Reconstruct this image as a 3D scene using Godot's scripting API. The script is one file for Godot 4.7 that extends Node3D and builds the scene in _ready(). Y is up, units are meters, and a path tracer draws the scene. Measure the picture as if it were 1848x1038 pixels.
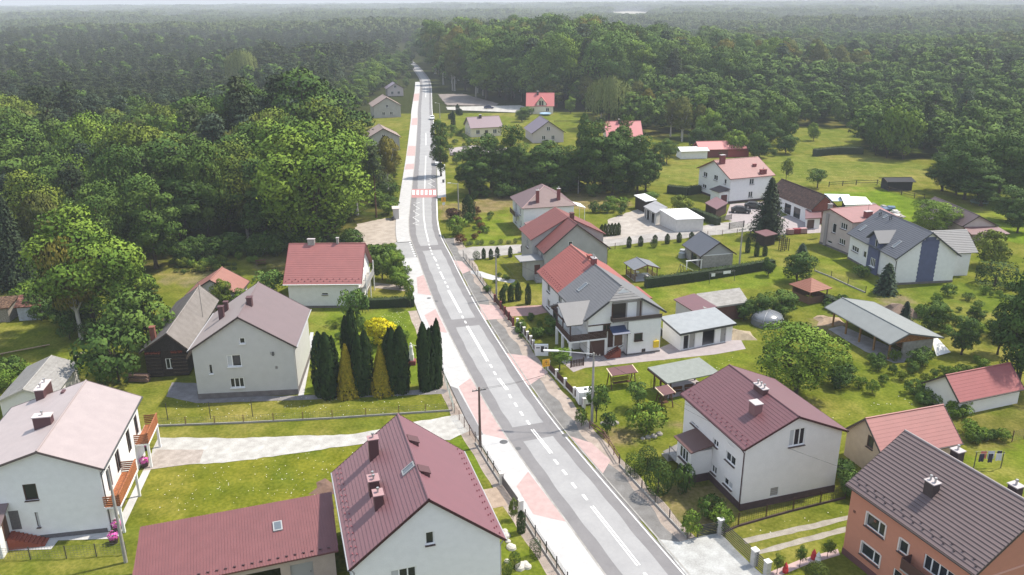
extends Node3D
# A village street seen from the air: metres, y up, the camera stands at x = z = 0.

const FOCAL := 1474.17
const PITCH := 0.33765
const ROLL := -0.006668
const EYE := Vector3(0, 45, 0)
var fw: Vector3
var rt: Vector3
var upv: Vector3
var taken := {}
var mats := {}
var tex := {}
var rng := RandomNumberGenerator.new()

func _ready():
	rng.seed = 77
	fw = Vector3(0, -sin(PITCH), -cos(PITCH))
	var up0 := Vector3(0, cos(PITCH), -sin(PITCH))
	rt = Vector3.RIGHT * cos(ROLL) + up0 * sin(ROLL)
	upv = up0 * cos(ROLL) - Vector3.RIGHT * sin(ROLL)
	var cam := Camera3D.new()
	cam.name = "camera"
	cam.fov = rad_to_deg(2.0 * atan(519.0 / FOCAL))
	cam.near = 0.5
	cam.far = 20000.0
	cam.transform = Transform3D(Basis(rt, upv, -fw), EYE)
	add_child(cam)
	cam.current = true
	var env := Environment.new()
	env.background_mode = Environment.BG_SKY
	var sm := ProceduralSkyMaterial.new()
	sm.sky_top_color = Color(0.78, 0.85, 0.95)
	sm.sky_horizon_color = Color(1.0, 1.0, 1.0)
	sm.sky_curve = 0.2
	sm.ground_horizon_color = Color(0.93, 0.95, 0.97)
	sm.ground_bottom_color = Color(0.25, 0.30, 0.20)
	sm.sky_energy_multiplier = 1.0
	var sky := Sky.new()
	sky.sky_material = sm
	env.sky = sky
	env.background_energy_multiplier = 0.88
	env.tonemap_mode = Environment.TONE_MAPPER_LINEAR
	env.tonemap_exposure = 1.42
	env.fog_enabled = true
	env.fog_density = 0.00027
	env.fog_light_color = Color(0.90, 0.93, 0.97)
	env.sdfgi_enabled = true
	env.ssao_enabled = true
	env.ssil_enabled = true
	var we := WorldEnvironment.new()
	we.name = "world_environment"
	we.environment = env
	add_child(we)
	var sun := DirectionalLight3D.new()
	sun.name = "sun"
	sun.light_energy = 1.6
	sun.light_color = Color(1.0, 0.965, 0.90)
	sun.light_angular_distance = 2.0
	sun.shadow_enabled = true
	add_child(sun)
	sun.look_at_from_position(Vector3.ZERO, -Vector3(0.488, 0.848, -0.207), Vector3.UP)
	make_textures()
	make_protos()
	build_ground()
	build_roads()
	build_houses()
	build_outbuildings()
	build_street_things()
	build_garden_things()
	build_fences()
	build_trees()
	lawn_flowers()
	build_forest()

# ------------------------------------------------------------------ picture rays to places
func ray(px: float, py: float) -> Vector3:
	return (fw * FOCAL + rt * (px - 924.0) - upv * (py - 519.0)).normalized()

func gp(px: float, py: float, h := 0.0) -> Vector3:
	var d := ray(px, py)
	return EYE + d * ((h - EYE.y) / d.y)

func gpl(a: Array, h := 0.0) -> PackedVector2Array:
	var o := PackedVector2Array()
	for i in range(0, a.size(), 2):
		var p := gp(a[i], a[i + 1])
		o.append(Vector2(p.x, p.z))
	return o

func height_at(p: Vector3, px: float, py: float) -> float:
	# how high the ray of a pixel passes over a ground point
	var d := ray(px, py)
	return EYE.y + d.y * (p.z / d.z)

# ------------------------------------------------------------------ shapes
class MB:
	var v := PackedVector3Array()
	var n := PackedVector3Array()
	var c := PackedColorArray()
	var col := Color(1, 1, 1)
	var use_col := false
	func tri(p: Vector3, q: Vector3, r: Vector3):
		var m := (q - p).cross(r - p).normalized()
		v.append(p); v.append(r); v.append(q)
		n.append(m); n.append(m); n.append(m)
		if use_col:
			c.append(col); c.append(col); c.append(col)
	func quad(p: Vector3, q: Vector3, r: Vector3, s: Vector3):
		tri(p, q, r)
		tri(p, r, s)
	func quadn(p: Vector3, q: Vector3, r: Vector3, s: Vector3, want: Vector3):
		if (q - p).cross(r - p).dot(want) >= 0.0:
			quad(p, q, r, s)
		else:
			quad(p, s, r, q)
	func smooth_tri(p: Vector3, q: Vector3, r: Vector3, a: Vector3, b: Vector3, d: Vector3):
		v.append(p); v.append(r); v.append(q)
		n.append(a); n.append(d); n.append(b)
		if use_col:
			c.append(col); c.append(col); c.append(col)
	func box(o: Vector3, s: Vector3, b := Basis.IDENTITY):
		var x := b.x * s.x * 0.5
		var y := b.y * s.y * 0.5
		var z := b.z * s.z * 0.5
		quad(o - x - y + z, o + x - y + z, o + x + y + z, o - x + y + z)
		quad(o + x - y - z, o - x - y - z, o - x + y - z, o + x + y - z)
		quad(o + x - y + z, o + x - y - z, o + x + y - z, o + x + y + z)
		quad(o - x - y - z, o - x - y + z, o - x + y + z, o - x + y - z)
		quad(o - x + y + z, o + x + y + z, o + x + y - z, o - x + y - z)
		quad(o - x - y - z, o + x - y - z, o + x - y + z, o - x - y + z)
	func beam(p: Vector3, q: Vector3, w: float, h: float, up := Vector3.UP):
		var z := (q - p).normalized()
		var x := up.cross(z)
		if x.length() < 0.01:
			x = Vector3.RIGHT.cross(z)
		x = x.normalized()
		var y := z.cross(x).normalized()
		box((p + q) * 0.5, Vector3(w, h, p.distance_to(q)), Basis(x, y, z))
	func tube(p: Vector3, q: Vector3, r0: float, r1: float, k := 8, caps := true):
		var z := (q - p).normalized()
		var x := Vector3.UP.cross(z)
		if x.length() < 0.01:
			x = Vector3.RIGHT
		x = x.normalized()
		var y := z.cross(x)
		for i in k:
			var a := TAU * i / k
			var b := TAU * (i + 1) / k
			var d0 := x * cos(a) + y * sin(a)
			var d1 := x * cos(b) + y * sin(b)
			smooth_tri(p + d0 * r0, p + d1 * r0, q + d1 * r1, d0, d1, d1)
			smooth_tri(p + d0 * r0, q + d1 * r1, q + d0 * r1, d0, d1, d0)
			if caps:
				tri(q, q + d0 * r1, q + d1 * r1)
	func lathe(o: Vector3, prof: Array, k := 12):
		for j in prof.size() - 1:
			var p: Vector2 = prof[j]
			var q: Vector2 = prof[j + 1]
			var sl := Vector2(q.y - p.y, p.x - q.x).normalized()
			for i in k:
				var a := TAU * i / k
				var b := TAU * (i + 1) / k
				var d0 := Vector3(cos(a), 0, -sin(a))
				var d1 := Vector3(cos(b), 0, -sin(b))
				var n0 := d0 * sl.x + Vector3.UP * sl.y
				var n1 := d1 * sl.x + Vector3.UP * sl.y
				var u0 := o + Vector3.UP * p.y
				var u1 := o + Vector3.UP * q.y
				smooth_tri(u0 + d0 * p.x, u0 + d1 * p.x, u1 + d1 * q.x, n0, n1, n1)
				smooth_tri(u0 + d0 * p.x, u1 + d1 * q.x, u1 + d0 * q.x, n0, n1, n0)
	func slab(top: Array, t: float):
		# a polygon, counter-clockwise from above, with thickness t downward along its normal
		var m: Vector3 = (top[1] - top[0]).cross(top[2] - top[0]).normalized()
		var k := top.size()
		for i in range(1, k - 1):
			tri(top[0], top[i], top[i + 1])
			tri(top[0] - m * t, top[i + 1] - m * t, top[i] - m * t)
		for i in k:
			var p: Vector3 = top[i]
			var q: Vector3 = top[(i + 1) % k]
			quad(p - m * t, q - m * t, q, p)
	func mesh() -> ArrayMesh:
		var a := []
		a.resize(Mesh.ARRAY_MAX)
		a[Mesh.ARRAY_VERTEX] = v
		a[Mesh.ARRAY_NORMAL] = n
		if use_col:
			a[Mesh.ARRAY_COLOR] = c
		var m := ArrayMesh.new()
		m.add_surface_from_arrays(Mesh.PRIMITIVE_TRIANGLES, a)
		return m

func numbered(parent: Node, called: String) -> String:
	var key := str(parent.get_instance_id()) + called
	var k: int = taken.get(key, 0)
	taken[key] = k + 1
	return called if k == 0 else "%s_%03d" % [called, k]

func part(parent: Node, called: String, shape, m: Material) -> MeshInstance3D:
	var o := MeshInstance3D.new()
	o.name = numbered(parent, called)
	if shape is MB:
		o.mesh = shape.mesh()
	else:
		o.mesh = shape
	o.material_override = m
	parent.add_child(o, true)
	return o

func boxpart(parent: Node, called: String, o: Vector3, s: Vector3, m: Material, b := Basis.IDENTITY) -> MeshInstance3D:
	var k := MB.new()
	k.box(o, s, b)
	return part(parent, called, k, m)

func tag(o: Node, label: String, category: String, group := ""):
	o.set_meta("label", label)
	o.set_meta("category", category)
	if group != "":
		o.set_meta("group", group)

func thing(called: String, label: String, category: String, at := Vector3.ZERO, turn := 0.0, group := "") -> Node3D:
	var o := Node3D.new()
	o.name = numbered(self, called)
	add_child(o)
	o.position = at
	o.rotation.y = turn
	tag(o, label, category, group)
	return o

func ground_piece(called: String, shape: MB, m: Material) -> MeshInstance3D:
	var o := part(self, called, shape, m)
	o.set_meta("kind", "structure")
	return o

# ------------------------------------------------------------------ materials
func noise_image(sz: int, freq: float, oct: int, sd: int, kind := FastNoiseLite.TYPE_SIMPLEX_SMOOTH) -> Image:
	var f := FastNoiseLite.new()
	f.noise_type = kind
	f.seed = sd
	f.frequency = freq
	f.fractal_octaves = oct
	return f.get_seamless_image(sz, sz)

func mottled(sz: int, layers: Array, lo: Color, hi: Color, sd: int, contrast := 1.6) -> ImageTexture:
	# layers: [frequency, octaves, weight]; a colour between lo and hi
	var acc := PackedFloat32Array()
	acc.resize(sz * sz)
	var tot := 0.0
	for l in layers:
		var im := noise_image(sz, l[0], int(l[1]), sd)
		sd += 11
		im.convert(Image.FORMAT_L8)
		var d := im.get_data()
		for i in sz * sz:
			acc[i] += d[i] / 255.0 * l[2]
		tot += l[2]
	var out := PackedByteArray()
	out.resize(sz * sz * 3)
	for i in sz * sz:
		var t := clampf((acc[i] / tot - 0.5) * contrast + 0.5, 0.0, 1.0)
		out[i * 3] = int(255.0 * lerpf(lo.r, hi.r, t))
		out[i * 3 + 1] = int(255.0 * lerpf(lo.g, hi.g, t))
		out[i * 3 + 2] = int(255.0 * lerpf(lo.b, hi.b, t))
	var img := Image.create_from_data(sz, sz, false, Image.FORMAT_RGB8, out)
	return ImageTexture.create_from_image(img)

func make_textures():
	tex.grass = mottled(1024, [[0.006, 4, 0.9], [0.04, 3, 1.0], [0.3, 2, 1.2]], Color(0.58, 0.64, 0.42), Color(1.0, 0.98, 0.95), 3, 1.9)
	tex.plaster = mottled(512, [[0.02, 4, 0.6], [0.2, 3, 0.8]], Color(0.93, 0.93, 0.93), Color(1, 1, 1), 71, 1.4)
	tex.fine = mottled(512, [[0.01, 4, 0.7], [0.12, 3, 0.8]], Color(0.88, 0.88, 0.885), Color(1, 1, 1), 21, 1.5)
	tex.coarse = mottled(512, [[0.008, 4, 1.0], [0.06, 3, 0.7], [0.3, 2, 0.5]], Color(0.76, 0.75, 0.74), Color(1, 1, 1), 33, 1.6)
	tex.asphalt = mottled(1024, [[0.004, 4, 0.8], [0.03, 3, 0.5], [0.35, 2, 0.8]], Color(0.87, 0.87, 0.875), Color(1, 1, 1), 45, 1.3)
	tex.wood = mottled(512, [[0.02, 4, 1.0], [0.2, 3, 0.8]], Color(0.55, 0.50, 0.46), Color(1, 1, 1), 57, 1.8)
	tex.rust = mottled(512, [[0.012, 5, 1.0], [0.09, 3, 0.6]], Color(0.30, 0.20, 0.18), Color(1, 0.95, 0.9), 61, 2.4)

func M(key: String, r: float, g: float, b: float, rough := 0.85, t := "", size := 8.0, spec := 0.5, metal := 0.0) -> StandardMaterial3D:
	if mats.has(key):
		return mats[key]
	var m := StandardMaterial3D.new()
	m.resource_name = key
	m.albedo_color = Color(r, g, b).linear_to_srgb()
	m.roughness = rough
	m.metallic = metal
	m.metallic_specular = spec
	if t != "":
		m.albedo_texture = tex[t]
		m.uv1_triplanar = true
		m.uv1_world_triplanar = true
		m.uv1_scale = Vector3.ONE / size
	mats[key] = m
	return m

func roofm(key: String, r: float, g: float, b: float, sheen := 1.0, rough := 0.5) -> StandardMaterial3D:
	var m := M(key, r, g, b, rough, "fine", 8.0, 0.6)
	m.rim_enabled = true
	m.rim = sheen * 0.7
	m.rim_tint = 0.2
	return m

func leafmat(key: String, r: float, g: float, b: float) -> StandardMaterial3D:
	if mats.has(key):
		return mats[key]
	var m := StandardMaterial3D.new()
	m.resource_name = key
	m.albedo_color = Color(r, g, b).linear_to_srgb()
	m.vertex_color_use_as_albedo = true
	m.roughness = 0.75
	m.metallic_specular = 0.25
	m.backlight = Color(0.42, 0.46, 0.22)
	m.cull_mode = BaseMaterial3D.CULL_DISABLED
	mats[key] = m
	return m

func glass() -> StandardMaterial3D:
	return M("window_glass", 0.02, 0.024, 0.03, 0.06, "", 1.0, 0.5)

func pvc() -> StandardMaterial3D:
	return M("white_plastic", 0.78, 0.78, 0.78, 0.45)

# ------------------------------------------------------------------ ground
var open_area := PackedVector2Array()
var far_fields := [[[1078, 33, 1100, 22, 1150, 19, 1195, 26, 1182, 36, 1120, 40], true], [[1520, 62, 1540, 56, 1572, 57, 1566, 64, 1535, 67], false], [[1380, 44, 1430, 40, 1500, 42, 1480, 48, 1400, 49], false], [[820, 56, 860, 50, 900, 52, 880, 60, 840, 62], false], [[240, 40, 300, 36, 380, 38, 350, 44, 270, 45], false]]

func build_ground():
	# the clearing that holds the village; woods stand outside it
	open_area = gpl([-260, 1400, -260, 560, -60, 528, 90, 500, 290, 495, 305, 466, 350, 452, 500, 446, 640, 441, 652, 412, 700, 392, 716, 330, 718, 288, 606, 300, 600, 215, 660, 165, 735, 113, 735, 104, 760, 104, 785, 135, 800, 158, 850, 178, 930, 186, 1010, 198, 1062, 198, 1078, 222, 1150, 240, 1240, 258, 1330, 258, 1420, 242, 1430, 226, 1560, 234, 1556, 266, 1600, 288, 1690, 288, 1716, 322, 1722, 348, 1848, 352, 2150, 372, 2300, 1400])
	var far_mesh := MB.new()
	far_mesh.use_col = true
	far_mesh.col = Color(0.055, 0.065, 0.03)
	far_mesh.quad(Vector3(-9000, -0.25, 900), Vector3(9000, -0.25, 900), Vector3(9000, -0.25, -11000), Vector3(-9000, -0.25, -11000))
	var gm := M("grass_ground", 1, 1, 1, 0.95, "grass", 21.0, 0.05)
	gm.vertex_color_use_as_albedo = true
	ground_piece("terrain", far_mesh, gm)
	# near ground: a fine sheet whose colour follows what grows there
	var zones := [
		# [linear colour, outline in the picture]
		[Color(0.205, 0.251, 0.038), [852, 442, 866, 390, 915, 384, 938, 432, 905, 441]],
		[Color(0.191, 0.269, 0.031), [1488, 348, 1545, 336, 1600, 342, 1655, 362, 1705, 374, 1790, 360, 1900, 388, 1900, 450, 1760, 424, 1640, 398, 1560, 376]],
		[Color(0.196, 0.243, 0.039), [1150, 525, 1340, 486, 1478, 470, 1440, 505, 1262, 532, 1160, 546]],
		[Color(0.205, 0.233, 0.039), [1058, 668, 1345, 630, 1352, 658, 1232, 722, 1108, 724, 1068, 694]],
		[Color(0.191, 0.225, 0.039), [1470, 450, 1500, 440, 1620, 512, 1600, 545, 1475, 500]],
		[Color(0.191, 0.211, 0.044), [1110, 450, 1240, 432, 1420, 440, 1450, 470, 1335, 480, 1240, 500, 1110, 500]],
		[Color(0.201, 0.225, 0.041), [1440, 770, 1560, 700, 1640, 688, 1710, 720, 1680, 748, 1560, 770]],
		[Color(0.186, 0.243, 0.034), [800, 800, 858, 786, 908, 872, 880, 884]],
		[Color(0.177, 0.215, 0.034), [893, 930, 940, 920, 1018, 1045, 905, 1045]],
		[Color(0.191, 0.243, 0.038), [556, 556, 762, 553, 778, 590, 806, 690, 556, 716]],
		[Color(0.227, 0.224, 0.035), [240, 945, 275, 842, 365, 835, 560, 812, 705, 775, 640, 900, 260, 960]],
		[Color(0.205, 0.211, 0.042), [275, 790, 280, 715, 805, 700, 812, 750, 690, 770, 440, 790]],
		[Color(0.191, 0.233, 0.035), [1745, 830, 1900, 780, 1900, 900, 1800, 868]],
		[Color(0.180, 0.165, 0.055), [1730, 760, 1848, 720, 1900, 790, 1745, 815]],
		[Color(0.196, 0.211, 0.041), [1320, 985, 1535, 900, 1530, 1000, 1390, 1040]],
		[Color(0.205, 0.225, 0.048), [806, 200, 930, 192, 1066, 200, 1068, 222, 1000, 226, 860, 228, 812, 216]],
		[Color(0.221, 0.233, 0.066), [1160, 335, 1180, 300, 1250, 288, 1400, 278, 1550, 282, 1665, 298, 1695, 320, 1560, 338, 1500, 332, 1420, 336, 1260, 334]],
		[Color(0.201, 0.220, 0.053), [1425, 255, 1440, 228, 1556, 240, 1550, 276, 1430, 276]],
		[Color(0.161, 0.202, 0.038), [1590, 560, 1610, 520, 1740, 510, 1830, 530, 1800, 600, 1700, 610]],
		[Color(0.290, 0.215, 0.150), [790, 372, 930, 352, 1100, 350, 1150, 372, 1090, 378, 930, 372, 850, 390, 800, 400]],
		[Color(0.260, 0.200, 0.130), [1075, 780, 1180, 755, 1230, 770, 1130, 805, 1090, 800]],
		[Color(0.240, 0.190, 0.125), [1180, 880, 1270, 860, 1330, 925, 1280, 960, 1220, 940]],
		[Color(0.170, 0.150, 0.075), [455, 492, 470, 465, 530, 462, 520, 500]],
		[Color(0.250, 0.210, 0.140), [285, 505, 300, 492, 420, 480, 410, 500, 330, 520]],
		[Color(0.191, 0.207, 0.039), [-60, 700, -60, 590, 100, 590, 200, 650, 260, 690, 240, 760, 120, 720]],
		[Color(0.300, 0.225, 0.160), [1440, 590, 1510, 565, 1520, 600, 1480, 612]],
		[Color(0.270, 0.215, 0.170), [1590, 555, 1600, 535, 1650, 540, 1655, 575, 1625, 580]],
	]
	var polys := []
	for z in zones:
		polys.append(gpl(z[1]))
	var big := FastNoiseLite.new()
	big.seed = 5
	big.frequency = 0.03
	big.fractal_octaves = 4
	var mid := FastNoiseLite.new()
	mid.seed = 9
	mid.frequency = 0.16
	mid.fractal_octaves = 3
	var x0 := -125.0
	var z0 := -40.0
	var st := 1.25
	var nx := 216
	var nz := 250
	var cols := PackedColorArray()
	cols.resize((nx + 1) * (nz + 1))
	for j in nz + 1:
		for i in nx + 1:
			var p := Vector2(x0 + i * st, z0 - j * st)
			var w := p + Vector2(mid.get_noise_2d(p.x * 1.7, p.y * 1.7), mid.get_noise_2d(p.x * 1.7 + 90.0, p.y * 1.7)) * 1.6
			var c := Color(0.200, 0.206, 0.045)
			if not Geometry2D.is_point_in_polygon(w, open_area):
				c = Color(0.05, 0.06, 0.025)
			for k in polys.size():
				if Geometry2D.is_point_in_polygon(w, polys[k]):
					c = zones[k][0]
			var a := big.get_noise_2d(p.x, p.y)
			var b := mid.get_noise_2d(p.x, p.y)
			c = c.lerp(Color(0.330, 0.275, 0.105), clampf(a * 0.9 + b * 0.75, 0.0, 0.75))
			c = c.lerp(Color(0.125, 0.172, 0.024), clampf(-a * 0.7 - b * 0.8, 0.0, 0.65))
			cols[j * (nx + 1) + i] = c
	var va := PackedVector3Array()
	var na := PackedVector3Array()
	var ia := PackedInt32Array()
	for j in nz + 1:
		for i in nx + 1:
			va.append(Vector3(x0 + i * st, 0, z0 - j * st))
			na.append(Vector3.UP)
	for j in nz:
		for i in nx:
			var q := j * (nx + 1) + i
			ia.append_array([q, q + nx + 1, q + 1, q + 1, q + nx + 1, q + nx + 2])
	var arr := []
	arr.resize(Mesh.ARRAY_MAX)
	arr[Mesh.ARRAY_VERTEX] = va
	arr[Mesh.ARRAY_NORMAL] = na
	arr[Mesh.ARRAY_COLOR] = cols
	arr[Mesh.ARRAY_INDEX] = ia
	var am := ArrayMesh.new()
	am.add_surface_from_arrays(Mesh.PRIMITIVE_TRIANGLES, arr)
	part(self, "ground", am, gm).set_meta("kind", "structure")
	# far clearings
	for q in far_fields:
		var fs := MB.new()
		sheet(fs, gpl(q[0]), -0.1)
		ground_piece("far_field", fs, M("sand_field", 0.5, 0.46, 0.38, 0.95, "coarse", 90.0) if q[1] else M("hay_field", 0.22, 0.23, 0.10, 0.95, "coarse", 60.0))

func sheet(mb: MB, poly: PackedVector2Array, h: float):
	var t := Geometry2D.triangulate_polygon(poly)
	for i in range(0, t.size(), 3):
		var p := poly[t[i]]
		var q := poly[t[i + 1]]
		var r := poly[t[i + 2]]
		var a := Vector3(p.x, h, p.y)
		var b := Vector3(q.x, h, q.y)
		var c := Vector3(r.x, h, r.y)
		if (b - a).cross(c - a).y > 0:
			mb.tri(a, b, c)
		else:
			mb.tri(a, c, b)

func paved(called: String, px: Array, h: float, m: Material, rough_edge := 0.0) -> MeshInstance3D:
	var poly := gpl(px)
	if rough_edge > 0.0:
		poly = ragged(poly, rough_edge)
	var mb := MB.new()
	sheet(mb, poly, h)
	return ground_piece(called, mb, m)

func ragged(poly: PackedVector2Array, amp: float) -> PackedVector2Array:
	var o := PackedVector2Array()
	for i in poly.size():
		var p := poly[i]
		var q := poly[(i + 1) % poly.size()]
		var k := maxi(1, int(p.distance_to(q) / 0.8))
		for j in k:
			o.append(p.lerp(q, float(j) / k) + Vector2(rng.randf_range(-amp, amp), rng.randf_range(-amp, amp)))
	return o

# ------------------------------------------------------------------ roads
var road_c := PackedVector2Array()   # centre line, every metre
var road_n := PackedVector2Array()   # to the right of it

func catmull(pts: Array, step: float) -> PackedVector2Array:
	var o := PackedVector2Array()
	for i in range(pts.size() - 1):
		var p0: Vector2 = pts[maxi(i - 1, 0)]
		var p1: Vector2 = pts[i]
		var p2: Vector2 = pts[i + 1]
		var p3: Vector2 = pts[mini(i + 2, pts.size() - 1)]
		var k := maxi(1, int(p1.distance_to(p2) / step))
		for j in k:
			o.append(p1.cubic_interpolate(p2, p0, p3, float(j) / k))
	o.append(pts[-1])
	return o

func lane(mb: MB, a: int, b: int, l: float, r: float, h: float, wob := 0.0):
	for i in range(a, mini(b, road_c.size() - 1)):
		var w0 := wob * sin(i * 0.71) * sin(i * 0.37 + 1.0)
		var w1 := wob * sin((i + 1) * 0.71) * sin((i + 1) * 0.37 + 1.0)
		var p := road_c[i]
		var q := road_c[i + 1]
		var n0 := road_n[i]
		var n1 := road_n[i + 1]
		var a0 := p + n0 * (l + w0)
		var b0 := p + n0 * (r - w0)
		var a1 := q + n1 * (l + w1)
		var b1 := q + n1 * (r - w1)
		mb.quad(Vector3(a0.x, h, a0.y), Vector3(b0.x, h, b0.y), Vector3(b1.x, h, b1.y), Vector3(a1.x, h, a1.y))

func kerb(mb: MB, a: int, b: int, off: float, w: float, h: float):
	for i in range(a, mini(b, road_c.size() - 1)):
		var p := road_c[i] + road_n[i] * off
		var q := road_c[i + 1] + road_n[i + 1] * off
		mb.beam(Vector3(p.x, h * 0.5, p.y), Vector3(q.x, h * 0.5, q.y), w, h)

func station(px: float, py: float) -> int:
	var g := gp(px, py)
	var best := 0
	var bd := 1e9
	for i in road_c.size():
		var d := road_c[i].distance_squared_to(Vector2(g.x, g.z))
		if d < bd:
			bd = d
			best = i
	return best

func mark(mb: MB, ax: float, ay: float, bx: float, by: float, w: float, h := 0.032):
	var a := gp(ax, ay)
	var b := gp(bx, by)
	var d := (b - a).normalized()
	var s := Vector3(-d.z, 0, d.x) * w * 0.5
	a.y = h
	b.y = h
	mb.quadn(a - s, a + s, b + s, b - s, Vector3.UP)

func build_roads():
	var pts := [Vector2(24.5, -20), Vector2(17.0, -40), Vector2(10.96, -56), Vector2(8.0, -64), Vector2(5.43, -71), Vector2(1.75, -81.5), Vector2(-1.95, -94), Vector2(-7.98, -117), Vector2(-12.0, -134.8), Vector2(-14.15, -145), Vector2(-17.3, -159.5), Vector2(-19.0, -171.6), Vector2(-19.7, -178.7), Vector2(-21.1, -194), Vector2(-23.3, -218), Vector2(-26.75, -255.6), Vector2(-34.0, -330), Vector2(-37.6, -364.5), Vector2(-47.6, -469.5), Vector2(-55.5, -532), Vector2(-77, -655), Vector2(-100, -760)]
	road_c = catmull(pts, 1.0)
	for i in road_c.size():
		var d := (road_c[mini(i + 1, road_c.size() - 1)] - road_c[maxi(i - 1, 0)]).normalized()
		road_n.append(Vector2(-d.y, d.x))
	var last := road_c.size() - 1
	var s_end := station(757, 150)
	var dark := M("asphalt_dark", 0.215, 0.208, 0.216, 0.9, "asphalt", 13.0, 0.3)
	var pale := M("asphalt_pale", 0.345, 0.343, 0.352, 0.9, "asphalt", 17.0, 0.3)
	var paver := M("pale_paving", 0.48, 0.475, 0.48, 0.9, "fine", 7.0, 0.3)
	var pinkp := M("pink_paving", 0.46, 0.335, 0.325, 0.9, "fine", 6.0, 0.3)
	var white := M("road_paint", 0.80, 0.80, 0.80, 0.7, "fine", 3.0, 0.3)
	var conc := M("concrete", 0.42, 0.41, 0.40, 0.9, "coarse", 5.0, 0.3)
	var mb := MB.new()
	lane(mb, 0, last, -3.15, 3.15, 0.02)
	ground_piece("road", mb, dark)
	# paler worn strip down the middle, cut by patched trenches
	mb = MB.new()
	var cuts := [station(1000, 775), station(925, 575), station(795, 447)]
	cuts.sort()
	var from := 0
	for c in cuts:
		lane(mb, from, c - 1, -1.85, 1.75, 0.026, 0.10)
		from = c + 2
	lane(mb, from, last, -1.85, 1.75, 0.026, 0.10)
	ground_piece("road_worn_strip", mb, pale)
	# pavement with a kerb along the road
	var jn := station(742, 466)
	var js := station(715, 438)
	mb = MB.new()
	lane(mb, 0, jn, -6.3, -3.30, 0.12)
	lane(mb, js, s_end + 8, -6.0, -3.30, 0.12)
	ground_piece("pavement", mb, paver)
	mb = MB.new()
	kerb(mb, 0, s_end, -3.22, 0.16, 0.13)
	ground_piece("kerb", mb, conc)
	mb = MB.new()
	kerb(mb, 0, station(797, 427), 3.38, 0.14, 0.05)
	ground_piece("kerb", mb, conc)
	# verge between pavement and garden fences
	mb = MB.new()
	lane(mb, 0, station(760, 560), -7.7, -6.3, 0.012, 0.12)
	ground_piece("verge", mb, M("sandy_verge", 0.40, 0.335, 0.295, 0.95, "coarse", 6.0))
	mb = MB.new()
	lane(mb, 0, station(800, 430), 3.2, 5.0, 0.014, 0.35)
	ground_piece("verge", mb, M("old_asphalt", 0.205, 0.20, 0.20, 0.95, "coarse", 7.0))
	mb = MB.new()
	lane(mb, 0, station(800, 430), 4.2, 6.6, 0.008, 0.2)
	ground_piece("verge", mb, M("sandy_verge", 0.40, 0.335, 0.295))
	# pink crossings over the pavement
	for q in [[932, 880, 953, 853, 1022, 944, 1008, 941, 962, 930], [828, 699, 849, 684, 917, 796, 872, 785], [752, 502, 765, 497, 780, 535, 754, 531], [766, 570, 786, 559, 807, 602, 779, 598], [737, 264, 751, 264, 749, 282, 734, 282], [733, 297, 749, 296, 747, 306, 730, 307], [744, 214, 754, 213, 753, 226, 742, 227], [747, 170, 757, 169, 756, 182, 746, 183]]:
		paved("driveway_crossing", q, 0.126, pinkp)
	for q in [[818, 470, 834, 472, 850, 488, 834, 495], [863, 549, 898, 552, 912, 575, 874, 578], [914, 638, 952, 643, 990, 672, 955, 696, 941, 682], [1030, 788, 1068, 800, 1102, 831, 1088, 855]]:
		paved("driveway_crossing", q, 0.022, pinkp)
	# waiting place by the crossing
	paved("bus_bay", [788, 297, 803, 297, 805, 357, 790, 358], 0.06, paver)
	# grey patch beside the pink crossing, side street mouths
	paved("asphalt_patch", [812, 698, 826, 703, 872, 786, 858, 790, 838, 752], 0.126, dark)
	paved("side_road", [716, 436, 740, 430, 754, 470, 728, 470, 700, 452], 0.016, pale)
	# red and white crossing
	var red := M("crossing_red", 0.42, 0.20, 0.20, 0.8, "fine", 3.0)
	var rw := MB.new()
	sheet(rw, gpl([743.5, 341.5, 787.2, 341.0, 788.0, 356.5, 742.6, 357.0]), 0.029)
	ground_piece("crossing", rw, red)
	mb = MB.new()
	for k in 6:
		var xx := 746.5 + k * 7.55
		sheet(mb, gpl([xx - 2.2, 343.5, xx + 2.2, 343.5, xx + 2.0, 351.8, xx - 2.4, 351.8]), 0.033)
	# centre markings
	for q in [[1152.6, 1021, 1068, 914], [995, 818.7, 960.4, 775.4], [915.3, 704, 899.7, 683.5], [880, 652.5, 843, 588.4], [831.5, 565, 809.5, 524.4]]:
		var a := gp(q[0], q[1])
		var b := gp(q[2], q[3])
		var s := Vector3(-(b - a).z, 0, (b - a).x).normalized()
		for k in [-0.13, 0.13]:
			var u: Vector3 = a + s * k
			var w: Vector3 = b + s * k
			u.y = 0.032
			w.y = 0.032
			mb.quadn(u - s * 0.06, u + s * 0.06, w + s * 0.06, w - s * 0.06, Vector3.UP)
	for q in [[801, 504, 794.4, 490.7], [787.6, 472, 782.6, 463.7]]:
		mark(mb, q[0], q[1], q[2], q[3], 0.28)
	for q in [[1168, 1041], [1055.7, 898], [1035.8, 876.5], [1019, 853], [1003.7, 834], [953.4, 763], [941.3, 746.8], [931, 731], [920.5, 715.5], [893, 674], [886, 661], [840, 581.7], [834.8, 572.6], [807.9, 517.6], [803.5, 510], [791.5, 484], [789.5, 478.5], [780, 458.5], [778, 452.5], [776, 447.5], [774.5, 442]]:
		var i := station(q[0], q[1])
		var d := Vector3(-road_n[i].y, 0, road_n[i].x) * -1.0
		var g := gp(q[0], q[1])
		g.y = 0.032
		var s := Vector3(road_n[i].x, 0, road_n[i].y)
		mb.quadn(g - s * 0.13 - d * 0.5, g + s * 0.13 - d * 0.5, g + s * 0.13 + d * 0.5, g - s * 0.13 + d * 0.5, Vector3.UP)
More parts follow.
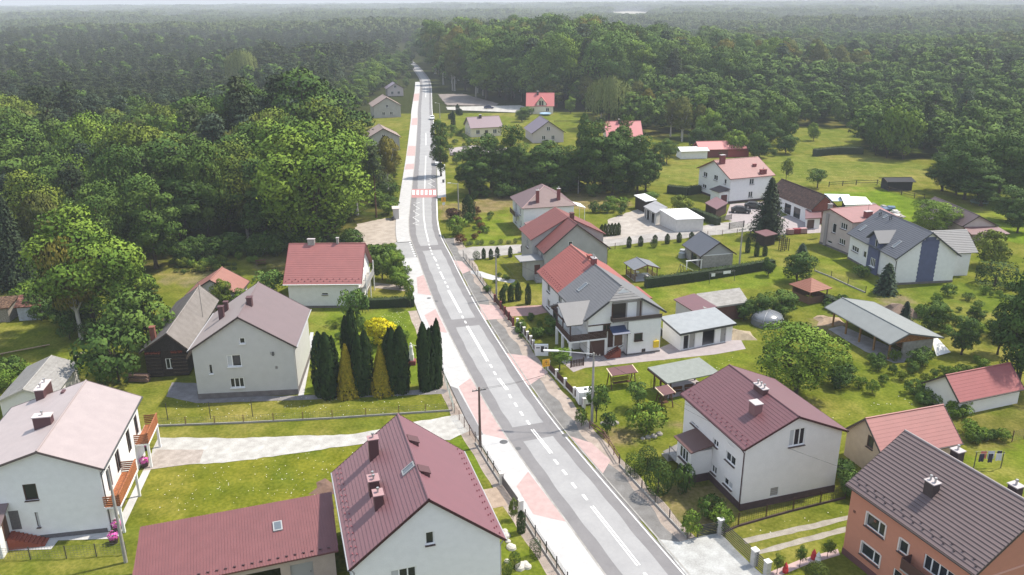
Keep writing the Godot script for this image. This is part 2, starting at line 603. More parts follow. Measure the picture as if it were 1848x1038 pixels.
	var far_line := [773.5, 437, 768, 415, 764.5, 390, 764, 357.5]
	for k in range(0, far_line.size() - 2, 2):
		mark(mb, far_line[k], far_line[k + 1], far_line[k + 2], far_line[k + 3], 0.24)
	lane(mb, station(766, 340), station(768, 282), -0.1, 0.12, 0.032)
	lane(mb, station(769, 262), station(769, 240), -0.1, 0.12, 0.032)
	lane(mb, station(768, 176), station(768, 158), -0.1, 0.12, 0.032)
	# edge line on the far side of the road
	lane(mb, 0, station(797, 427), 2.86, 2.98, 0.032)
	lane(mb, station(797, 427), station(790, 360), 2.86, 3.10, 0.032)
	lane(mb, station(784, 270), s_end, 2.9, 3.1, 0.032)
	# give-way teeth at the left junction
	for k in 9:
		var t := k / 8.0
		var g := gp(lerpf(740, 752, t) - 0.5, lerpf(434, 466, t))
		g.y = 0.034
		mb.quadn(g + Vector3(-0.3, 0, -0.3), g + Vector3(0.3, 0, -0.3), g + Vector3(0.3, 0, 0.3), g + Vector3(-0.3, 0, 0.3), Vector3.UP)
	# bus-stop zigzags
	var zz := [[746.5, 365.5], [757.5, 365.5], [746, 370], [757, 376.5], [745.5, 381], [756.5, 388], [745, 392.5], [756, 399.5], [745, 403.5], [756, 406.5]]
	for k in zz.size() - 1:
		mark(mb, zz[k][0], zz[k][1], zz[k + 1][0], zz[k + 1][1], 0.12)
	zz = [[779, 316], [784, 319], [775, 322], [784.5, 328], [773, 331], [784.5, 338], [772, 338.5]]
	for k in zz.size() - 1:
		mark(mb, zz[k][0], zz[k][1], zz[k + 1][0], zz[k + 1][1], 0.12)
	ground_piece("road_markings", mb, white).set_meta("kind", "stuff")
	# manholes
	for q in [[909, 799.5, 0.45], [1020.5, 786, 0.4], [935, 810, 0.35], [787, 544, 0.35], [851, 534.5, 0.35], [774, 539.5, 0.35]]:
		var o := MB.new()
		o.lathe(gp(q[0], q[1]) + Vector3(0, 0.128 if q[0] == 909 or q[0] == 774 else 0.026, 0), [Vector2(q[2], 0.0), Vector2(q[2] * 0.95, 0.012), Vector2(0.0, 0.012)], 14)
		tag(part(self, "manhole_cover", o, M("cast_iron", 0.10, 0.10, 0.105, 0.6, "fine", 2.0)), "round dark iron manhole cover set into the street paving", "manhole", "manhole covers")
	# drives, yards and paths
	var gravel := M("pale_gravel", 0.50, 0.49, 0.475, 0.95, "coarse", 6.0)
	var slabm := M("paving_pinkgrey", 0.345, 0.30, 0.305, 0.9, "fine", 6.0)
	paved("gravel_drive", [268, 826, 285, 790, 440, 791, 640, 784, 800, 752, 834, 748, 852, 776, 812, 794, 700, 800, 640, 803, 430, 833, 285, 843], 0.03, gravel, 0.12)
	paved("side_road", [826, 452, 846, 446, 930, 442, 1110, 431, 1252, 410, 1330, 398, 1400, 396, 1400, 412, 1330, 420, 1110, 444, 935, 457, 850, 470, 836, 470], 0.016, M("side_road_stone", 0.40, 0.38, 0.37, 0.95, "coarse", 12.0), 0.15)
	paved("paved_yard", [1088, 434, 1098, 396, 1150, 378, 1205, 394, 1218, 416, 1110, 440], 0.012, M("yard_stone", 0.44, 0.40, 0.37, 0.95, "coarse", 10.0), 0.2)
	paved("paved_yard", [1308, 396, 1318, 368, 1400, 362, 1412, 392, 1345, 404], 0.02, slabm)
	paved("paved_yard", [1400, 425, 1408, 392, 1440, 384, 1480, 398, 1484, 420], 0.02, slabm)
	paved("parking_lot", [628, 442, 645, 404, 700, 393, 724, 398, 716, 438, 690, 442], 0.012, M("parking_gravel", 0.46, 0.40, 0.35, 0.95, "coarse", 9.0), 0.25)
	paved("parking_lot", [790, 170, 835, 169, 900, 187, 896, 191, 806, 190], 0.012, M("tree_shaded_gravel", 0.25, 0.215, 0.205, 0.95, "coarse", 9.0), 0.4)  # far lot: tree shade is put into the gravel colour, darker than bare gravel
	paved("gravel_drive", [805, 193, 940, 190, 965, 200, 930, 203, 808, 198], 0.016, gravel, 0.2)
	paved("gravel_drive", [810, 268, 850, 262, 930, 268, 930, 276, 812, 280], 0.016, slabm, 0.2)
	paved("paved_yard", [1012, 652, 1030, 636, 1186, 630, 1215, 618, 1200, 580, 1330, 600, 1346, 630, 1290, 640, 1184, 651, 1056, 664, 1035, 672], 0.02, slabm)
	paved("red_drive", [930, 553, 994, 550, 996, 562, 962, 570, 905, 572, 896, 556], 0.02, M("red_paving", 0.36, 0.22, 0.205, 0.9, "fine", 5.0))
	paved("concrete_apron", [1186, 974, 1226, 979, 1258, 970, 1296, 963, 1304, 967, 1354, 1018, 1376, 1038, 1390, 1052, 1250, 1052], 0.03, M("bright_concrete", 0.46, 0.47, 0.475, 0.9, "coarse", 7.0), 0.03)
	paved("wheel_track", [1339, 973, 1400, 959, 1470, 944, 1530, 930, 1530, 939, 1470, 954, 1400, 970, 1345, 982], 0.012, M("track_concrete", 0.36, 0.33, 0.29, 0.95, "coarse", 5.0), 0.06)
	paved("wheel_track", [1365, 994, 1440, 973, 1527, 951, 1526, 961, 1440, 984, 1371, 1001], 0.012, M("track_concrete", 0.36, 0.33, 0.29), 0.06)
	paved("garden_path", [1386, 1034, 1445, 1010, 1512, 991, 1516, 1002, 1450, 1022, 1396, 1045], 0.014, pinkp)
	paved("garden_path", [676, 510, 735, 517, 735, 526, 676, 520], 0.014, M("path_stone", 0.36, 0.31, 0.27, 0.95, "coarse", 5.0), 0.06)
	paved("garden_path", [545, 714, 800, 702, 808, 706, 800, 711, 545, 722, 355, 728, 300, 716, 310, 690, 355, 692, 358, 718], 0.014, M("path_grey", 0.23, 0.22, 0.23, 0.95, "coarse", 6.0), 0.05)
	paved("garden_path", [560, 600, 566, 600, 558, 660, 548, 714, 538, 714, 548, 660], 0.014, M("pale_paving", 0.48, 0.475, 0.48))
	paved("garden_path", [848, 488, 868, 490, 905, 502, 930, 505, 928, 512, 880, 504, 850, 494], 0.014, paver, 0.06)
	# paving round the white house with balconies
	paved("house_apron", [204, 960, 258, 850, 272, 848, 216, 968, 200, 973, 105, 976, 92, 992, -20, 996, -20, 984, 60, 975], 0.03, paver)
	paved("house_apron", [258, 850, 282, 812, 368, 812, 360, 836, 285, 846], 0.036, M("paving_tan", 0.42, 0.37, 0.34, 0.9, "coarse", 4.0))
	paved("garden_path", [858, 886, 898, 880, 916, 912, 872, 922], 0.016, M("path_tan", 0.40, 0.31, 0.245, 0.95, "coarse", 5.0))
	paved("carport_floor", [1494, 594, 1520, 588, 1612, 628, 1640, 640, 1632, 655, 1612, 655, 1560, 634], 0.02, M("carport_concrete", 0.34, 0.33, 0.34, 0.9, "coarse", 6.0), 0.05)
	paved("dirt_patch", [1186, 650, 1190, 640, 1200, 650], 0.01, slabm)
	paved("garden_path", [1196, 815, 1225, 800, 1250, 838, 1222, 832], 0.014, M("path_grey", 0.23, 0.22, 0.23))

# ------------------------------------------------------------------ building parts
func wall_face(mb: MB, o: Vector3, ud: Vector3, nrm: Vector3, prof: Array, holes: Array, deep := 0.16):
	# prof: tops as Vector2(s, y) from left to right; holes: Rect2(s, y, width, height)
	var br := []
	for p in prof:
		br.append(p.x)
	for r in holes:
		br.append(r.position.x)
		br.append(r.end.x)
	br.sort()
	for i in br.size() - 1:
		var s0: float = br[i]
		var s1: float = br[i + 1]
		if s1 - s0 < 0.001:
			continue
		var t0 := top_of(prof, s0 + 0.0001)
		var t1 := top_of(prof, s1 - 0.0001)
		var mid := (s0 + s1) * 0.5
		var hs := []
		for r in holes:
			if r.position.x < mid and r.end.x > mid:
				hs.append(Vector2(r.position.y, r.end.y))
		hs.sort()
		var cur := 0.0
		for y in hs:
			mb.quadn(o + ud * s0 + Vector3.UP * cur, o + ud * s1 + Vector3.UP * cur, o + ud * s1 + Vector3.UP * y.x, o + ud * s0 + Vector3.UP * y.x, nrm)
			cur = y.y
		mb.quadn(o + ud * s0 + Vector3.UP * cur, o + ud * s1 + Vector3.UP * cur, o + ud * s1 + Vector3.UP * t1, o + ud * s0 + Vector3.UP * t0, nrm)
	for r in holes:
		var a: Vector3 = o + ud * r.position.x + Vector3.UP * r.position.y
		var b: Vector3 = o + ud * r.end.x + Vector3.UP * r.position.y
		var c: Vector3 = o + ud * r.end.x + Vector3.UP * r.end.y
		var d: Vector3 = o + ud * r.position.x + Vector3.UP * r.end.y
		var k := -nrm * deep
		mb.quadn(a, b, b + k, a + k, Vector3.UP)
		mb.quadn(d, c, c + k, d + k, Vector3.DOWN)
		mb.quadn(a, d, d + k, a + k, ud)
		mb.quadn(b, c, c + k, b + k, -ud)

func top_of(prof: Array, s: float) -> float:
	for i in prof.size() - 1:
		var p: Vector2 = prof[i]
		var q: Vector2 = prof[i + 1]
		if s >= p.x and s <= q.x:
			return lerpf(p.y, q.y, (s - p.x) / maxf(q.x - p.x, 0.0001))
	return prof[-1].y

func window_part(parent: Node, o: Vector3, ud: Vector3, nrm: Vector3, r: Rect2, kind: String, sillm: Material, deep := 0.16):
	# a frame set back in its opening, with panes, mullions and a sill
	var fm: Material = pvc()
	if kind.contains("b"):
		fm = M("brown_frame", 0.07, 0.035, 0.025, 0.5)
	var n := 1
	for c in ["2", "3", "4"]:
		if kind.contains(c):
			n = int(c)
	var w := r.size.x
	var h := r.size.y
	var bt := minf(0.09, minf(w, h) * 0.13)
	var base := o + ud * r.position.x + Vector3.UP * r.position.y - nrm * (deep - 0.05)
	var bs := Basis(ud, Vector3.UP, nrm)
	if kind.contains("v"):
		var g := MB.new()
		g.box(base + ud * w * 0.5 + Vector3.UP * h * 0.5, Vector3(w, h, 0.05), bs)
		var v := part(parent, "vent", g, M("vent_grey", 0.25, 0.24, 0.23, 0.8))
		for k in 4:
			boxpart(v, "slat", base + ud * w * 0.5 + Vector3.UP * h * (0.15 + 0.23 * k) + nrm * 0.04, Vector3(w * 0.9, h * 0.08, 0.03), M("vent_slat", 0.35, 0.33, 0.31), bs)
		return
	var mb := MB.new()
	mb.box(base + ud * bt * 0.5 + Vector3.UP * h * 0.5, Vector3(bt, h, 0.08), bs)
	mb.box(base + ud * (w - bt * 0.5) + Vector3.UP * h * 0.5, Vector3(bt, h, 0.08), bs)
	mb.box(base + ud * w * 0.5 + Vector3.UP * bt * 0.5, Vector3(w - 2 * bt, bt, 0.08), bs)
	mb.box(base + ud * w * 0.5 + Vector3.UP * (h - bt * 0.5), Vector3(w - 2 * bt, bt, 0.08), bs)
	var win := part(parent, "door" if kind.contains("d") else "window", mb, fm)
	var cuts := [bt]
	for i in n - 1:
		var f := float(i + 1) / n
		if n == 2 and kind.contains("u"):
			f = 0.36
		cuts.append(w * f)
	cuts.append(w - bt)
	for i in n:
		var a: float = cuts[i]
		var b: float = cuts[i + 1]
		boxpart(win, "pane", base + ud * (a + b) * 0.5 + Vector3.UP * h * 0.5 - nrm * 0.02, Vector3(b - a, h - 2 * bt, 0.02), glass(), bs)
		if i > 0:
			boxpart(win, "mullion", base + ud * a + Vector3.UP * h * 0.5 + nrm * 0.01, Vector3(bt * 1.1, h - 2 * bt, 0.06), fm, bs)
	if kind.contains("c"):
		# a pale curtain or blind hanging behind part of the glass reads as a paler pane
		boxpart(win, "blind", base + ud * cuts[0] + ud * (cuts[1] - cuts[0]) * 0.5 + Vector3.UP * h * 0.5 - nrm * 0.006, Vector3(cuts[1] - cuts[0] - 0.02, h - 2 * bt - 0.02, 0.012), M("blind", 0.45, 0.46, 0.48, 0.7), bs)
	if not kind.contains("d") and not kind.contains("n"):
		boxpart(win, "sill", base + ud * w * 0.5 - Vector3.UP * 0.03 + nrm * 0.13, Vector3(w + 0.1, 0.05, 0.32), sillm, bs)

func roof_poly(parent: Node, called: String, top: Array, m: Material, style: String, step := 0.35, lip := 0.035, thick := 0.13) -> MeshInstance3D:
	# top: planar polygon, counter-clockwise from above
	var mb := MB.new()
	mb.slab(top, thick)
	var nrm: Vector3 = (top[1] - top[0]).cross(top[2] - top[0]).normalized()
	var dn := (Vector3.DOWN - nrm * Vector3.DOWN.dot(nrm)).normalized()
	var ac := dn.cross(nrm).normalized()
	var o: Vector3 = top[0]
	var p2 := PackedVector2Array()
	var lo := Vector2(1e9, 1e9)
	var hi := -lo
	for p in top:
		var q := Vector2((p - o).dot(ac), (p - o).dot(dn))
		p2.append(q)
		lo = lo.min(q)
		hi = hi.max(q)
	if style == "ribs":
		var x := lo.x + step * 0.5
		while x < hi.x:
			var cut := Geometry2D.intersect_polyline_with_polygon(PackedVector2Array([Vector2(x, lo.y - 1), Vector2(x, hi.y + 1)]), p2)
			for seg in cut:
				if seg.size() > 1:
					mb.beam(o + ac * x + dn * minf(seg[0].y, seg[1].y) + nrm * lip * 0.5, o + ac * x + dn * maxf(seg[0].y, seg[1].y) + nrm * lip * 0.5, step * 0.28, lip, nrm)
			x += step
	var r := part(parent, called, mb, m)
	if style == "steps":
		var y := hi.y
		while y > lo.y + 0.02:
			var y0 := maxf(y - step, lo.y)
			var band := Geometry2D.intersect_polygons(p2, PackedVector2Array([Vector2(lo.x - 1, y0), Vector2(hi.x + 1, y0), Vector2(hi.x + 1, y), Vector2(lo.x - 1, y)]))
			for b in band:
				var cm := MB.new()
				var pts := []
				for q in b:
					var lift := 0.006 + lip * (q.y - y0) / maxf(y - y0, 0.01)
					pts.append(o + ac * q.x + dn * q.y + nrm * lift)
				for i in range(1, pts.size() - 1):
					var wn: Vector3 = (pts[i] - pts[0]).cross(pts[i + 1] - pts[0])
					if wn.dot(nrm) > 0:
						cm.tri(pts[0], pts[i], pts[i + 1])
					else:
						cm.tri(pts[0], pts[i + 1], pts[i])
				for i in b.size():
					var q0: Vector2 = b[i]
					var q1: Vector2 = b[(i + 1) % b.size()]
					var f0: Vector3 = pts[i]
					var f1: Vector3 = pts[(i + 1) % b.size()]
					var g0: Vector3 = o + ac * q0.x + dn * q0.y + nrm * 0.001
					var g1: Vector3 = o + ac * q1.x + dn * q1.y + nrm * 0.001
					cm.quadn(f0, f1, g1, g0, dn if absf(q0.y - y) < 0.01 and absf(q1.y - y) < 0.01 else (f0 + f1) * 0.5 - (pts[0] + pts[mini(2, pts.size() - 1)]) * 0.5)
				part(r, "tile_course", cm, m)
			y -= step
	return r

func chimney(parent: Node, o: Vector3, w: float, d: float, h: float, m: Material, cap: Material, pots: int, called := "chimney"):
	var mb := MB.new()
	mb.box(o + Vector3.UP * (h * 0.5 - 0.6), Vector3(w, h + 1.2, d))
	var c := part(parent, called, mb, m)
	boxpart(c, "cap", o + Vector3.UP * (h + 0.04), Vector3(w + 0.14, 0.08, d + 0.14), cap)
	for k in pots:
		var t := MB.new()
		var px := (k - (pots - 1) * 0.5) * w / maxf(pots, 1)
		var at := o + Vector3(px if w >= d else 0.0, h + 0.06, 0.0 if w >= d else (k - (pots - 1) * 0.5) * d / maxf(pots, 1))
		t.tube(at, at + Vector3.UP * 0.34, 0.085, 0.075, 8)
		t.tube(at + Vector3.UP * 0.34, at + Vector3.UP * 0.44, 0.15, 0.10, 8)
		part(c, "flue_pot", t, M("steel_pot", 0.45, 0.45, 0.46, 0.35, "", 1.0, 0.5, 0.6))

class HS:
	var node: Node3D
	var L: float
	var W: float
	var he: float
	var hr: float
	var ro: float
	var ou: float
	var ov: float
	var inv: Transform3D

func hs(node: Node3D, f: Array) -> HS:
	var h := HS.new()
	h.node = node
	h.L = f[3]
	h.W = f[4]
	h.he = f[5]
	h.hr = f[6]
	h.ro = f[7]
	h.ou = f[8]
	h.ov = f[9]
	h.inv = node.transform.affine_inverse()
	return h

func roof_y(h: HS, z: float) -> float:
	var side := 1.0 if z > h.ro else -1.0
	var e := side * (h.W * 0.5 + h.ov)
	return h.hr + (h.he - h.hr) * (z - h.ro) / (e - h.ro)

func on_face(h: HS, face: String, px: float, py: float) -> Vector2:
	var o: Vector3 = h.inv * EYE
	var d: Vector3 = h.inv.basis * ray(px, py)
	if face == "a" or face == "b":
		var t := ((-h.L if face == "a" else h.L) * 0.5 - o.x) / d.x
		return Vector2(o.z + d.z * t, o.y + d.y * t)
	var t2 := ((h.W if face == "c" else -h.W) * 0.5 - o.z) / d.z
	return Vector2(o.x + d.x * t2, o.y + d.y * t2)

func on_slope(h: HS, side: float, px: float, py: float) -> Vector3:
	var o: Vector3 = h.inv * EYE
	var d: Vector3 = h.inv.basis * ray(px, py)
	var e := Vector3(0, h.he, side * (h.W * 0.5 + h.ov))
	var r := Vector3(0, h.hr, h.ro)
	var n := Vector3.RIGHT.cross(e - r).normalized()
	return o + d * ((r - o).dot(n) / d.dot(n))

func house(called: String, label: String, cat: String, f: Array, wallm: Material, roofm: Material, o := {}) -> HS:
	var node := thing(called, label, cat, Vector3(f[0], 0, f[1]), f[2], o.get("group", ""))
	var h := hs(node, f)
	var L := h.L
	var W := h.W
	var trim: Material = o.get("trim", M("dark_trim", 0.045, 0.03, 0.03, 0.6))
	var sill: Material = o.get("sill", M("dark_sill", 0.06, 0.035, 0.035, 0.5))
	var style: String = o.get("style", "plain")
	# openings
	var holes := {"a": [], "b": [], "c": [], "d": []}
	var wins := []
	for w in o.get("wins", []):
		var r: Rect2
		if w[4] > 50.0:
			var p := on_face(h, w[0], w[1], w[2])
			var q := on_face(h, w[0], w[3], w[4])
			r = Rect2(minf(p.x, q.x), minf(p.y, q.y), absf(p.x - q.x), absf(p.y - q.y))
		else:
			r = Rect2(w[1] - w[3] * 0.5, w[2], w[3], w[4])
			w = [w[0], 0, 0, 0, 0, w[5]]
		if r.position.y < 0.05:
			r = Rect2(r.position.x, 0.05, r.size.x, r.end.y - 0.05)
		holes[w[0]].append(r)
		wins.append([w[0], r, w[5]])
	var drop := 0.15
	var pa := [Vector2(-W / 2, roof_y(h, -W / 2) - drop), Vector2(h.ro, h.hr - drop), Vector2(W / 2, roof_y(h, W / 2) - drop)]
	var faces := {
		"a": [Vector3(-L / 2, 0, 0), Vector3(0, 0, 1), Vector3(-1, 0, 0), pa],
		"b": [Vector3(L / 2, 0, 0), Vector3(0, 0, 1), Vector3(1, 0, 0), pa],
		"c": [Vector3(0, 0, W / 2), Vector3(1, 0, 0), Vector3(0, 0, 1), [Vector2(-L / 2, pa[2].y), Vector2(L / 2, pa[2].y)]],
		"d": [Vector3(0, 0, -W / 2), Vector3(1, 0, 0), Vector3(0, 0, -1), [Vector2(-L / 2, pa[0].y), Vector2(L / 2, pa[0].y)]],
	}
	var mb := MB.new()
	var skip: Array = o.get("open", [])
	for k in faces:
		if k in skip:
			continue
		var q: Array = faces[k]
		wall_face(mb, q[0], q[1], q[2], q[3], holes[k])
	if skip.size() < 4:
		part(node, "wall", mb, wallm)
	for w in wins:
		var q: Array = faces[w[0]]
		window_part(node, q[0], q[1], q[2], w[1], w[2], sill)
	if o.has("plinth"):
		var ph: float = o.plinth
		var pm: Material = o.get("plinthm", M("plinth_grey", 0.20, 0.18, 0.18, 0.9, "coarse", 3.0))
		var pl := MB.new()
		pl.box(Vector3(0, ph / 2, W / 2 + 0.02), Vector3(L + 0.1, ph, 0.06))
		pl.box(Vector3(0, ph / 2, -W / 2 - 0.02), Vector3(L + 0.1, ph, 0.06))
		pl.box(Vector3(L / 2 + 0.02, ph / 2, 0), Vector3(0.06, ph, W - 0.03))
		pl.box(Vector3(-L / 2 - 0.02, ph / 2, 0), Vector3(0.06, ph, W - 0.03))
		part(node, "plinth", pl, pm)
	# roof
	if not o.get("noroof", false):
		var x0 := -L / 2 - h.ou
		var x1 := L / 2 + h.ou
		for side in [-1.0, 1.0]:
			var e := Vector3(0, h.he, side * (W / 2 + h.ov))
			var r := Vector3(0, h.hr, h.ro)
			var rm: Material = roofm
			var poly := [e + Vector3(x0, 0, 0), e + Vector3(x1, 0, 0), r + Vector3(x1, 0, 0), r + Vector3(x0, 0, 0)]
			if side < 0:
				poly = [e + Vector3(x1, 0, 0), e + Vector3(x0, 0, 0), r + Vector3(x0, 0, 0), r + Vector3(x1, 0, 0)]
			var rp := roof_poly(node, "roof", poly, rm, style, o.get("step", 0.35), o.get("lip", 0.035))
			# barge boards, gutter
			for x in [x0, x1]:
				var bb := MB.new()
				bb.beam(Vector3(x, e.y - 0.07, e.z), Vector3(x, r.y - 0.07, r.z), 0.05, 0.2)
				part(node, "barge_board", bb, trim)
			if o.get("gutters", true):
				var gt := MB.new()
				var gz: float = e.z + side * 0.07
				gt.tube(Vector3(x0, e.y - 0.07, gz), Vector3(x1, e.y - 0.07, gz), 0.075, 0.075, 8)
				part(node, "gutter", gt, o.get("gutterm", trim))
				for cx in o.get("pipes", []):
					if cx[1] == side:
						var dp := MB.new()
						var wx: float = cx[0] * (L / 2 - 0.12)
						dp.tube(Vector3(wx, e.y - 0.1, gz), Vector3(wx, e.y - 0.65, side * (W / 2 + 0.07)), 0.05, 0.05, 7)
						dp.tube(Vector3(wx, e.y - 0.65, side * (W / 2 + 0.07)), Vector3(wx, 0.1, side * (W / 2 + 0.07)), 0.05, 0.05, 7)
						part(node, "downpipe", dp, o.get("gutterm", trim))
			if side in o.get("guards", []):
				var gn: int = o.get("guard_n", 14)
				var nrm := Vector3.RIGHT.cross(e - r).normalized()
				if nrm.y < 0:
					nrm = -nrm
				var up := (r - e).normalized()
				for k in gn:
					for row in 2:
						var gx := lerpf(x0 + 0.4, x1 - 0.4, (k + 0.5 * row) / (gn - 0.4))
						boxpart(rp, "snow_guard", e + Vector3(gx, 0, 0) + up * (0.55 + 0.38 * row) + nrm * 0.08, Vector3(0.16, 0.10, 0.05), o.get("guardm", roofm), Basis(Vector3.RIGHT, nrm, Vector3.RIGHT.cross(nrm)))
		var rc := MB.new()
		rc.tube(Vector3(x0, h.hr + 0.0, h.ro), Vector3(x1, h.hr + 0.0, h.ro), 0.10, 0.10, 8)
		part(node, "ridge_cap", rc, o.get("ridgem", roofm))
	for c in o.get("chim", []):
		var p := on_slope(h, c[0], c[1], c[2])
		chimney(node, p, c[3], c[4], c[5], c[6], c[7] if c.size() > 7 else M("chimney_cap", 0.40, 0.36, 0.37, 0.7), c[8] if c.size() > 8 else 0)
	for s in o.get("sky", []):
		skylight(h, s[0], s[1], s[2], s[3] if s.size() > 3 else 0.7, s[4] if s.size() > 4 else 1.1)
	return h

func skylight(h: HS, side: float, px: float, py: float, w: float, l: float, gm: Material = null):
	var p := on_slope(h, side, px, py)
	var e := Vector3(0, h.he, side * (h.W * 0.5 + h.ov))
	var r := Vector3(0, h.hr, h.ro)
	var dn := (e - r).normalized()
	var n := Vector3.RIGHT.cross(dn)
	if n.y < 0:
		n = -n
	var b := Basis(Vector3.RIGHT, n, Vector3.RIGHT.cross(n))
	var mb := MB.new()
	for k in [-1, 1]:
		mb.box(p + n * 0.06 + Vector3.RIGHT * k * (w / 2 - 0.05), Vector3(0.1, 0.14, l), b)
		mb.box(p + n * 0.06 + dn * k * (l / 2 - 0.05), Vector3(w - 0.2, 0.14, 0.1), b)
	var s := part(h.node, "skylight", mb, M("skylight_frame", 0.30, 0.31, 0.32, 0.5))
	boxpart(s, "pane", p + n * 0.07, Vector3(w - 0.2, 0.05, l - 0.2), gm if gm else M("sky_glass", 0.10, 0.12, 0.14, 0.04, "", 1.0, 0.9), b)

# ------------------------------------------------------------------ houses
func build_houses():
	var white := M("white_render", 0.83, 0.825, 0.83, 0.9, "plaster", 9.0, 0.3)
	var warmw := M("warm_render", 0.70, 0.68, 0.66, 0.9, "fine", 9.0, 0.3)
	var greyr := M("grey_render", 0.53, 0.525, 0.515, 0.9, "plaster", 14.0, 0.3)
	greyr.albedo_texture = tex.plaster
	var cap := M("chimney_cap", 0.40, 0.36, 0.37, 0.7)
	var darkbr := M("chimney_clad", 0.085, 0.035, 0.04, 0.55)
	var r_brown := roofm("roof_mauve_brown", 0.145, 0.095, 0.10)
	var r_pale := roofm("roof_pale", 0.36, 0.295, 0.295)
	var r_maroon := roofm("roof_maroon", 0.165, 0.050, 0.066)
	var r_wine := roofm("roof_wine", 0.125, 0.036, 0.046, 0.7)
	var r_choc := roofm("roof_chocolate", 0.115, 0.075, 0.078, 0.2, 0.62)
	var r_pink := roofm("roof_faded_red", 0.30, 0.095, 0.088, 0.7)
	var r_red := roofm("roof_brick_red", 0.30, 0.065, 0.050, 0.2, 0.62)
	var r_grey := roofm("roof_grey", 0.135, 0.135, 0.145, 0.2, 0.62)
	var r_slate := roofm("roof_slate_blue", 0.075, 0.082, 0.105, 0.2, 0.62)
	var r_sheet := roofm("roof_sheet", 0.20, 0.215, 0.215, 0.2, 0.62)

	# grey two-storey house
	var h := house("house", "grey rendered two-storey house with mauve-brown roof beside the old log hut", "house", [-32.498, -94.862, 1.666, 11.914, 11.716, 6.407, 10.473, -0.07, 0.35, 0.4], greyr, r_brown, {
		"wins": [["a", 431, 610.1, 442.7, 620.3, "1"], ["a", 408, 641.3, 436.6, 661.2, "2uc"], ["a", 375.9, 658.3, 384.6, 674.8, "1"], ["a", 414, 682.8, 441.7, 699, "3"], ["a", 496.5, 661, 501.5, 666, "v"]],
		"plinth": 0.7, "sill": pvc(), "pipes": [[-1.0, 1.0]], "gutterm": M("pale_gutter", 0.35, 0.35, 0.37, 0.5),
		"chim": [[1.0, 451, 550, 0.75, 0.6, 0.95, darkbr, darkbr, 0], [-1.0, 400.5, 574, 0.6, 0.6, 1.5, darkbr, darkbr, 0], [-1.0, 409, 561, 0.5, 0.5, 1.2, darkbr, darkbr, 0]]})
	var wirebox := MB.new()
	wirebox.box(Vector3(-5.99, 5.5, 3.4), Vector3(0.06, 0.5, 0.25))
	wirebox.beam(Vector3(-6.05, 5.4, 3.2), Vector3(-6.3, 5.9, 3.2), 0.03, 0.03)
	wirebox.beam(Vector3(-6.05, 5.4, 3.6), Vector3(-6.3, 5.9, 3.6), 0.03, 0.03)
	part(h.node, "wire_bracket", wirebox, M("dark_metal", 0.08, 0.08, 0.085, 0.5))

	# old log hut, grey sheet roof
	var oldroof := M("old_fibre_roof", 0.30, 0.275, 0.265, 0.95, "coarse", 5.0)
	var logm := M("dark_logs", 0.055, 0.040, 0.032, 0.95, "wood", 3.0)
	h = house("log_hut", "old dark log hut with weathered grey fibre roof against the grey house", "hut", [-45.004, -103.479, 1.7, 17.495, 4.903, 3.627, 6.079, 0.599, 0.5, 0.6], logm, oldroof, {"gutters": false, "trim": M("old_board", 0.13, 0.10, 0.085, 0.95, "wood", 2.0), "style": "ribs", "step": 0.3, "lip": 0.03,
		"wins": [["a", 297.5, 647.5, 316, 665.5, "2"]]})
	for k in 13:
		var bm := MB.new()
		bm.tube(Vector3(-8.85, 0.28 + k * 0.235, -2.5), Vector3(-8.85, 0.28 + k * 0.235, -0.62), 0.11, 0.11, 6)
		part(h.node, "log", bm, M("log_brown", 0.10 + 0.02 * (k % 3), 0.075 + 0.015 * (k % 3), 0.06, 0.95, "wood", 1.5) if k % 2 == 0 else logm)
		bm = MB.new()
		bm.tube(Vector3(-8.85, 0.28 + k * 0.235, 0.62), Vector3(-8.85, 0.28 + k * 0.235, 2.5), 0.11, 0.11, 6)
		part(h.node, "log", bm, logm if k % 2 == 0 else M("log_pale", 0.13, 0.10, 0.08, 0.95, "wood", 1.5))
	for k in 16:
		var z := -2.35 + k * 0.31
		var yt := roof_y(h, z) - 0.3
		boxpart(h.node, "gable_board", Vector3(-8.83, (3.55 + yt) * 0.5, z), Vector3(0.05, maxf(yt - 3.55, 0.05), 0.28), M("gable_board_dark", 0.06, 0.05, 0.046, 0.95, "wood", 2.0))
	boxpart(h.node, "eave_strip", Vector3(-8.98, 3.42, -1.5), Vector3(0.35, 0.25, 1.9), M("rusty_strip", 0.30, 0.085, 0.05, 0.9, "rust", 2.0))
	boxpart(h.node, "eave_strip", Vector3(-8.98, 3.42, 1.4), Vector3(0.35, 0.25, 1.4), M("rusty_strip", 0.30, 0.085, 0.05))
	var pl := MB.new()
	var pp := on_slope(h, 1.0, 366, 573)
	pl.tube(pp, pp + Vector3.UP * 5.2, 0.035, 0.03, 6)
	part(h.node, "mast", pl, M("dark_metal", 0.08, 0.08, 0.085, 0.5))
	chimney(h.node, Vector3(-7.3, 5.2, -1.6), 0.6, 0.6, 1.1, M("brick_red", 0.24, 0.085, 0.06, 0.95, "coarse", 1.5), M("brick_red", 0.24, 0.085, 0.06), 0)

	# low tile-roofed house behind the hut
	house("cottage", "low cottage with faded salmon hipped roof behind the log hut", "house", [-46.6, -122.2, 1.61, 5.8, 7.4, 2.3, 4.8, 0.0, 0.4, 0.4], warmw, M("roof_salmon", 0.30, 0.135, 0.11, 0.6, "fine", 6.0), {"pipes": [[-1.0, 1.0]]})

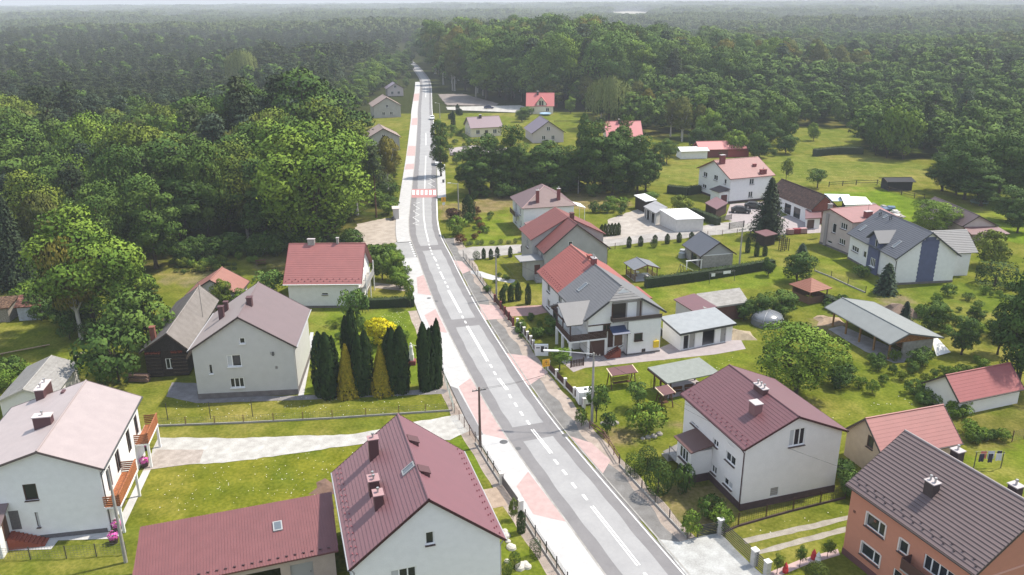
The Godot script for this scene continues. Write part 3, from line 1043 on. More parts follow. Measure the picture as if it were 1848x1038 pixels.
	# white house with red roof beside the street
	h = house("house", "white house with broad faded red roof behind the pruned roadside trees", "house", [-29.187, -124.239, 0.004, 10.906, 9.984, 4.079, 8.976, -0.014, 0.6, 0.6], white, r_pink, {
		"wins": [["c", 580.6, 529, 591.9, 532.2, "1"], ["b", 0.0, 4.6, 2.2, 2.0, "2d"], ["b", 2.6, 1.0, 1.4, 1.4, "2"], ["b", -2.6, 1.0, 1.4, 1.4, "2"]],
		"style": "steps", "step": 0.4, "lip": 0.02, "guards": [1.0], "guard_n": 12, "guardm": M("guard_red", 0.25, 0.07, 0.07, 0.5), "trim": M("red_trim", 0.14, 0.03, 0.03, 0.6), "pipes": [[1.0, 1.0]], "gutterm": pvc(), "plinth": 0.35,
		"chim": [[-1.0, 562, 439.5, 1.1, 0.5, 0.7, M("pale_brick", 0.45, 0.42, 0.40, 0.9, "coarse", 2.0), cap, 0], [-1.0, 609.5, 439.5, 0.35, 0.35, 0.9, M("pale_brick", 0.45, 0.42, 0.40), cap, 0]]})
	# balcony and posts on its street gable
	boxpart(h.node, "balcony_floor", Vector3(6.0, 3.0, 0.6), Vector3(1.2, 0.16, 7.5), M("concrete", 0.42, 0.41, 0.40))
	for z in [4.3, 0.6, -3.0]:
		boxpart(h.node, "post", Vector3(6.5, 1.5, z), Vector3(0.16, 3.0, 0.16), white)
		boxpart(h.node, "post", Vector3(6.5, 4.1, z), Vector3(0.14, 2.2, 0.14), white)
	boxpart(h.node, "railing", Vector3(6.55, 3.55, 0.6), Vector3(0.06, 0.9, 7.4), M("railing_grey", 0.30, 0.30, 0.31, 0.6))

	# white house with balconies, pale roof
	h = house("house", "white house with pale roof and slatted orange balconies at the gravel drive", "house", [-43.161, -67.967, 1.753, 13.347, 11.337, 6.629, 8.935, 1.177, 0.4, 0.5], M("bluish_white_render", 0.82, 0.825, 0.84, 0.9, "plaster", 9.0, 0.3), r_pale, {
		"wins": [["a", 39, 875.2, 70.2, 901.5, "1b"], ["a", 61.6, 925, 73.7, 951, "1bc"], ["c", 2.35, 2.9, 1.2, 2.4, "2bd"], ["c", -1.6, 3.1, 1.3, 2.2, "2bd"], ["c", -4.6, 3.1, 1.3, 2.2, "2bd"], ["c", 5.4, 3.1, 1.1, 2.2, "1bd"], ["c", -2.6, 0.3, 1.2, 1.6, "2b"]],
		"trim": M("umber_trim", 0.13, 0.10, 0.10, 0.6), "pipes": [[-1.0, 1.0]], "gutterm": M("anthracite", 0.05, 0.05, 0.055, 0.5),
		"chim": [[-1.0, 80, 712, 2.4, 0.8, 1.0, darkbr, M("pale_cap", 0.5, 0.44, 0.44, 0.6), 2], [-1.0, 80, 768, 0.8, 1.5, 1.0, darkbr, M("pale_cap", 0.5, 0.44, 0.44), 1]], "ridgem": M("roof_pale_ridge", 0.30, 0.25, 0.25, 0.5)})
	boxpart(h.node, "roof_hatch", on_slope(h, -1.0, 114, 708) + Vector3(0, 0.08, 0), Vector3(0.7, 0.16, 0.3), darkbr)
	var orange_wood := M("orange_wood", 0.47, 0.17, 0.065, 0.6, "wood", 2.5)
	for bal in [[3.9, 8.2, 7.0], [-7.2, -1.2, 7.05]]:
		var x0: float = bal[0]
		var x1: float = bal[1]
		var z1: float = bal[2]
		var b := boxpart(h.node, "balcony", Vector3((x0 + x1) / 2, 2.72, (5.67 + z1) / 2), Vector3(x1 - x0, 0.18, z1 - 5.67), M("bluish_white_render", 0.74, 0.75, 0.775))
		for k in 5:
			var y := 3.0 + k * 0.21
			boxpart(b, "slat", Vector3((x0 + x1) / 2, y, z1), Vector3(x1 - x0, 0.14, 0.04), orange_wood)
			boxpart(b, "slat", Vector3(x0, y, (5.67 + z1) / 2), Vector3(0.04, 0.14, z1 - 5.69), orange_wood)
			boxpart(b, "slat", Vector3(x1, y, (5.67 + z1) / 2), Vector3(0.04, 0.14, z1 - 5.69), orange_wood)
		boxpart(b, "handrail", Vector3((x0 + x1) / 2, 4.02, z1), Vector3(x1 - x0 + 0.1, 0.06, 0.16), orange_wood)
		boxpart(b, "deck", Vector3((x0 + x1) / 2, 2.83, (5.67 + z1) / 2), Vector3(x1 - x0 - 0.05, 0.04, z1 - 5.75), orange_wood)
		for px in [x0 + 0.1, x1 - 0.1]:
			boxpart(b, "pillar", Vector3(px, 1.32, z1 - 0.15), Vector3(0.22, 2.62, 0.22), M("bluish_white_render", 0.74, 0.75, 0.775))
	# porch annex with brick steps
	var annex := boxpart(h.node, "porch", Vector3(-7.85, 1.5, -4.6), Vector3(2.3, 3.0, 4.4), M("bluish_white_render", 0.74, 0.75, 0.775))
	var ar := MB.new()
	ar.slab([Vector3(-9.3, 3.05, -7.0), Vector3(-9.3, 3.05, -2.1), Vector3(-6.69, 4.0, -2.1), Vector3(-6.69, 4.0, -7.0)], 0.14)
	part(annex, "porch_roof", ar, r_brown)
	boxpart(annex, "porch_door", Vector3(-7.6, 2.1, -2.38), Vector3(1.0, 2.0, 0.06), M("door_brown", 0.12, 0.06, 0.04, 0.5))
	boxpart(annex, "stone_panel", Vector3(-6.66, 2.2, -1.9), Vector3(0.06, 1.9, 0.8), M("stone_grey", 0.17, 0.16, 0.17, 0.9, "coarse", 1.0))
	var brickstep := M("brick_step", 0.27, 0.065, 0.04, 0.85, "fine", 1.0)
	for k in 9:
		boxpart(annex, "step", Vector3(-7.35, 0.065 + (8 - k) * 0.066, -2.2 + k * 0.32), Vector3(1.15, 0.13 + (8 - k) * 0.132, 0.34), brickstep)
	boxpart(h.node, "plinth_strip", Vector3(-6.71, 0.2, 2.6), Vector3(0.05, 0.4, 5.6), M("stone_grey", 0.17, 0.16, 0.17))

	# big white house with maroon roof
	h = house("house", "big white gabled house with shiny maroon tile roof and three clad chimneys", "house", [-8.253, -57.508, 1.864, 13.054, 11.074, 6.023, 10.775, 0.128, 0.3, 0.4], white, r_maroon, {
		"wins": [["a", 766.8, 961.6, 784.2, 981.4, "1"], ["a", 704, 1031, 753, 1062, "3c"]],
		"style": "steps", "step": 0.35, "lip": 0.03, "guards": [-1.0, 1.0], "guard_n": 15, "guardm": M("guard_maroon", 0.26, 0.08, 0.10, 0.35), "trim": M("maroon_trim", 0.05, 0.012, 0.018, 0.5), "gutterm": M("pale_gutter", 0.35, 0.35, 0.37, 0.5), "pipes": [[-1.0, 1.0], [-1.0, -1.0]],
		"sky": [[-1.0, 737.5, 847, 0.75, 1.2]],
		"chim": [[-1.0, 675, 824, 0.7, 0.8, 1.75, darkbr, M("cap_pink", 0.33, 0.20, 0.21, 0.6), 1], [-1.0, 675, 886, 1.0, 0.8, 1.15, darkbr, M("cap_pink", 0.33, 0.20, 0.21), 2], [-1.0, 683.5, 912, 0.9, 0.7, 1.1, darkbr, M("cap_pink", 0.33, 0.20, 0.21), 1]]})
	for q in [[744, 797], [763.5, 852]]:
		var p := on_slope(h, 1.0, q[0], q[1])
		var dm := MB.new()
		dm.slab([p + Vector3(-0.5, 0.1, 0.55), p + Vector3(0.5, 0.1, 0.55), p + Vector3(0.5, 0.5, -0.35), p + Vector3(-0.5, 0.5, -0.35)], 0.1)
		dm.box(p + Vector3(0, -0.1, 0.1), Vector3(0.9, 0.5, 0.7))
		part(h.node, "roof_vent_hood", dm, darkbr)

	# long garage with ribbed roof
	var ga := mono("garage", "long beige garage with ribbed maroon lean-to roof beside the big gabled house", "garage", gp(252.9, 951, 4.2), gp(598.6, 887.5, 4.2), gp(610.5, 994, 2.9), M("beige_render", 0.50, 0.40, 0.335, 0.9, "fine", 6.0), M("roof_ribbed", 0.185, 0.068, 0.072, 0.5, "fine", 9.0), {"style": "ribs", "step": 0.235, "lip": 0.035, "doors": [[0.05, 0.20, 0.05, 2.2, 0], [0.28, 0.44, 0.05, 2.2, 0], [0.53, 0.71, 0.05, 2.2, 0], [0.76, 0.88, 0.05, 2.2, 1]], "skyl": [0.70, 0.43]})
	var gl: Vector3 = ga.get_meta("near_left")
	var gr: Vector3 = ga.get_meta("near_right")
	var gu: Vector3 = ga.get_meta("uphill")
	for k in 22:
		var p := gl.lerp(gr, 0.06 + k * 0.0425) + gu * 0.45
		boxpart(ga, "snow_guard", p + Vector3.UP * 0.09, Vector3(0.22, 0.07, 0.10), M("guard_dark", 0.07, 0.03, 0.035, 0.5))

	# white two-storey house with wine roof, side porch
	h = house("house", "white two-storey house with wine-red roof and boxed side porch by clipped bushes", "house", [24.372, -71.762, 1.874, 11.195, 10.349, 6.714, 9.163, -0.084, 0.3, 0.4], M("aged_white", 0.77, 0.75, 0.745, 0.9, "plaster", 12.0, 0.3), r_wine, {
		"wins": [["a", 1426.2, 776.3, 1451.2, 802, "3c"], ["a", 1391, 881.5, 1403.6, 893.6, "v"], ["d", 1310.7, 812, 1326.3, 844, "2"], ["d", 1287.2, 789.5, 1295.9, 810, "2"], ["d", 1247.4, 759, 1260.4, 775, "2"], ["d", 1307.2, 858.9, 1321, 886, "2c"], ["d", 1284.7, 836.3, 1292.5, 859, "2"], ["d", 1313.3, 796.6, 1325.4, 808.5, "1n"], ["d", 1249, 742, 1259, 751, "1n"]],
		"style": "steps", "step": 0.35, "lip": 0.02, "guards": [-1.0], "guard_n": 13, "guardm": M("guard_maroon", 0.26, 0.08, 0.10), "plinth": 0.75, "plinthm": M("plinth_brown", 0.10, 0.06, 0.065, 0.9, "coarse", 2.0), "pipes": [[-1.0, -1.0]], "trim": M("maroon_trim", 0.05, 0.012, 0.018),
		"chim": [[-1.0, 1363, 744, 1.0, 0.8, 1.0, M("clad_pinkbrown", 0.20, 0.10, 0.105, 0.6), cap, 0], [-1.0, 1373, 706, 1.6, 0.6, 0.5, darkbr, cap, 3]]})
	# raised porch
	var aged := M("aged_white", 0.68, 0.66, 0.655)
	var porch := boxpart(h.node, "porch", Vector3(1.15, 2.28, -6.35), Vector3(2.75, 2.56, 2.3), aged)
	var pr := MB.new()
	pr.slab([Vector3(2.95, 3.75, -7.75), Vector3(-0.55, 3.75, -7.75), Vector3(-0.55, 4.25, -5.2), Vector3(2.95, 4.25, -5.2)], 0.12)
	part(porch, "porch_roof", pr, M("porch_sheet", 0.095, 0.045, 0.040, 0.5))
	boxpart(porch, "porch_base", Vector3(1.15, 0.5, -6.35), Vector3(2.5, 1.0, 2.1), M("plinth_brown", 0.10, 0.06, 0.065))
	window_part(porch, Vector3(1.15, 0, -7.5), Vector3(1, 0, 0), Vector3(0, 0, -1), Rect2(-1.0, 2.1, 1.7, 1.35), "3", M("dark_sill", 0.06, 0.035, 0.035), 0.02)
	boxpart(porch, "landing", Vector3(3.4, 0.9, -6.9), Vector3(1.7, 0.14, 1.1), M("concrete", 0.42, 0.41, 0.40))
	for k in 5:
		boxpart(porch, "step", Vector3(4.4 + k * 0.28, 0.42 - k * 0.085, -6.9), Vector3(0.3, 0.84 - k * 0.17, 1.1), M("concrete", 0.42, 0.41, 0.40))
	for q in [Vector3(2.7, 1.4, -7.4), Vector3(4.2, 1.4, -7.4)]:
		boxpart(porch, "rail_post", q, Vector3(0.05, 0.9, 0.05), M("dark_metal", 0.08, 0.08, 0.085))
	boxpart(porch, "handrail", Vector3(3.45, 1.85, -7.4), Vector3(1.6, 0.05, 0.05), M("dark_metal", 0.08, 0.08, 0.085))

	# orange house
	var orange := M("orange_render", 0.55, 0.245, 0.165, 0.9, "plaster", 8.0, 0.3)
	h = house("house", "terracotta orange house with dark brown tile roof beside the wheel tracks", "house", [35.303, -55.056, 1.947, 11.826, 10.511, 6.828, 10.663, 0.007, 0.3, 0.4], orange, r_choc, {
		"wins": [["d", 1565, 924, 1596, 973, "2u"], ["d", 1555.6, 976.8, 1586.6, 1025, "2u"], ["d", 1624.3, 971, 1637.5, 1006, "1"], ["d", 1613, 1024, 1625, 1056, "1"], ["d", 1669.5, 998.4, 1718.5, 1065, "4d"]],
		"style": "steps", "step": 0.335, "lip": 0.055, "guards": [-1.0], "guard_n": 13, "guardm": M("guard_black", 0.045, 0.03, 0.032, 0.5), "plinth": 0.6, "plinthm": M("plinth_plum", 0.14, 0.06, 0.06, 0.9), "ridgem": M("ridge_pale", 0.28, 0.24, 0.24, 0.5),
		"chim": [[-1.0, 1680, 889, 0.85, 0.7, 0.95, M("chim_black", 0.045, 0.03, 0.032, 0.6), cap, 2]]})
	for q in [[1729, 813], [1834, 876]]:
		var p: Vector3 = h.inv * gp(q[0], q[1], 10.9)
		chimney(h.node, Vector3(p.x, 9.75, p.z), 0.75, 0.7, 1.15, M("chim_black", 0.045, 0.03, 0.032), cap, 1)
	var sur := M("window_surround", 0.66, 0.58, 0.55, 0.8)
	for q in [["d", 1565, 924, 1596, 973], ["d", 1555.6, 976.8, 1586.6, 1025], ["d", 1624.3, 971, 1637.5, 1006]]:
		var p := on_face(h, "d", q[1], q[2])
		var r := on_face(h, "d", q[3], q[4])
		var zz := -h.W / 2 - 0.02
		var su := MB.new()
		su.box(Vector3(p.x, (p.y + r.y) / 2, zz), Vector3(0.14, p.y - r.y + 0.14, 0.05))
		su.box(Vector3(r.x, (p.y + r.y) / 2, zz), Vector3(0.14, p.y - r.y + 0.14, 0.05))
		su.box(Vector3((p.x + r.x) / 2, p.y + 0.07, zz - 0.003), Vector3(absf(p.x - r.x) - 0.14, 0.14, 0.05))
		part(h.node, "surround", su, sur)
	var bal := boxpart(h.node, "balcony", Vector3(-2.7, 3.55, -5.75), Vector3(4.0, 0.16, 1.1), M("concrete", 0.42, 0.41, 0.40))
	boxpart(bal, "railing", Vector3(-2.7, 4.1, -6.28), Vector3(4.0, 0.95, 0.05), M("railing_dark", 0.07, 0.03, 0.03, 0.5))
	boxpart(bal, "railing", Vector3(-0.7, 4.1, -5.75), Vector3(0.05, 0.95, 1.05), M("railing_dark", 0.07, 0.03, 0.03))
	boxpart(h.node, "stripe", Vector3(-5.93, 5.9, 0), Vector3(0.04, 0.16, 9.6), M("stripe_pink", 0.62, 0.34, 0.27, 0.8))
	for q in [Vector3(3.1, 5.1, -5.28), Vector3(5.3, 4.6, -5.28)]:
		boxpart(h.node, "house_number", q, Vector3(0.22, 0.22, 0.05), M("plate_brown", 0.16, 0.06, 0.04, 0.6))

	# semi-detached pair, half red roof and half grey
	build_pair(white, r_red, r_grey)

	# grey gabled house with red roof and raised rear part
	var gr2 := M("grey_render_warm", 0.43, 0.42, 0.405, 0.9, "fine", 9.0, 0.3)
	h = house("house", "grey gabled house with red roof and raised rear eaves beside the side street", "house", [9.553, -138.214, 1.828, 11.449, 11.062, 5.019, 9.691, -0.135, 0.4, 0.4], gr2, M("roof_dull_red", 0.20, 0.062, 0.055, 0.6, "fine", 7.0), {
		"wins": [["a", 1026, 436, 1033.6, 443, "1n"], ["d", -3.6, 3.0, 1.5, 1.4, "2"], ["d", -3.6, 0.9, 1.4, 1.3, "2"]], "style": "steps", "step": 0.36, "lip": 0.025, "guards": [-1.0], "guard_n": 6, "pipes": [[-1.0, 1.0]]})
	var rr := M("roof_dull_red", 0.255, 0.075, 0.072)
	var ro := -0.135
	for side in [-1.0, 1.0]:
		var e := Vector3(0, 6.2, side * 6.9)
		var r := Vector3(0, 9.78, ro)
		var poly := [e + Vector3(-1.5, 0, 0), e + Vector3(6.2, 0, 0), r + Vector3(6.2, 0, 0), r + Vector3(-1.5, 0, 0)]
		if side < 0:
			poly = [poly[1], poly[0], poly[3], poly[2]]
		roof_poly(h.node, "rear_roof", poly, rr, "steps", 0.36, 0.025)
		var wm := MB.new()
		wall_face(wm, Vector3(-1.2, 0, 0), Vector3(0, 0, 1), Vector3(-1, 0, 0), [Vector2(-6.5, 6.2), Vector2(0, 9.55)] if side < 0 else [Vector2(0, 9.55), Vector2(6.5, 6.2)], [])
		wall_face(wm, Vector3(0, 0, side * 6.5), Vector3(1, 0, 0), Vector3(0, 0, side), [Vector2(-1.2, 6.25), Vector2(5.8, 6.25)], [Rect2(1.2, 3.9, 1.5, 1.4), Rect2(1.2, 1.0, 1.5, 1.4)])
		wall_face(wm, Vector3(5.8, 0, 0), Vector3(0, 0, 1), Vector3(1, 0, 0), [Vector2(-6.5, 6.2), Vector2(0, 9.55)] if side < 0 else [Vector2(0, 9.55), Vector2(6.5, 6.2)], [])
		part(h.node, "rear_wall", wm, gr2)
		for y in [3.9, 1.0]:
			window_part(h.node, Vector3(0, 0, side * 6.5), Vector3(1, 0, 0), Vector3(0, 0, side), Rect2(1.2, y, 1.5, 1.4), "2", M("dark_sill", 0.06, 0.035, 0.035))
	chimney(h.node, Vector3(-0.9, 9.3, 0.7), 0.8, 0.6, 1.0, M("chim_maroon", 0.10, 0.03, 0.03, 0.6), M("chim_maroon", 0.10, 0.03, 0.03), 0)
	# entrance block with steps
	boxpart(h.node, "entrance_block", Vector3(-3.2, 1.7, -7.0), Vector3(2.6, 3.4, 3.0), gr2)
	boxpart(h.node, "entrance_roof", Vector3(-3.0, 3.5, -7.6), Vector3(3.6, 0.16, 4.2), M("felt_grey", 0.25, 0.25, 0.26, 0.9))
	boxpart(h.node, "entrance_door", Vector3(-4.52, 1.6, -6.6), Vector3(0.06, 2.1, 1.0), M("door_maroon", 0.10, 0.025, 0.025, 0.5))
	for k in 6:
		boxpart(h.node, "step", Vector3(-4.75 - k * 0.28, 0.5 - k * 0.083, -6.6), Vector3(0.3, 1.0 - k * 0.166, 1.3), M("concrete", 0.42, 0.41, 0.40))

	# white house with hipped roof
	h = house("house", "white house with hipped mauve roof and two brick chimneys behind the gabled houses", "house", [6.55, -167.287, 0.224, 10.62, 9.907, 5.406, 5.46, 0.0, 0.5, 0.5], white, r_wine, {"noroof": true, "wins": [["c", 2.2, 3.4, 1.2, 1.2, "1n"], ["a", 2.0, 3.2, 1.2, 1.4, "2"], ["a", -1.8, 3.0, 1.3, 1.9, "2d"], ["a", 2.4, 0.9, 1.0, 1.3, "1"], ["a", -1.8, 0.7, 1.3, 1.6, "2"]]})
	var hw := roofm("roof_mauve", 0.125, 0.058, 0.064, 0.6)
	var c0 := Vector3(-5.81, 5.41, 5.45)
	var c1 := Vector3(5.81, 5.41, 5.45)
	var c2 := Vector3(5.81, 5.41, -5.45)
	var c3 := Vector3(-5.81, 5.41, -5.45)
	var a0 := Vector3(0.1, 8.75, 0.5)
	var a1 := Vector3(0.1, 8.75, -1.3)
	roof_poly(h.node, "roof", [c0, c1, a0], hw, "steps", 0.36, 0.02)
	roof_poly(h.node, "roof", [c3, c0, a0, a1], hw, "steps", 0.36, 0.02)
	roof_poly(h.node, "roof", [c1, c2, a1, a0], hw, "steps", 0.36, 0.02)
	roof_poly(h.node, "roof", [c2, c3, a1], hw, "steps", 0.36, 0.02)
	for e in [[c0, a0], [c1, a0], [c2, a1], [c3, a1], [a0, a1]]:
		var hc := MB.new()
		hc.tube(e[0], e[1], 0.08, 0.08, 6)
		part(h.node, "hip_cap", hc, M("hip_cap_pale", 0.32, 0.20, 0.20, 0.5))
	for q in [[970, 361], [1008, 358]]:
		var p: Vector3 = h.inv * gp(q[0], q[1], 6.7)
		chimney(h.node, Vector3(p.x, 6.4, p.z), 0.6, 0.6, 2.3, M("brick_deep", 0.20, 0.05, 0.05, 0.9), cap, 1)
	for k in 2:
		var p: Vector3 = h.inv * gp(948 + k * 4.5, 348 + k * 3.6, 6.6)
		boxpart(h.node, "skylight", Vector3(p.x, p.y + 0.1, p.z), Vector3(0.7, 0.08, 1.5), M("sky_glass", 0.10, 0.12, 0.14, 0.04, "", 1.0, 0.9), Basis(Vector3(0, 0, 1), 0.51))
	boxpart(h.node, "balcony", Vector3(-5.8, 2.7, -1.2), Vector3(1.0, 0.14, 4.5), M("concrete", 0.42, 0.41, 0.40))
	boxpart(h.node, "railing", Vector3(-6.28, 3.25, -1.2), Vector3(0.05, 0.95, 4.5), M("railing_dark", 0.07, 0.03, 0.03))
	var awn := MB.new()
	awn.slab([Vector3(5.5, 5.1, 3.4), Vector3(8.4, 4.3, 3.4), Vector3(8.4, 4.3, -0.5), Vector3(5.5, 5.1, -0.5)], 0.06)
	part(h.node, "awning", awn, M("awning_white", 0.74, 0.74, 0.76, 0.6))
	for z in [3.2, -0.3]:
		boxpart(h.node, "post", Vector3(8.2, 2.1, z), Vector3(0.08, 4.2, 0.08), M("white_plastic", 0.78, 0.78, 0.78))
	mono("annex", "low maroon-roofed annex between the hipped house and the grey gabled house", "annex", gp(946, 402, 3.2), gp(982, 390, 3.2), gp(990, 399, 2.5), white, M("roof_wine", 0.165, 0.042, 0.060), {})

	# white house with pink roof
	h = house("house", "tall white house with faded pink roof at the end of the side street", "house", [53.91, -194.608, 0.346, 11.501, 13.263, 5.912, 9.015, -0.024, 0.5, 0.5], white, roofm("roof_pink_brown", 0.27, 0.105, 0.10, 0.6), {
		"wins": [["a", 1269.8, 309.5, 1276.1, 320.4, "2"], ["a", 1288.7, 315, 1295, 326.7, "2"], ["a", 1307.5, 322.8, 1310.7, 333, "1"], ["a", 1268, 331.4, 1274.2, 340.9, "2"], ["a", 1287, 338.5, 1292.6, 347, "2"], ["c", 1353.4, 322.8, 1360.6, 332.5, "2"], ["c", 1351.2, 346, 1358, 356, "2"]],
		"style": "steps", "step": 0.4, "lip": 0.02, "plinth": 0.5, "plinthm": M("plinth_brown", 0.10, 0.06, 0.065), "trim": M("red_trim", 0.14, 0.03, 0.03),
		"chim": [[1.0, 1361.5, 300, 0.8, 0.6, 0.5, M("brick_deep", 0.20, 0.05, 0.05), M("brick_deep", 0.20, 0.05, 0.05), 0], [1.0, 1377, 313, 1.5, 0.8, 0.9, M("brick_deep", 0.20, 0.05, 0.05), M("brick_deep", 0.20, 0.05, 0.05), 1], [-1.0, 1304, 286, 1.2, 0.8, 0.8, M("brick_deep", 0.20, 0.05, 0.05), cap, 0]]})
	boxpart(h.node, "porch", Vector3(-7.0, 1.4, 4.6), Vector3(2.6, 2.8, 3.6), white)
	var pq := MB.new()
	pq.slab([Vector3(-8.6, 2.85, 6.8), Vector3(-5.75, 3.5, 6.8), Vector3(-5.75, 3.5, 2.5), Vector3(-8.6, 2.85, 2.5)], 0.12)
	part(h.node, "porch_roof", pq, M("porch_dark", 0.06, 0.045, 0.05, 0.6))
	boxpart(h.node, "porch_door", Vector3(-7.0, 1.1, 6.42), Vector3(1.6, 2.0, 0.06), M("door_maroon", 0.10, 0.025, 0.025))

	# beige house beside the slate-roofed one
	h = house("house", "beige two-storey house with low pink roof adjoining the slate-roofed house", "house", [66.025, -150.511, 0.3, 10.0, 8.431, 6.414, 7.423, -1.974, 0.3, 0.4], M("beige_pink_render", 0.56, 0.475, 0.455, 0.9, "fine", 8.0, 0.3), M("roof_pink_brown", 0.33, 0.135, 0.135), {
		"wins": [["a", 1518.2, 400.5, 1528.4, 416.2, "3"], ["a", 1503.3, 402, 1508, 421.7, "1"], ["a", 1515, 428.8, 1524.5, 443.7, "3"], ["a", 1493.8, 432.7, 1500.9, 440.5, "1n"]], "plinth": 0.4, "pipes": [[-1.0, -1.0]], "trim": M("red_trim", 0.14, 0.03, 0.03),
		"chim": [[-1.0, 1497.5, 381, 0.7, 0.6, 1.4, M("pale_brick", 0.45, 0.42, 0.40), cap, 1], [1.0, 1566, 392, 1.4, 0.8, 1.1, M("brick_deep", 0.20, 0.05, 0.05), cap, 0]]})
	boxpart(h.node, "pilaster", Vector3(-5.1, 3.2, -2.6), Vector3(0.25, 6.2, 0.7), M("pilaster_grey", 0.30, 0.27, 0.27, 0.9))
	var tv := MB.new()
	tv.tube(on_slope(h, 1.0, 1566, 388), on_slope(h, 1.0, 1566, 388) + Vector3(0, 2.4, 0), 0.03, 0.03, 5)
	tv.beam(on_slope(h, 1.0, 1566, 388) + Vector3(-0.7, 2.3, 0), on_slope(h, 1.0, 1566, 388) + Vector3(0.7, 2.3, 0), 0.04, 0.04)
	part(h.node, "aerial", tv, M("dark_metal", 0.08, 0.08, 0.085))

	# slate-blue roofed white house with a blue band
	var blue := M("blue_band", 0.105, 0.12, 0.225, 0.9, "fine", 6.0)
	h = house("house", "white house with dark slate-blue roof and a vertical blue band on its gable", "house", [67.731, -136.27, 1.693, 15.081, 10.408, 4.694, 8.909, 0.012, 0.4, 0.5], white, r_slate, {
		"wins": [["d", 1538.4, 441.4, 1549, 457.7, "3"], ["d", 1558.7, 452, 1562.5, 466.6, "1n"]],
		"style": "steps", "step": 0.36, "lip": 0.045, "plinth": 0.35, "sky": [[-1.0, 1558, 412, 0.8, 1.5], [-1.0, 1619, 441.5, 0.8, 1.7], [-1.0, 1598.5, 391.5, 0.6, 0.9]], "pipes": [[-1.0, -1.0]], "trim": M("slate_trim", 0.04, 0.045, 0.055, 0.5)})
	for y in [391.0, 397.5]:
		for k in 2:
			var p := on_slope(h, -1.0, (1586.5 if y < 395 else 1605.5) + k * 3.2, y - k * 1.2)
			var vp := MB.new()
			vp.tube(p, p + Vector3(0, 0.6, 0), 0.07, 0.07, 7)
			vp.tube(p + Vector3(0, 0.5, 0), p + Vector3(0, 0.75, 0), 0.12, 0.12, 7)
			part(h.node, "vent_pipe", vp, M("slate_trim", 0.04, 0.045, 0.055))
	# the band: alternate toothed blocks
	for k in 20:
		var y0 := 0.36 + k * 0.36
		if y0 > 7.4:
			break
		var wz := 1.5 + (0.07 if k % 2 == 0 else 0.0)
		var yt := minf(y0 + 0.36, 8.0)
		boxpart(h.node, "blue_band", Vector3(-7.56, (y0 + yt) / 2, 0.15), Vector3(0.05, yt - y0, wz * 2), blue)
	boxpart(h.node, "blue_band", Vector3(-7.56, 7.75, 0.1), Vector3(0.05, 0.62, 1.9), blue)
	# blue bay with a gabled dormer
	var bay := MB.new()
	wall_face(bay, Vector3(0, 0, -5.55), Vector3(1, 0, 0), Vector3(0, 0, -1), [Vector2(-2.4, 5.9), Vector2(-0.8, 7.25), Vector2(0.8, 5.9)], [Rect2(-1.75, 4.7, 0.7, 1.5), Rect2(-1.9, 1.2, 1.5, 1.5)], 0.12)
	wall_face(bay, Vector3(-2.4, 0, 0), Vector3(0, 0, 1), Vector3(-1, 0, 0), [Vector2(-5.55, 5.9), Vector2(-3.0, 5.9)], [])
	wall_face(bay, Vector3(0.8, 0, 0), Vector3(0, 0, 1), Vector3(1, 0, 0), [Vector2(-5.55, 5.9), Vector2(-3.0, 5.9)], [])
	part(h.node, "bay", bay, blue)
	window_part(h.node, Vector3(0, 0, -5.55), Vector3(1, 0, 0), Vector3(0, 0, -1), Rect2(-1.75, 4.7, 0.7, 1.5), "1", pvc(), 0.12)
	window_part(h.node, Vector3(0, 0, -5.55), Vector3(1, 0, 0), Vector3(0, 0, -1), Rect2(-1.9, 1.2, 1.5, 1.5), "3", pvc(), 0.12)
	roof_poly(h.node, "dormer_roof", [Vector3(-2.8, 5.75, -6.0), Vector3(-0.8, 7.45, -6.0), Vector3(-0.8, 7.45, -1.6), Vector3(-2.8, 5.75, -3.4)], r_slate, "steps", 0.36, 0.045)
	roof_poly(h.node, "dormer_roof", [Vector3(-0.8, 7.45, -6.0), Vector3(1.2, 5.75, -6.0), Vector3(1.2, 5.75, -3.4), Vector3(-0.8, 7.45, -1.6)], r_slate, "steps", 0.36, 0.045)
	# rear wing
	var wg := MB.new()
	wall_face(wg, Vector3(-4.6, 0, 0), Vector3(0, 0, 1), Vector3(-1, 0, 0), [Vector2(5.0, 4.4), Vector2(10.0, 4.4)], [])
	wall_face(wg, Vector3(0, 0, 10.0), Vector3(1, 0, 0), Vector3(0, 0, 1), [Vector2(-4.6, 4.4), Vector2(-1.2, 7.0), Vector2(2.2, 4.4)], [Rect2(-2.2, 1.0, 1.4, 1.4)])
	wall_face(wg, Vector3(2.2, 0, 0), Vector3(0, 0, 1), Vector3(1, 0, 0), [Vector2(5.0, 4.4), Vector2(10.0, 4.4)], [])
	part(h.node, "wing_wall", wg, white)
	roof_poly(h.node, "wing_roof", [Vector3(-5.1, 4.2, 10.9), Vector3(-1.2, 7.25, 10.9), Vector3(-1.2, 7.25, 2.0), Vector3(-5.1, 4.2, 5.6)], r_slate, "steps", 0.36, 0.045)
	roof_poly(h.node, "wing_roof", [Vector3(-1.2, 7.25, 10.9), Vector3(2.7, 4.2, 10.9), Vector3(2.7, 4.2, 5.6), Vector3(-1.2, 7.25, 2.0)], r_slate, "steps", 0.36, 0.045)

	# brown house beyond
	h = house("house", "low house with dark mauve roof and a red lean-to behind the walnut tree", "house", [90.655, -161.445, 1.612, 15.571, 6.313, 3.202, 5.235, -0.532, 0.4, 0.4], M("beige_pink_render", 0.56, 0.475, 0.455), M("roof_dark_mauve", 0.105, 0.07, 0.075, 0.5, "fine", 7.0), {"style": "steps", "step": 0.36, "lip": 0.03})
	var lt := MB.new()
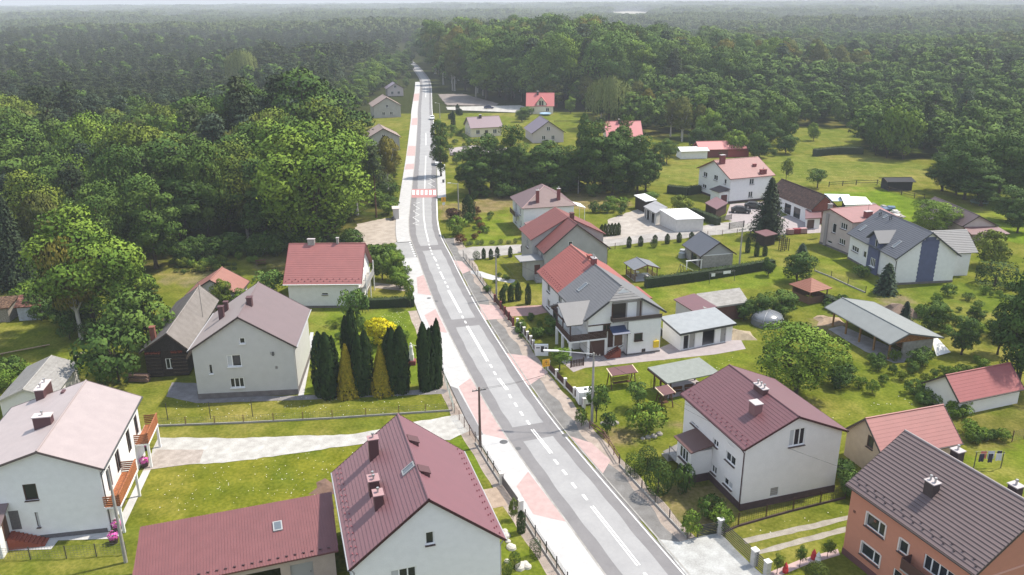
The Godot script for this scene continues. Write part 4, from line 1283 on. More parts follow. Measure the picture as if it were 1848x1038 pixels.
	lt.slab([Vector3(-10.9, 2.3, -3.2), Vector3(-10.9, 2.3, 4.4), Vector3(-7.82, 3.0, 3.6), Vector3(-7.82, 3.0, -3.2)], 0.12)
	part(h.node, "lean_to_roof", lt, M("roof_wine", 0.165, 0.042, 0.060))
	for z in [-2.9, 0.4, 3.8]:
		boxpart(h.node, "post", Vector3(-10.6, 1.15, z), Vector3(0.14, 2.3, 0.14), M("timber_post", 0.16, 0.09, 0.05, 0.9))

func build_pair(white: Material, rred: Material, rgrey: Material):
	var f := [12.254, -110.946, 1.837, 20.291, 10.191, 5.563, 9.431, -0.328, 0.6, 0.7]
	var trim := M("anthracite", 0.05, 0.05, 0.055, 0.5)
	var brown := M("veranda_brown", 0.085, 0.032, 0.026, 0.6, "wood", 2.0)
	var h := house("semi_detached_house", "white semi-detached house, half its roof red and half grey, with corner veranda", "house", f, white, rgrey, {"noroof": true, "trim": trim,
		"wins": [["a", 0.35 - 0.7, 2.35, 0.0, 0.0, "1"], ["a", 1.67, 2.06, 1.15, 1.06, "1b"], ["a", 2.9, 0.25, 0.6, 0.45, "1bn"], ["a", 0.0, 0.0, 0.0, 0.0, "1"],
			["d", 6.9, 3.4, 1.5, 1.3, "2"], ["d", 1.6, 3.4, 1.5, 1.3, "2"], ["d", -1.4, 3.4, 1.4, 1.3, "2"], ["d", 6.9, 0.9, 1.5, 1.3, "2"], ["d", 3.6, 0.2, 2.4, 2.2, "1bd"]].filter(func(w): return w[3] > 0.1), "plinth": 0.25})
	var node := h.node
	var L := h.L
	var x0 := -L / 2 - 0.6
	var x1 := L / 2 + 0.6
	var xj := 0.45
	var yh := 7.9
	var zt := func(side: float, y: float) -> float: return h.ro + (side * (h.W / 2 + h.ov) - h.ro) * (h.hr - y) / (h.hr - h.he)
	for side in [-1.0, 1.0]:
		var ez: float = side * (h.W / 2 + h.ov)
		var red := [Vector3(xj, h.he, ez), Vector3(x1, h.he, ez), Vector3(x1, h.hr, h.ro), Vector3(xj, h.hr, h.ro)]
		var gry := [Vector3(x0, h.he, ez), Vector3(xj, h.he, ez), Vector3(xj, h.hr, h.ro), Vector3(x0 + 1.3, h.hr, h.ro), Vector3(x0, yh, zt.call(side, yh))]
		if side < 0:
			red.reverse()
			gry.reverse()
		var rp := roof_poly(node, "red_roof", red, rred, "steps", 0.36, 0.035)
		roof_poly(node, "grey_roof", gry, rgrey, "steps", 0.36, 0.035)
		var gt := MB.new()
		gt.tube(Vector3(x0, h.he - 0.07, ez + side * 0.07), Vector3(xj, h.he - 0.07, ez + side * 0.07), 0.07, 0.07, 8)
		part(node, "gutter", gt, trim)
		gt = MB.new()
		gt.tube(Vector3(xj, h.he - 0.07, ez + side * 0.07), Vector3(x1, h.he - 0.07, ez + side * 0.07), 0.07, 0.07, 8)
		part(node, "gutter", gt, M("brown_frame", 0.07, 0.035, 0.025))
		var bb := MB.new()
		bb.beam(Vector3(x0, h.he - 0.08, ez), Vector3(x0, yh - 0.08, zt.call(side, yh)), 0.06, 0.26)
		part(node, "barge_board", bb, trim)
		bb = MB.new()
		bb.beam(Vector3(x1, h.he - 0.08, ez), Vector3(x1, h.hr - 0.08, h.ro), 0.06, 0.22)
		part(node, "barge_board", bb, trim)
		if side < 0:
			var n := Vector3(0, 5.7, -3.87).normalized()
			for k in 11:
				for row in 2:
					var q: Vector3 = Vector3(lerpf(xj + 0.5, x1 - 0.5, (k + 0.5 * row) / 11.0), h.he, ez) + Vector3(0, 0.56, 0.826) * (0.5 + 0.4 * row)
					boxpart(rp, "snow_guard", q + Vector3(0, 0.12, 0), Vector3(0.16, 0.1, 0.06), M("guard_red", 0.25, 0.07, 0.07))
	# clipped gable end
	roof_poly(node, "grey_roof", [Vector3(x0 - 0.05, yh, zt.call(-1.0, yh)), Vector3(x0 - 0.05, yh, zt.call(1.0, yh)), Vector3(x0 + 1.3, h.hr, h.ro)], rgrey, "steps", 0.36, 0.04)
	var rc := MB.new()
	rc.tube(Vector3(xj, h.hr, h.ro), Vector3(x1, h.hr, h.ro), 0.11, 0.11, 8)
	part(node, "ridge_cap", rc, M("ridge_salmon", 0.42, 0.17, 0.13, 0.5))
	rc = MB.new()
	rc.tube(Vector3(x0 + 1.3, h.hr, h.ro), Vector3(xj, h.hr, h.ro), 0.11, 0.11, 8)
	part(node, "ridge_cap", rc, rgrey)
	chimney(node, Vector3(xj + 0.3, h.hr - 0.3, h.ro), 1.0, 0.6, 1.1, M("brick_deep", 0.20, 0.05, 0.05), M("chimney_cap", 0.40, 0.36, 0.37), 2)
	chimney(node, Vector3(xj + 2.6, h.hr - 0.2, h.ro + 0.2), 0.7, 0.6, 0.7, M("chim_red", 0.26, 0.06, 0.045, 0.7), M("chim_red", 0.26, 0.06, 0.045), 0)
	skylight(h, -1.0, 1052, 518.5, 0.9, 1.7, M("sky_glass", 0.10, 0.12, 0.14, 0.04, "", 1.0, 0.9))
	# dark loggia panel group under the clipped gable
	var lx := -L / 2 - 0.03
	var lg := boxpart(node, "loggia", Vector3(lx, 6.25, 0.35), Vector3(0.08, 2.5, 4.3), M("loggia_grey", 0.32, 0.30, 0.29, 0.9))
	boxpart(lg, "door", Vector3(lx - 0.06, 6.2, -0.85), Vector3(0.05, 2.1, 1.9), M("dark_door", 0.03, 0.022, 0.02, 0.4))
	boxpart(lg, "door", Vector3(lx - 0.06, 6.2, 1.0), Vector3(0.05, 2.1, 1.3), white)
	for z in [-2.0, 2.0]:
		boxpart(lg, "post", Vector3(lx - 0.55, 6.25, z), Vector3(0.14, 2.5, 0.14), brown)
	boxpart(lg, "floor", Vector3(lx - 0.5, 5.0, 1.5), Vector3(1.0, 0.16, 7.0), M("concrete", 0.42, 0.41, 0.40))
	boxpart(lg, "parapet", Vector3(lx - 0.97, 5.3, 1.5), Vector3(0.08, 0.5, 7.0), M("parapet_dark", 0.07, 0.05, 0.045, 0.8))
	boxpart(lg, "parapet", Vector3(lx - 0.5, 5.3, -1.98), Vector3(0.9, 0.5, 0.08), M("parapet_dark", 0.07, 0.05, 0.045))
	# bay that carries it
	boxpart(node, "bay", Vector3(-L / 2 - 0.48, 2.46, 2.5), Vector3(0.94, 4.92, 4.86), white)
	boxpart(node, "bay_plinth", Vector3(-L / 2 - 0.5, 0.12, 2.5), Vector3(0.98, 0.24, 4.92), M("plinth_grey", 0.20, 0.18, 0.18, 0.9, "coarse", 3.0))
	var bw := Vector3(-L / 2 - 0.95, 0, 0)
	window_part(node, bw, Vector3(0, 0, 1), Vector3(-1, 0, 0), Rect2(1.1, 2.05, 1.2, 1.05), "1b", brown, 0.01)
	window_part(node, bw, Vector3(0, 0, 1), Vector3(-1, 0, 0), Rect2(2.3, 0.3, 0.5, 0.42), "1bn", brown, 0.01)
	boxpart(node, "downpipe", Vector3(-L / 2 - 0.98, 2.5, 0.12), Vector3(0.09, 4.9, 0.09), trim)
	var ybox := boxpart(node, "gas_box", Vector3(-L / 2 - 1.08, 1.25, 4.3), Vector3(0.25, 0.95, 0.75), M("gas_yellow", 0.75, 0.52, 0.02, 0.6))
	boxpart(ybox, "gas_pipe", Vector3(-L / 2 - 1.0, 1.85, 4.3), Vector3(0.05, 0.3, 0.05), M("gas_yellow", 0.75, 0.52, 0.02))
	# recessed entrance with blue canopy and steps
	boxpart(node, "entrance_door", Vector3(-L / 2 - 0.03, 2.3, -0.75), Vector3(0.06, 2.2, 1.1), M("door_brown", 0.12, 0.06, 0.04, 0.5))
	boxpart(node, "entrance_panel", Vector3(-L / 2 - 0.05, 2.3, -1.9), Vector3(0.1, 2.3, 0.7), brown)
	var can := MB.new()
	can.slab([Vector3(-L / 2 - 1.5, 3.45, -2.1), Vector3(-L / 2 - 1.5, 3.45, 0.35), Vector3(-L / 2 - 0.02, 4.1, 0.35), Vector3(-L / 2 - 0.02, 4.1, -2.1)], 0.08)
	part(node, "canopy", can, M("canopy_blue", 0.035, 0.055, 0.13, 0.35, "", 1.0, 0.6))
	for k in 7:
		boxpart(node, "step", Vector3(-L / 2 - 0.75, 0.575 - k * 0.082, -1.0 - k * 0.28), Vector3(1.1, 1.15 - k * 0.164, 0.3), M("brick_step", 0.27, 0.065, 0.04))
	var sr := MB.new()
	sr.beam(Vector3(-L / 2 - 1.3, 2.1, -0.6), Vector3(-L / 2 - 1.3, 1.0, -2.9), 0.06, 0.06)
	sr.beam(Vector3(-L / 2 - 1.3, 1.7, -0.6), Vector3(-L / 2 - 1.3, 0.6, -2.9), 0.05, 0.05)
	part(node, "stair_rail", sr, brown)
	boxpart(node, "wall_window_band", Vector3(-L / 2 - 0.04, 3.55, -3.5), Vector3(0.08, 0.14, 3.2), brown)
	boxpart(node, "wall_window_band", Vector3(-L / 2 - 0.04, 4.5, -3.5), Vector3(0.08, 0.14, 3.2), brown)
	window_part(node, Vector3(-L / 2, 0, 0), Vector3(0, 0, 1), Vector3(-1, 0, 0), Rect2(-3.0, 3.65, 1.0, 0.8), "2b", brown, 0.01)
	# veranda on the street corner
	var vr := boxpart(node, "veranda", Vector3(-7.0, 2.5, -6.45), Vector3(4.9, 0.2, 2.6), white)
	boxpart(vr, "deck", Vector3(-9.9, 2.5, -5.1), Vector3(1.0, 0.2, 5.3), white)
	for q in [[-4.7, -7.6], [-7.2, -7.6], [-10.2, -7.6]]:
		boxpart(vr, "post", Vector3(q[0], 1.2, q[1]), Vector3(0.3, 2.4, 0.3), white)
		boxpart(vr, "roof_post", Vector3(q[0], 3.8, q[1]), Vector3(0.14, 2.4, 0.14), brown)
	for q in [[-10.3, -5.1], [-10.3, -2.6]]:
		boxpart(vr, "post", Vector3(q[0], 1.2, q[1]), Vector3(0.3, 2.4, 0.3), white)
	boxpart(vr, "lower_wall", Vector3(-5.9, 1.2, -5.6), Vector3(2.6, 2.4, 0.9), white)
	boxpart(vr, "garage_door", Vector3(-L / 2 - 0.04, 1.15, -3.6), Vector3(0.08, 2.3, 2.4), M("garage_brown", 0.075, 0.032, 0.026, 0.6))
	for k in 5:
		boxpart(vr, "rail_board", Vector3(-7.0, 2.72 + k * 0.18, -7.7), Vector3(4.8, 0.14, 0.05), brown)
		boxpart(vr, "rail_board", Vector3(-10.35, 2.72 + k * 0.18, -5.1), Vector3(0.05, 0.14, 5.2), brown)
		boxpart(vr, "rail_board", Vector3(-9.9, 2.72 + k * 0.18, -7.7), Vector3(0.9, 0.14, 0.05), brown)
	roof_poly(vr, "veranda_roof", [Vector3(-11.0, 5.1, -8.4), Vector3(-7.2, 6.88, -8.4), Vector3(-7.2, 6.88, -3.7), Vector3(-11.0, 5.1, -6.2)], rgrey, "steps", 0.36, 0.04)
	roof_poly(vr, "veranda_roof", [Vector3(-7.2, 6.88, -8.4), Vector3(-3.4, 5.1, -8.4), Vector3(-3.4, 5.1, -6.2), Vector3(-7.2, 6.88, -3.7)], rgrey, "steps", 0.36, 0.04)
	var tr := MB.new()
	tr.beam(Vector3(-10.8, 5.0, -8.1), Vector3(-7.2, 6.7, -8.1), 0.14, 0.2)
	tr.beam(Vector3(-7.2, 6.7, -8.1), Vector3(-3.6, 5.0, -8.1), 0.14, 0.2)
	tr.beam(Vector3(-10.8, 5.0, -8.0), Vector3(-3.6, 5.0, -8.0), 0.14, 0.18)
	part(vr, "truss", tr, brown)
	# small red-roofed lean-to behind
	var an := boxpart(node, "rear_annex", Vector3(3.5, 1.5, 7.0), Vector3(5.0, 3.0, 3.8), white)
	var arf := MB.new()
	arf.slab([Vector3(0.8, 3.15, 9.2), Vector3(6.2, 3.15, 9.2), Vector3(6.2, 3.6, 5.1), Vector3(0.8, 3.6, 5.1)], 0.14)
	part(an, "annex_roof", arf, rred)

func mono(called: String, label: String, cat: String, A: Vector3, B: Vector3, C: Vector3, wallm: Material, roofm: Material, o := {}) -> Node3D:
	# a lean-to: roof corners far-left A, far-right B, near-right C; the fourth follows
	var D := A + (C - B)
	var mid := (A + B + C + D) * 0.25
	mid.y = 0
	var node := thing(called, label, cat, mid, 0.0, o.get("group", ""))
	A -= mid; B -= mid; C -= mid; D -= mid
	roof_poly(node, "roof", [D, C, B, A], roofm, o.get("style", "plain"), o.get("step", 0.35), o.get("lip", 0.03), o.get("thick", 0.16))
	if o.has("fascia"):
		for e in [[D, C], [C, B], [A, D]]:
			var fb2 := MB.new()
			fb2.beam(e[0] + Vector3(0, -0.16, 0), e[1] + Vector3(0, -0.16, 0), 0.06, 0.3)
			part(node, "fascia", fb2, o.fascia)
	var ins: float = o.get("inset", 0.3)
	var u := (C - D); u.y = 0; u = u.normalized()
	var w := (B - C); w.y = 0; w = w.normalized()
	var d := D + u * ins + w * ins
	var c := C - u * ins + w * ins
	var b := B - u * ins - w * ins
	var a := A + u * ins - w * ins
	var mb := MB.new()
	var nl := Vector3(d.x, 0, d.z)
	var len := d.distance_to(c)
	var holes := []
	for q in o.get("doors", []):
		holes.append(Rect2(q[0] * len, q[2], (q[1] - q[0]) * len, q[3] - q[2]))
	var dy := 0.14
	var nrm := -w
	wall_face(mb, nl, (c - d).normalized() * Vector3(1, 0, 1), nrm, [Vector2(0, d.y - dy), Vector2(len, c.y - dy)], holes, 0.25)
	for s in [[c, b], [b, a], [a, d]]:
		var p: Vector3 = s[0]
		var q: Vector3 = s[1]
		mb.quad(Vector3(p.x, 0, p.z), Vector3(q.x, 0, q.z), Vector3(q.x, q.y - dy, q.z), Vector3(p.x, p.y - dy, p.z))
	part(node, "wall", mb, wallm)
	var bs := Basis((c - d).normalized(), Vector3.UP, nrm)
	var k := 0
	for q in o.get("doors", []):
		var r: Rect2 = holes[k]
		var cc := nl + bs.x * (r.position.x + r.size.x / 2) + Vector3.UP * (r.position.y + r.size.y / 2) - nrm * 0.22
		var dm: Material = [wallm, M("door_grey", 0.33, 0.32, 0.31, 0.7), M("door_brownish", 0.09, 0.045, 0.035, 0.6), M("white_render", 0.76, 0.755, 0.76)][q[4]]
		if q[4] == 0:
			k += 1
			continue
		var door := boxpart(node, "doorway" if q[4] == 0 else "door", cc, Vector3(r.size.x, r.size.y, 0.05), dm, bs)
		if q[4] > 0:
			boxpart(door, "handle", cc + bs.x * r.size.x * 0.38 + nrm * 0.04, Vector3(0.05, 0.14, 0.05), M("dark_metal", 0.08, 0.08, 0.085), bs)
		k += 1
	if o.has("skyl"):
		var s: Array = o.skyl
		var p := A.lerp(B, s[0]).lerp(D.lerp(C, s[0]), s[1])
		var dn := (D - A).normalized()
		var rn := (C - D).cross(A - D).normalized()
		if rn.y < 0:
			rn = -rn
		var fb := Basis((C - D).normalized(), rn, -((C - D).normalized().cross(rn)) * -1.0)
		var sk := boxpart(node, "skylight", p + rn * 0.08, Vector3(0.75, 0.14, 1.05), M("skylight_frame", 0.30, 0.31, 0.32), fb)
		boxpart(sk, "pane", p + rn * 0.13, Vector3(0.55, 0.06, 0.85), M("sky_glass", 0.10, 0.12, 0.14, 0.04, "", 1.0, 0.9), fb)
	node.set_meta("near_left", D)
	node.set_meta("near_right", C)
	node.set_meta("uphill", (A - D).normalized())
	return node

# ------------------------------------------------------------------ outbuildings
func build_outbuildings():
	var white := M("white_render", 0.76, 0.755, 0.76)
	var block := M("block_wall", 0.40, 0.385, 0.37, 0.95, "coarse", 3.0)
	var timber := M("timber_post", 0.16, 0.09, 0.05, 0.9, "wood", 2.0)
	var pale_timber := M("pale_timber", 0.50, 0.29, 0.11, 0.8, "wood", 2.0)
	var r_sheet := M("roof_sheet", 0.20, 0.215, 0.215, 0.45, "fine", 9.0, 0.55)
	var r_pink := M("roof_faded_red", 0.34, 0.115, 0.110)
	house("garage", "tan garage with faded pink gable roof behind the terracotta house", "garage", [39.663, -73.47, 0.297, 9.024, 5.35, 2.816, 5.6, -0.149, 0.3, 0.3], M("tan_render", 0.48, 0.385, 0.29, 0.95, "fine", 6.0), r_pink, {"wins": [["a", 0.7, 2.7, 0.9, 1.3, "1b"]], "style": "steps", "step": 0.4, "lip": 0.015})
	house("shed", "low white shed with bright faded-red roof among garden shrubs", "shed", [54.104, -86.647, 0.338, 9.281, 4.823, 1.95, 4.25, 0.283, 0.3, 0.3], M("aged_white", 0.68, 0.66, 0.655), M("roof_rose", 0.29, 0.08, 0.082, 0.5, "fine", 7.0), {"style": "steps", "step": 0.4, "lip": 0.015})
	# open shelter with block end wall
	var f := [51.155, -105.048, 1.823, 12.518, 6.576, 2.752, 3.95, -1.4, 0.8, 0.8]
	var h := house("open_shelter", "long open timber shelter with grey-green sheet roof and one block end wall", "shelter", f, block, r_sheet, {"open": ["b", "c", "d", "a"], "trim": M("sheet_trim", 0.12, 0.13, 0.13, 0.6)})
	var wz := MB.new()
	wz.box(Vector3(-6.2, 1.2, 0.9), Vector3(0.25, 2.4, 4.6))
	part(h.node, "end_wall", wz, block)
	wz = MB.new()
	var tz := [Vector3(-6.35, 2.45, -3.6), Vector3(-6.35, 2.45, 3.6), Vector3(-6.35, 3.72, -1.35)]
	wz.tri(tz[0], tz[1], tz[2])
	wz.tri(tz[0] + Vector3(0.06, 0, 0), tz[2] + Vector3(0.06, 0, 0), tz[1] + Vector3(0.06, 0, 0))
	part(h.node, "gable_boarding", wz, M("orange_boarding", 0.48, 0.235, 0.075, 0.8, "wood", 3.0))
	for x in [-5.9, -2.9, 0.1, 3.1, 6.1]:
		for z in [-3.1, 3.1]:
			boxpart(h.node, "post", Vector3(x, 1.3, z), Vector3(0.2, 2.6, 0.2), pale_timber)
			var br := MB.new()
			br.beam(Vector3(x, 1.8, z), Vector3(x + 0.8, 2.6, z), 0.12, 0.12)
			part(h.node, "brace", br, pale_timber)
	for z in [-3.1, 3.1]:
		var b := MB.new()
		b.beam(Vector3(-6.5, 2.66, z), Vector3(6.5, 2.66, z), 0.18, 0.2)
		part(h.node, "beam", b, pale_timber)
	var white_sheet := MB.new()
	white_sheet.slab([Vector3(-6.9, 0.1, 3.6), Vector3(-6.7, 0.3, 6.0), Vector3(-4.6, 1.6, 5.4), Vector3(-5.6, 2.2, 3.4)], 0.05)
	tag(part(self, "tarpaulin", white_sheet, M("tarp_white", 0.74, 0.74, 0.75, 0.5)), "white tarpaulin leaning over a heap beside the block end wall", "tarpaulin")
	get_node("tarpaulin").transform = h.node.transform
	for q in [[-3.0, 0.35, 1.5, 1.6], [0.8, 0.3, 1.9, 2.2], [3.4, 0.25, 1.2, 2.6]]:
		var pile := boxstack(q[3])
		pile.position = h.node.transform * Vector3(q[0], 0, q[2])
		pile.rotation.y = h.node.rotation.y
	# barn with brick gable and garage doors
	var mossy := M("roof_old_tile", 0.115, 0.068, 0.062, 0.85, "coarse", 4.0)
	mossy.albedo_texture = tex.rust
	h = house("barn", "long barn with mossy dark tile roof, red brick gable and brown garage doors", "barn", [64.097, -176.098, 1.798, 16.899, 6.082, 3.2, 6.152, -0.175, 0.3, 0.3], white, mossy, {"gutters": false, "wins": [["d", 0.5, 0.05, 2.6, 2.3, "1bd"], ["d", -3.2, 0.05, 2.6, 2.3, "1bd"], ["d", 4.2, 0.05, 1.2, 2.1, "1bd"]], "style": "steps", "step": 0.34, "lip": 0.03, "trim": M("old_board", 0.13, 0.10, 0.085)})
	var bg := MB.new()
	wall_face(bg, Vector3(-8.53, 0, 0), Vector3(0, 0, 1), Vector3(-1, 0, 0), [Vector2(-3.0, 3.25), Vector2(-0.17, 5.85), Vector2(3.0, 3.25)], [])
	part(h.node, "brick_gable", bg, M("brick_gable", 0.27, 0.075, 0.055, 0.95, "coarse", 2.5))
	var sg := mono("garage", "small single garage with maroon roof adjoining the brick-gabled barn", "garage", gp(1453.5, 378, 2.9), gp(1482, 376.5, 2.9), gp(1483, 393, 2.4), white, M("roof_wine", 0.165, 0.042, 0.060), {"doors": [[0.08, 0.6, 0.05, 2.0, 2]]})
	# tents and clutter behind the barn are built with the garden things
	# block garage with dark gable roof
	h = house("garage", "block-built garage with dark blue-grey gable roof on the lawn", "garage", [35.724, -141.905, 1.791, 7.048, 6.031, 2.298, 4.648, 0.065, 0.4, 0.4], block, M("roof_blue_grey", 0.085, 0.09, 0.11, 0.45, "fine", 6.0, 0.6), {"wins": [["d", -0.4, 0.05, 2.4, 1.9, "1bd"], ["d", -2.9, 0.05, 0.6, 1.9, "1bd"]], "style": "steps", "step": 0.36, "lip": 0.02})
	var gt := MB.new()
	wall_face(gt, Vector3(-3.56, 2.35, 0), Vector3(0, 0, 1), Vector3(-1, 0, 0), [Vector2(-2.95, 0.05), Vector2(0.06, 2.0), Vector2(2.95, 0.05)], [])
	part(h.node, "gable_sheet", gt, M("gable_sheet", 0.36, 0.36, 0.37, 0.8))
	boxpart(h.node, "lintel", Vector3(-3.58, 2.33, 0), Vector3(0.06, 0.14, 5.9), white)
	for q in [Vector3(4.3, 0.75, -3.0), Vector3(3.2, 0.6, -3.7)]:
		var bt := MB.new()
		bt.tube(Vector3.ZERO, Vector3(0, q.y * 1.6, 0), 0.65, 0.62, 12)
		var dr := part(self, "water_butt", bt, M("butt_grey", 0.30, 0.32, 0.33, 0.6))
		dr.position = h.node.transform * Vector3(q.x, 0, q.z)
		tag(dr, "grey round water butt beside the block garage", "water butt", "water butts")
	# timber gazebo
	gazebo_gable([22.225, -133.002, 1.831, 3.241, 3.988, 2.198, 2.941, 0.004, 0.4, 0.4], timber)
	# duplex garage and sheds behind
	mono("garage", "white garage with flat grey roof and open doorway on the paved yard", "garage", gp(1191.3, 571.6, 3.1), gp(1290, 554.3, 3.1), gp(1329.5, 583.5, 2.7), white, M("roof_flat_grey", 0.285, 0.305, 0.325, 0.6, "fine", 7.0), {"doors": [[0.06, 0.16, 0.05, 2.1, 0], [0.17, 0.28, 0.05, 2.2, 1], [0.42, 0.66, 0.05, 2.2, 0], [0.77, 0.88, 0.05, 2.2, 1]], "inset": 0.35, "thick": 0.22, "fascia": M("anthracite", 0.05, 0.05, 0.055, 0.5)})
	mono("shed", "shed with sloping maroon roof behind the flat-roofed garage", "shed", gp(1215.6, 539.7, 2.6), gp(1253.3, 529.5, 2.9), gp(1294.5, 553.5, 2.7), M("shed_grey", 0.45, 0.45, 0.45, 0.9), M("roof_wine", 0.165, 0.042, 0.060), {})
	mono("shed", "long brick shed with flat grey felt roof beside the round pool", "shed", gp(1257, 530, 2.7), gp(1335, 519.3, 2.7), gp(1352, 545, 2.6), M("brick_dark", 0.13, 0.055, 0.045, 0.95, "coarse", 2.0), M("felt_pale", 0.33, 0.32, 0.31, 0.95, "coarse", 5.0), {"thick": 0.25})
	# garden house with pyramid roof
	pyramid("garden_house", "brown garden house with red-brown pyramid roof by the hedge", gp(1460, 540), 0.45, 3.6, 2.2, 3.6, M("roof_terracotta", 0.27, 0.105, 0.07, 0.7, "fine", 4.0), timber)
	# dark shed beside the spruce
	mono("shed", "dark timber shed with maroon sheet roof under the tall spruce", "shed", gp(1362, 418, 2.5), gp(1384, 413.5, 2.5), gp(1404, 422, 2.2), M("dark_boards", 0.05, 0.035, 0.028, 0.9, "wood", 2.0), M("roof_wine", 0.165, 0.042, 0.060), {})
	mono("shed", "brown shed with flat maroon roof in front of the tall white house", "shed", gp(1272, 366, 2.6), gp(1293, 355, 2.6), gp(1314, 366, 2.4), M("brown_boards", 0.075, 0.035, 0.03, 0.9, "wood", 2.0), M("roof_wine", 0.165, 0.042, 0.060), {})
	# open garages on the stone yard
	mono("garage", "white flat-roofed garage block with brown door beside the stone yard", "garage", gp(1190, 377.5, 3.3), gp(1240, 375.5, 3.3), gp(1272, 394, 2.7), M("yard_white", 0.66, 0.64, 0.62, 0.9, "fine", 5.0), M("roof_white_sheet", 0.70, 0.70, 0.71, 0.5), {"inset": 0.15})
	var og := mono("open_garage", "open grey garage with three bays beside the stone yard", "garage", gp(1183, 362, 3.0), gp(1205, 374, 3.0), gp(1183, 385, 2.7), M("shed_grey", 0.45, 0.45, 0.45), M("roof_mid_grey", 0.29, 0.29, 0.31, 0.6, "fine", 5.0), {"doors": [[0.05, 0.2, 0.05, 2.2, 1], [0.24, 0.45, 0.05, 2.3, 0], [0.5, 0.62, 0.05, 2.2, 1], [0.66, 0.92, 0.05, 2.3, 0]]})
	mono("shed", "pale-roofed open shed behind the grey open garage", "shed", gp(1144, 352, 3.0), gp(1164, 349, 3.0), gp(1186, 360.5, 2.8), M("dark_boards", 0.05, 0.035, 0.028), M("roof_white_sheet", 0.70, 0.70, 0.71), {})
	# timber shelter beside the swing
	shelter_mono()
	# old sheds at the wood's edge
	mono("old_shed", "tumbledown pale shed with rusty brown roof and white patch at the wood edge", "shed", gp(35, 532, 3.2), gp(82, 529, 3.2), gp(72, 552, 2.3), M("shed_bluewhite", 0.48, 0.52, 0.60, 0.9, "coarse", 2.0), M("roof_rust", 0.27, 0.14, 0.12, 0.95, "rust", 4.0), {"style": "ribs", "step": 0.25})
	mono("old_shed", "weathered shed with mossy broken roof beside the rusty-roofed one", "shed", gp(-25, 537, 3.1), gp(34, 533, 3.1), gp(14, 556, 2.3), M("shed_palewood", 0.42, 0.41, 0.39, 0.95, "wood", 2.0), M("roof_moss", 0.24, 0.17, 0.12, 0.95, "rust", 3.0), {"style": "ribs", "step": 0.25})
	h = house("shed", "small shed with weathered silver-grey sheet roof behind the white balconied house", "shed", [-56.5, -88.5, 1.75, 9.0, 5.6, 2.4, 3.7, 0.0, 0.3, 0.3], M("aged_white", 0.68, 0.66, 0.655), M("roof_silver", 0.40, 0.39, 0.385, 0.9, "coarse", 3.0), {"style": "ribs", "step": 0.3, "gutters": false, "trim": M("pale_board", 0.45, 0.42, 0.38, 0.9)})
	# far houses
	far_house("house", "far white house with salmon roof and gabled dormer at the wood edge", gp(975, 203), -0.05, 11.0, 9.0, 3.2, 8.2, M("cream_render", 0.68, 0.62, 0.50, 0.9), M("roof_salmon_red", 0.42, 0.12, 0.12, 0.5), true)
	far_house("shed", "small dark-red shed beside the salmon-roofed house", gp(996, 193), 1.5, 5.0, 5.0, 2.4, 4.4, M("red_boards", 0.16, 0.04, 0.035, 0.9), M("roof_wine", 0.165, 0.042, 0.060), false)
	far_house("house", "far house with mauve hipped roof and black chimney beyond the alders", gp(872, 243), 0.3, 11.0, 9.0, 3.2, 6.4, M("cream_render", 0.68, 0.62, 0.50), M("roof_mauve_far", 0.20, 0.14, 0.165, 0.5), false, true)
	far_house("house", "far house with purple-grey roof and pale gable between the alders", gp(982, 252), 1.75, 13.0, 10.5, 3.2, 7.2, M("pinkish_render", 0.52, 0.46, 0.45, 0.9), M("roof_purple", 0.15, 0.12, 0.155, 0.5), false)
	far_house("house", "far house under a bright rose roof half hidden by trees", gp(1122, 262), 0.05, 11.0, 9.0, 3.6, 7.8, M("cream_render", 0.68, 0.62, 0.50), M("roof_rose_far", 0.42, 0.13, 0.14, 0.5), false, true)
	far_house("house", "far mauve-roofed house in front of the willow in the wood", gp(438, 172), 0.1, 13.0, 9.0, 3.2, 6.5, M("cream_render", 0.68, 0.62, 0.50), M("roof_mauve_far", 0.20, 0.14, 0.165), false, true)
	far_house("house", "roadside house with grey wall and brown half-gable roof beyond the street trees", gp(696, 209), 1.85, 12.0, 11.0, 4.6, 8.2, M("grey_render_warm", 0.43, 0.42, 0.405), M("roof_tan", 0.24, 0.175, 0.15, 0.6), false)
	far_house("house", "roadside house with tan roof half hidden by the birch", gp(690, 268), 1.85, 10.0, 10.0, 4.2, 7.2, M("grey_render_warm", 0.43, 0.42, 0.405), M("roof_tan", 0.24, 0.175, 0.15), false)
	far_house("house", "small grey house beside the far end of the street", gp(712, 172), 1.85, 8.0, 8.0, 3.6, 6.4, M("pinkish_render", 0.52, 0.46, 0.45), M("roof_purple", 0.15, 0.12, 0.155), false)
	far_house("shed", "low white shed in the far orchard", gp(1248, 284), 0.1, 8.0, 5.0, 2.4, 3.2, white, M("roof_white_sheet", 0.70, 0.70, 0.71), false)
	far_house("shed", "red-roofed dark shed in the far orchard", gp(1283, 281), 0.1, 9.0, 6.0, 2.5, 4.4, M("red_boards", 0.16, 0.04, 0.035), M("roof_rose_far", 0.42, 0.13, 0.14), false)
	far_house("shed", "bright red shed in the far orchard beside the red-roofed one", gp(1328, 281), 0.1, 6.5, 4.0, 2.5, 3.3, M("bright_red_boards", 0.30, 0.04, 0.04, 0.8), M("roof_rose_far", 0.42, 0.13, 0.14), false)
	far_house("field_shelter", "black timber field shelter in the fenced paddock", gp(1617, 341), 0.0, 6.0, 4.0, 2.3, 2.9, M("black_boards", 0.02, 0.02, 0.026, 0.9), M("black_boards", 0.02, 0.02, 0.026), false)

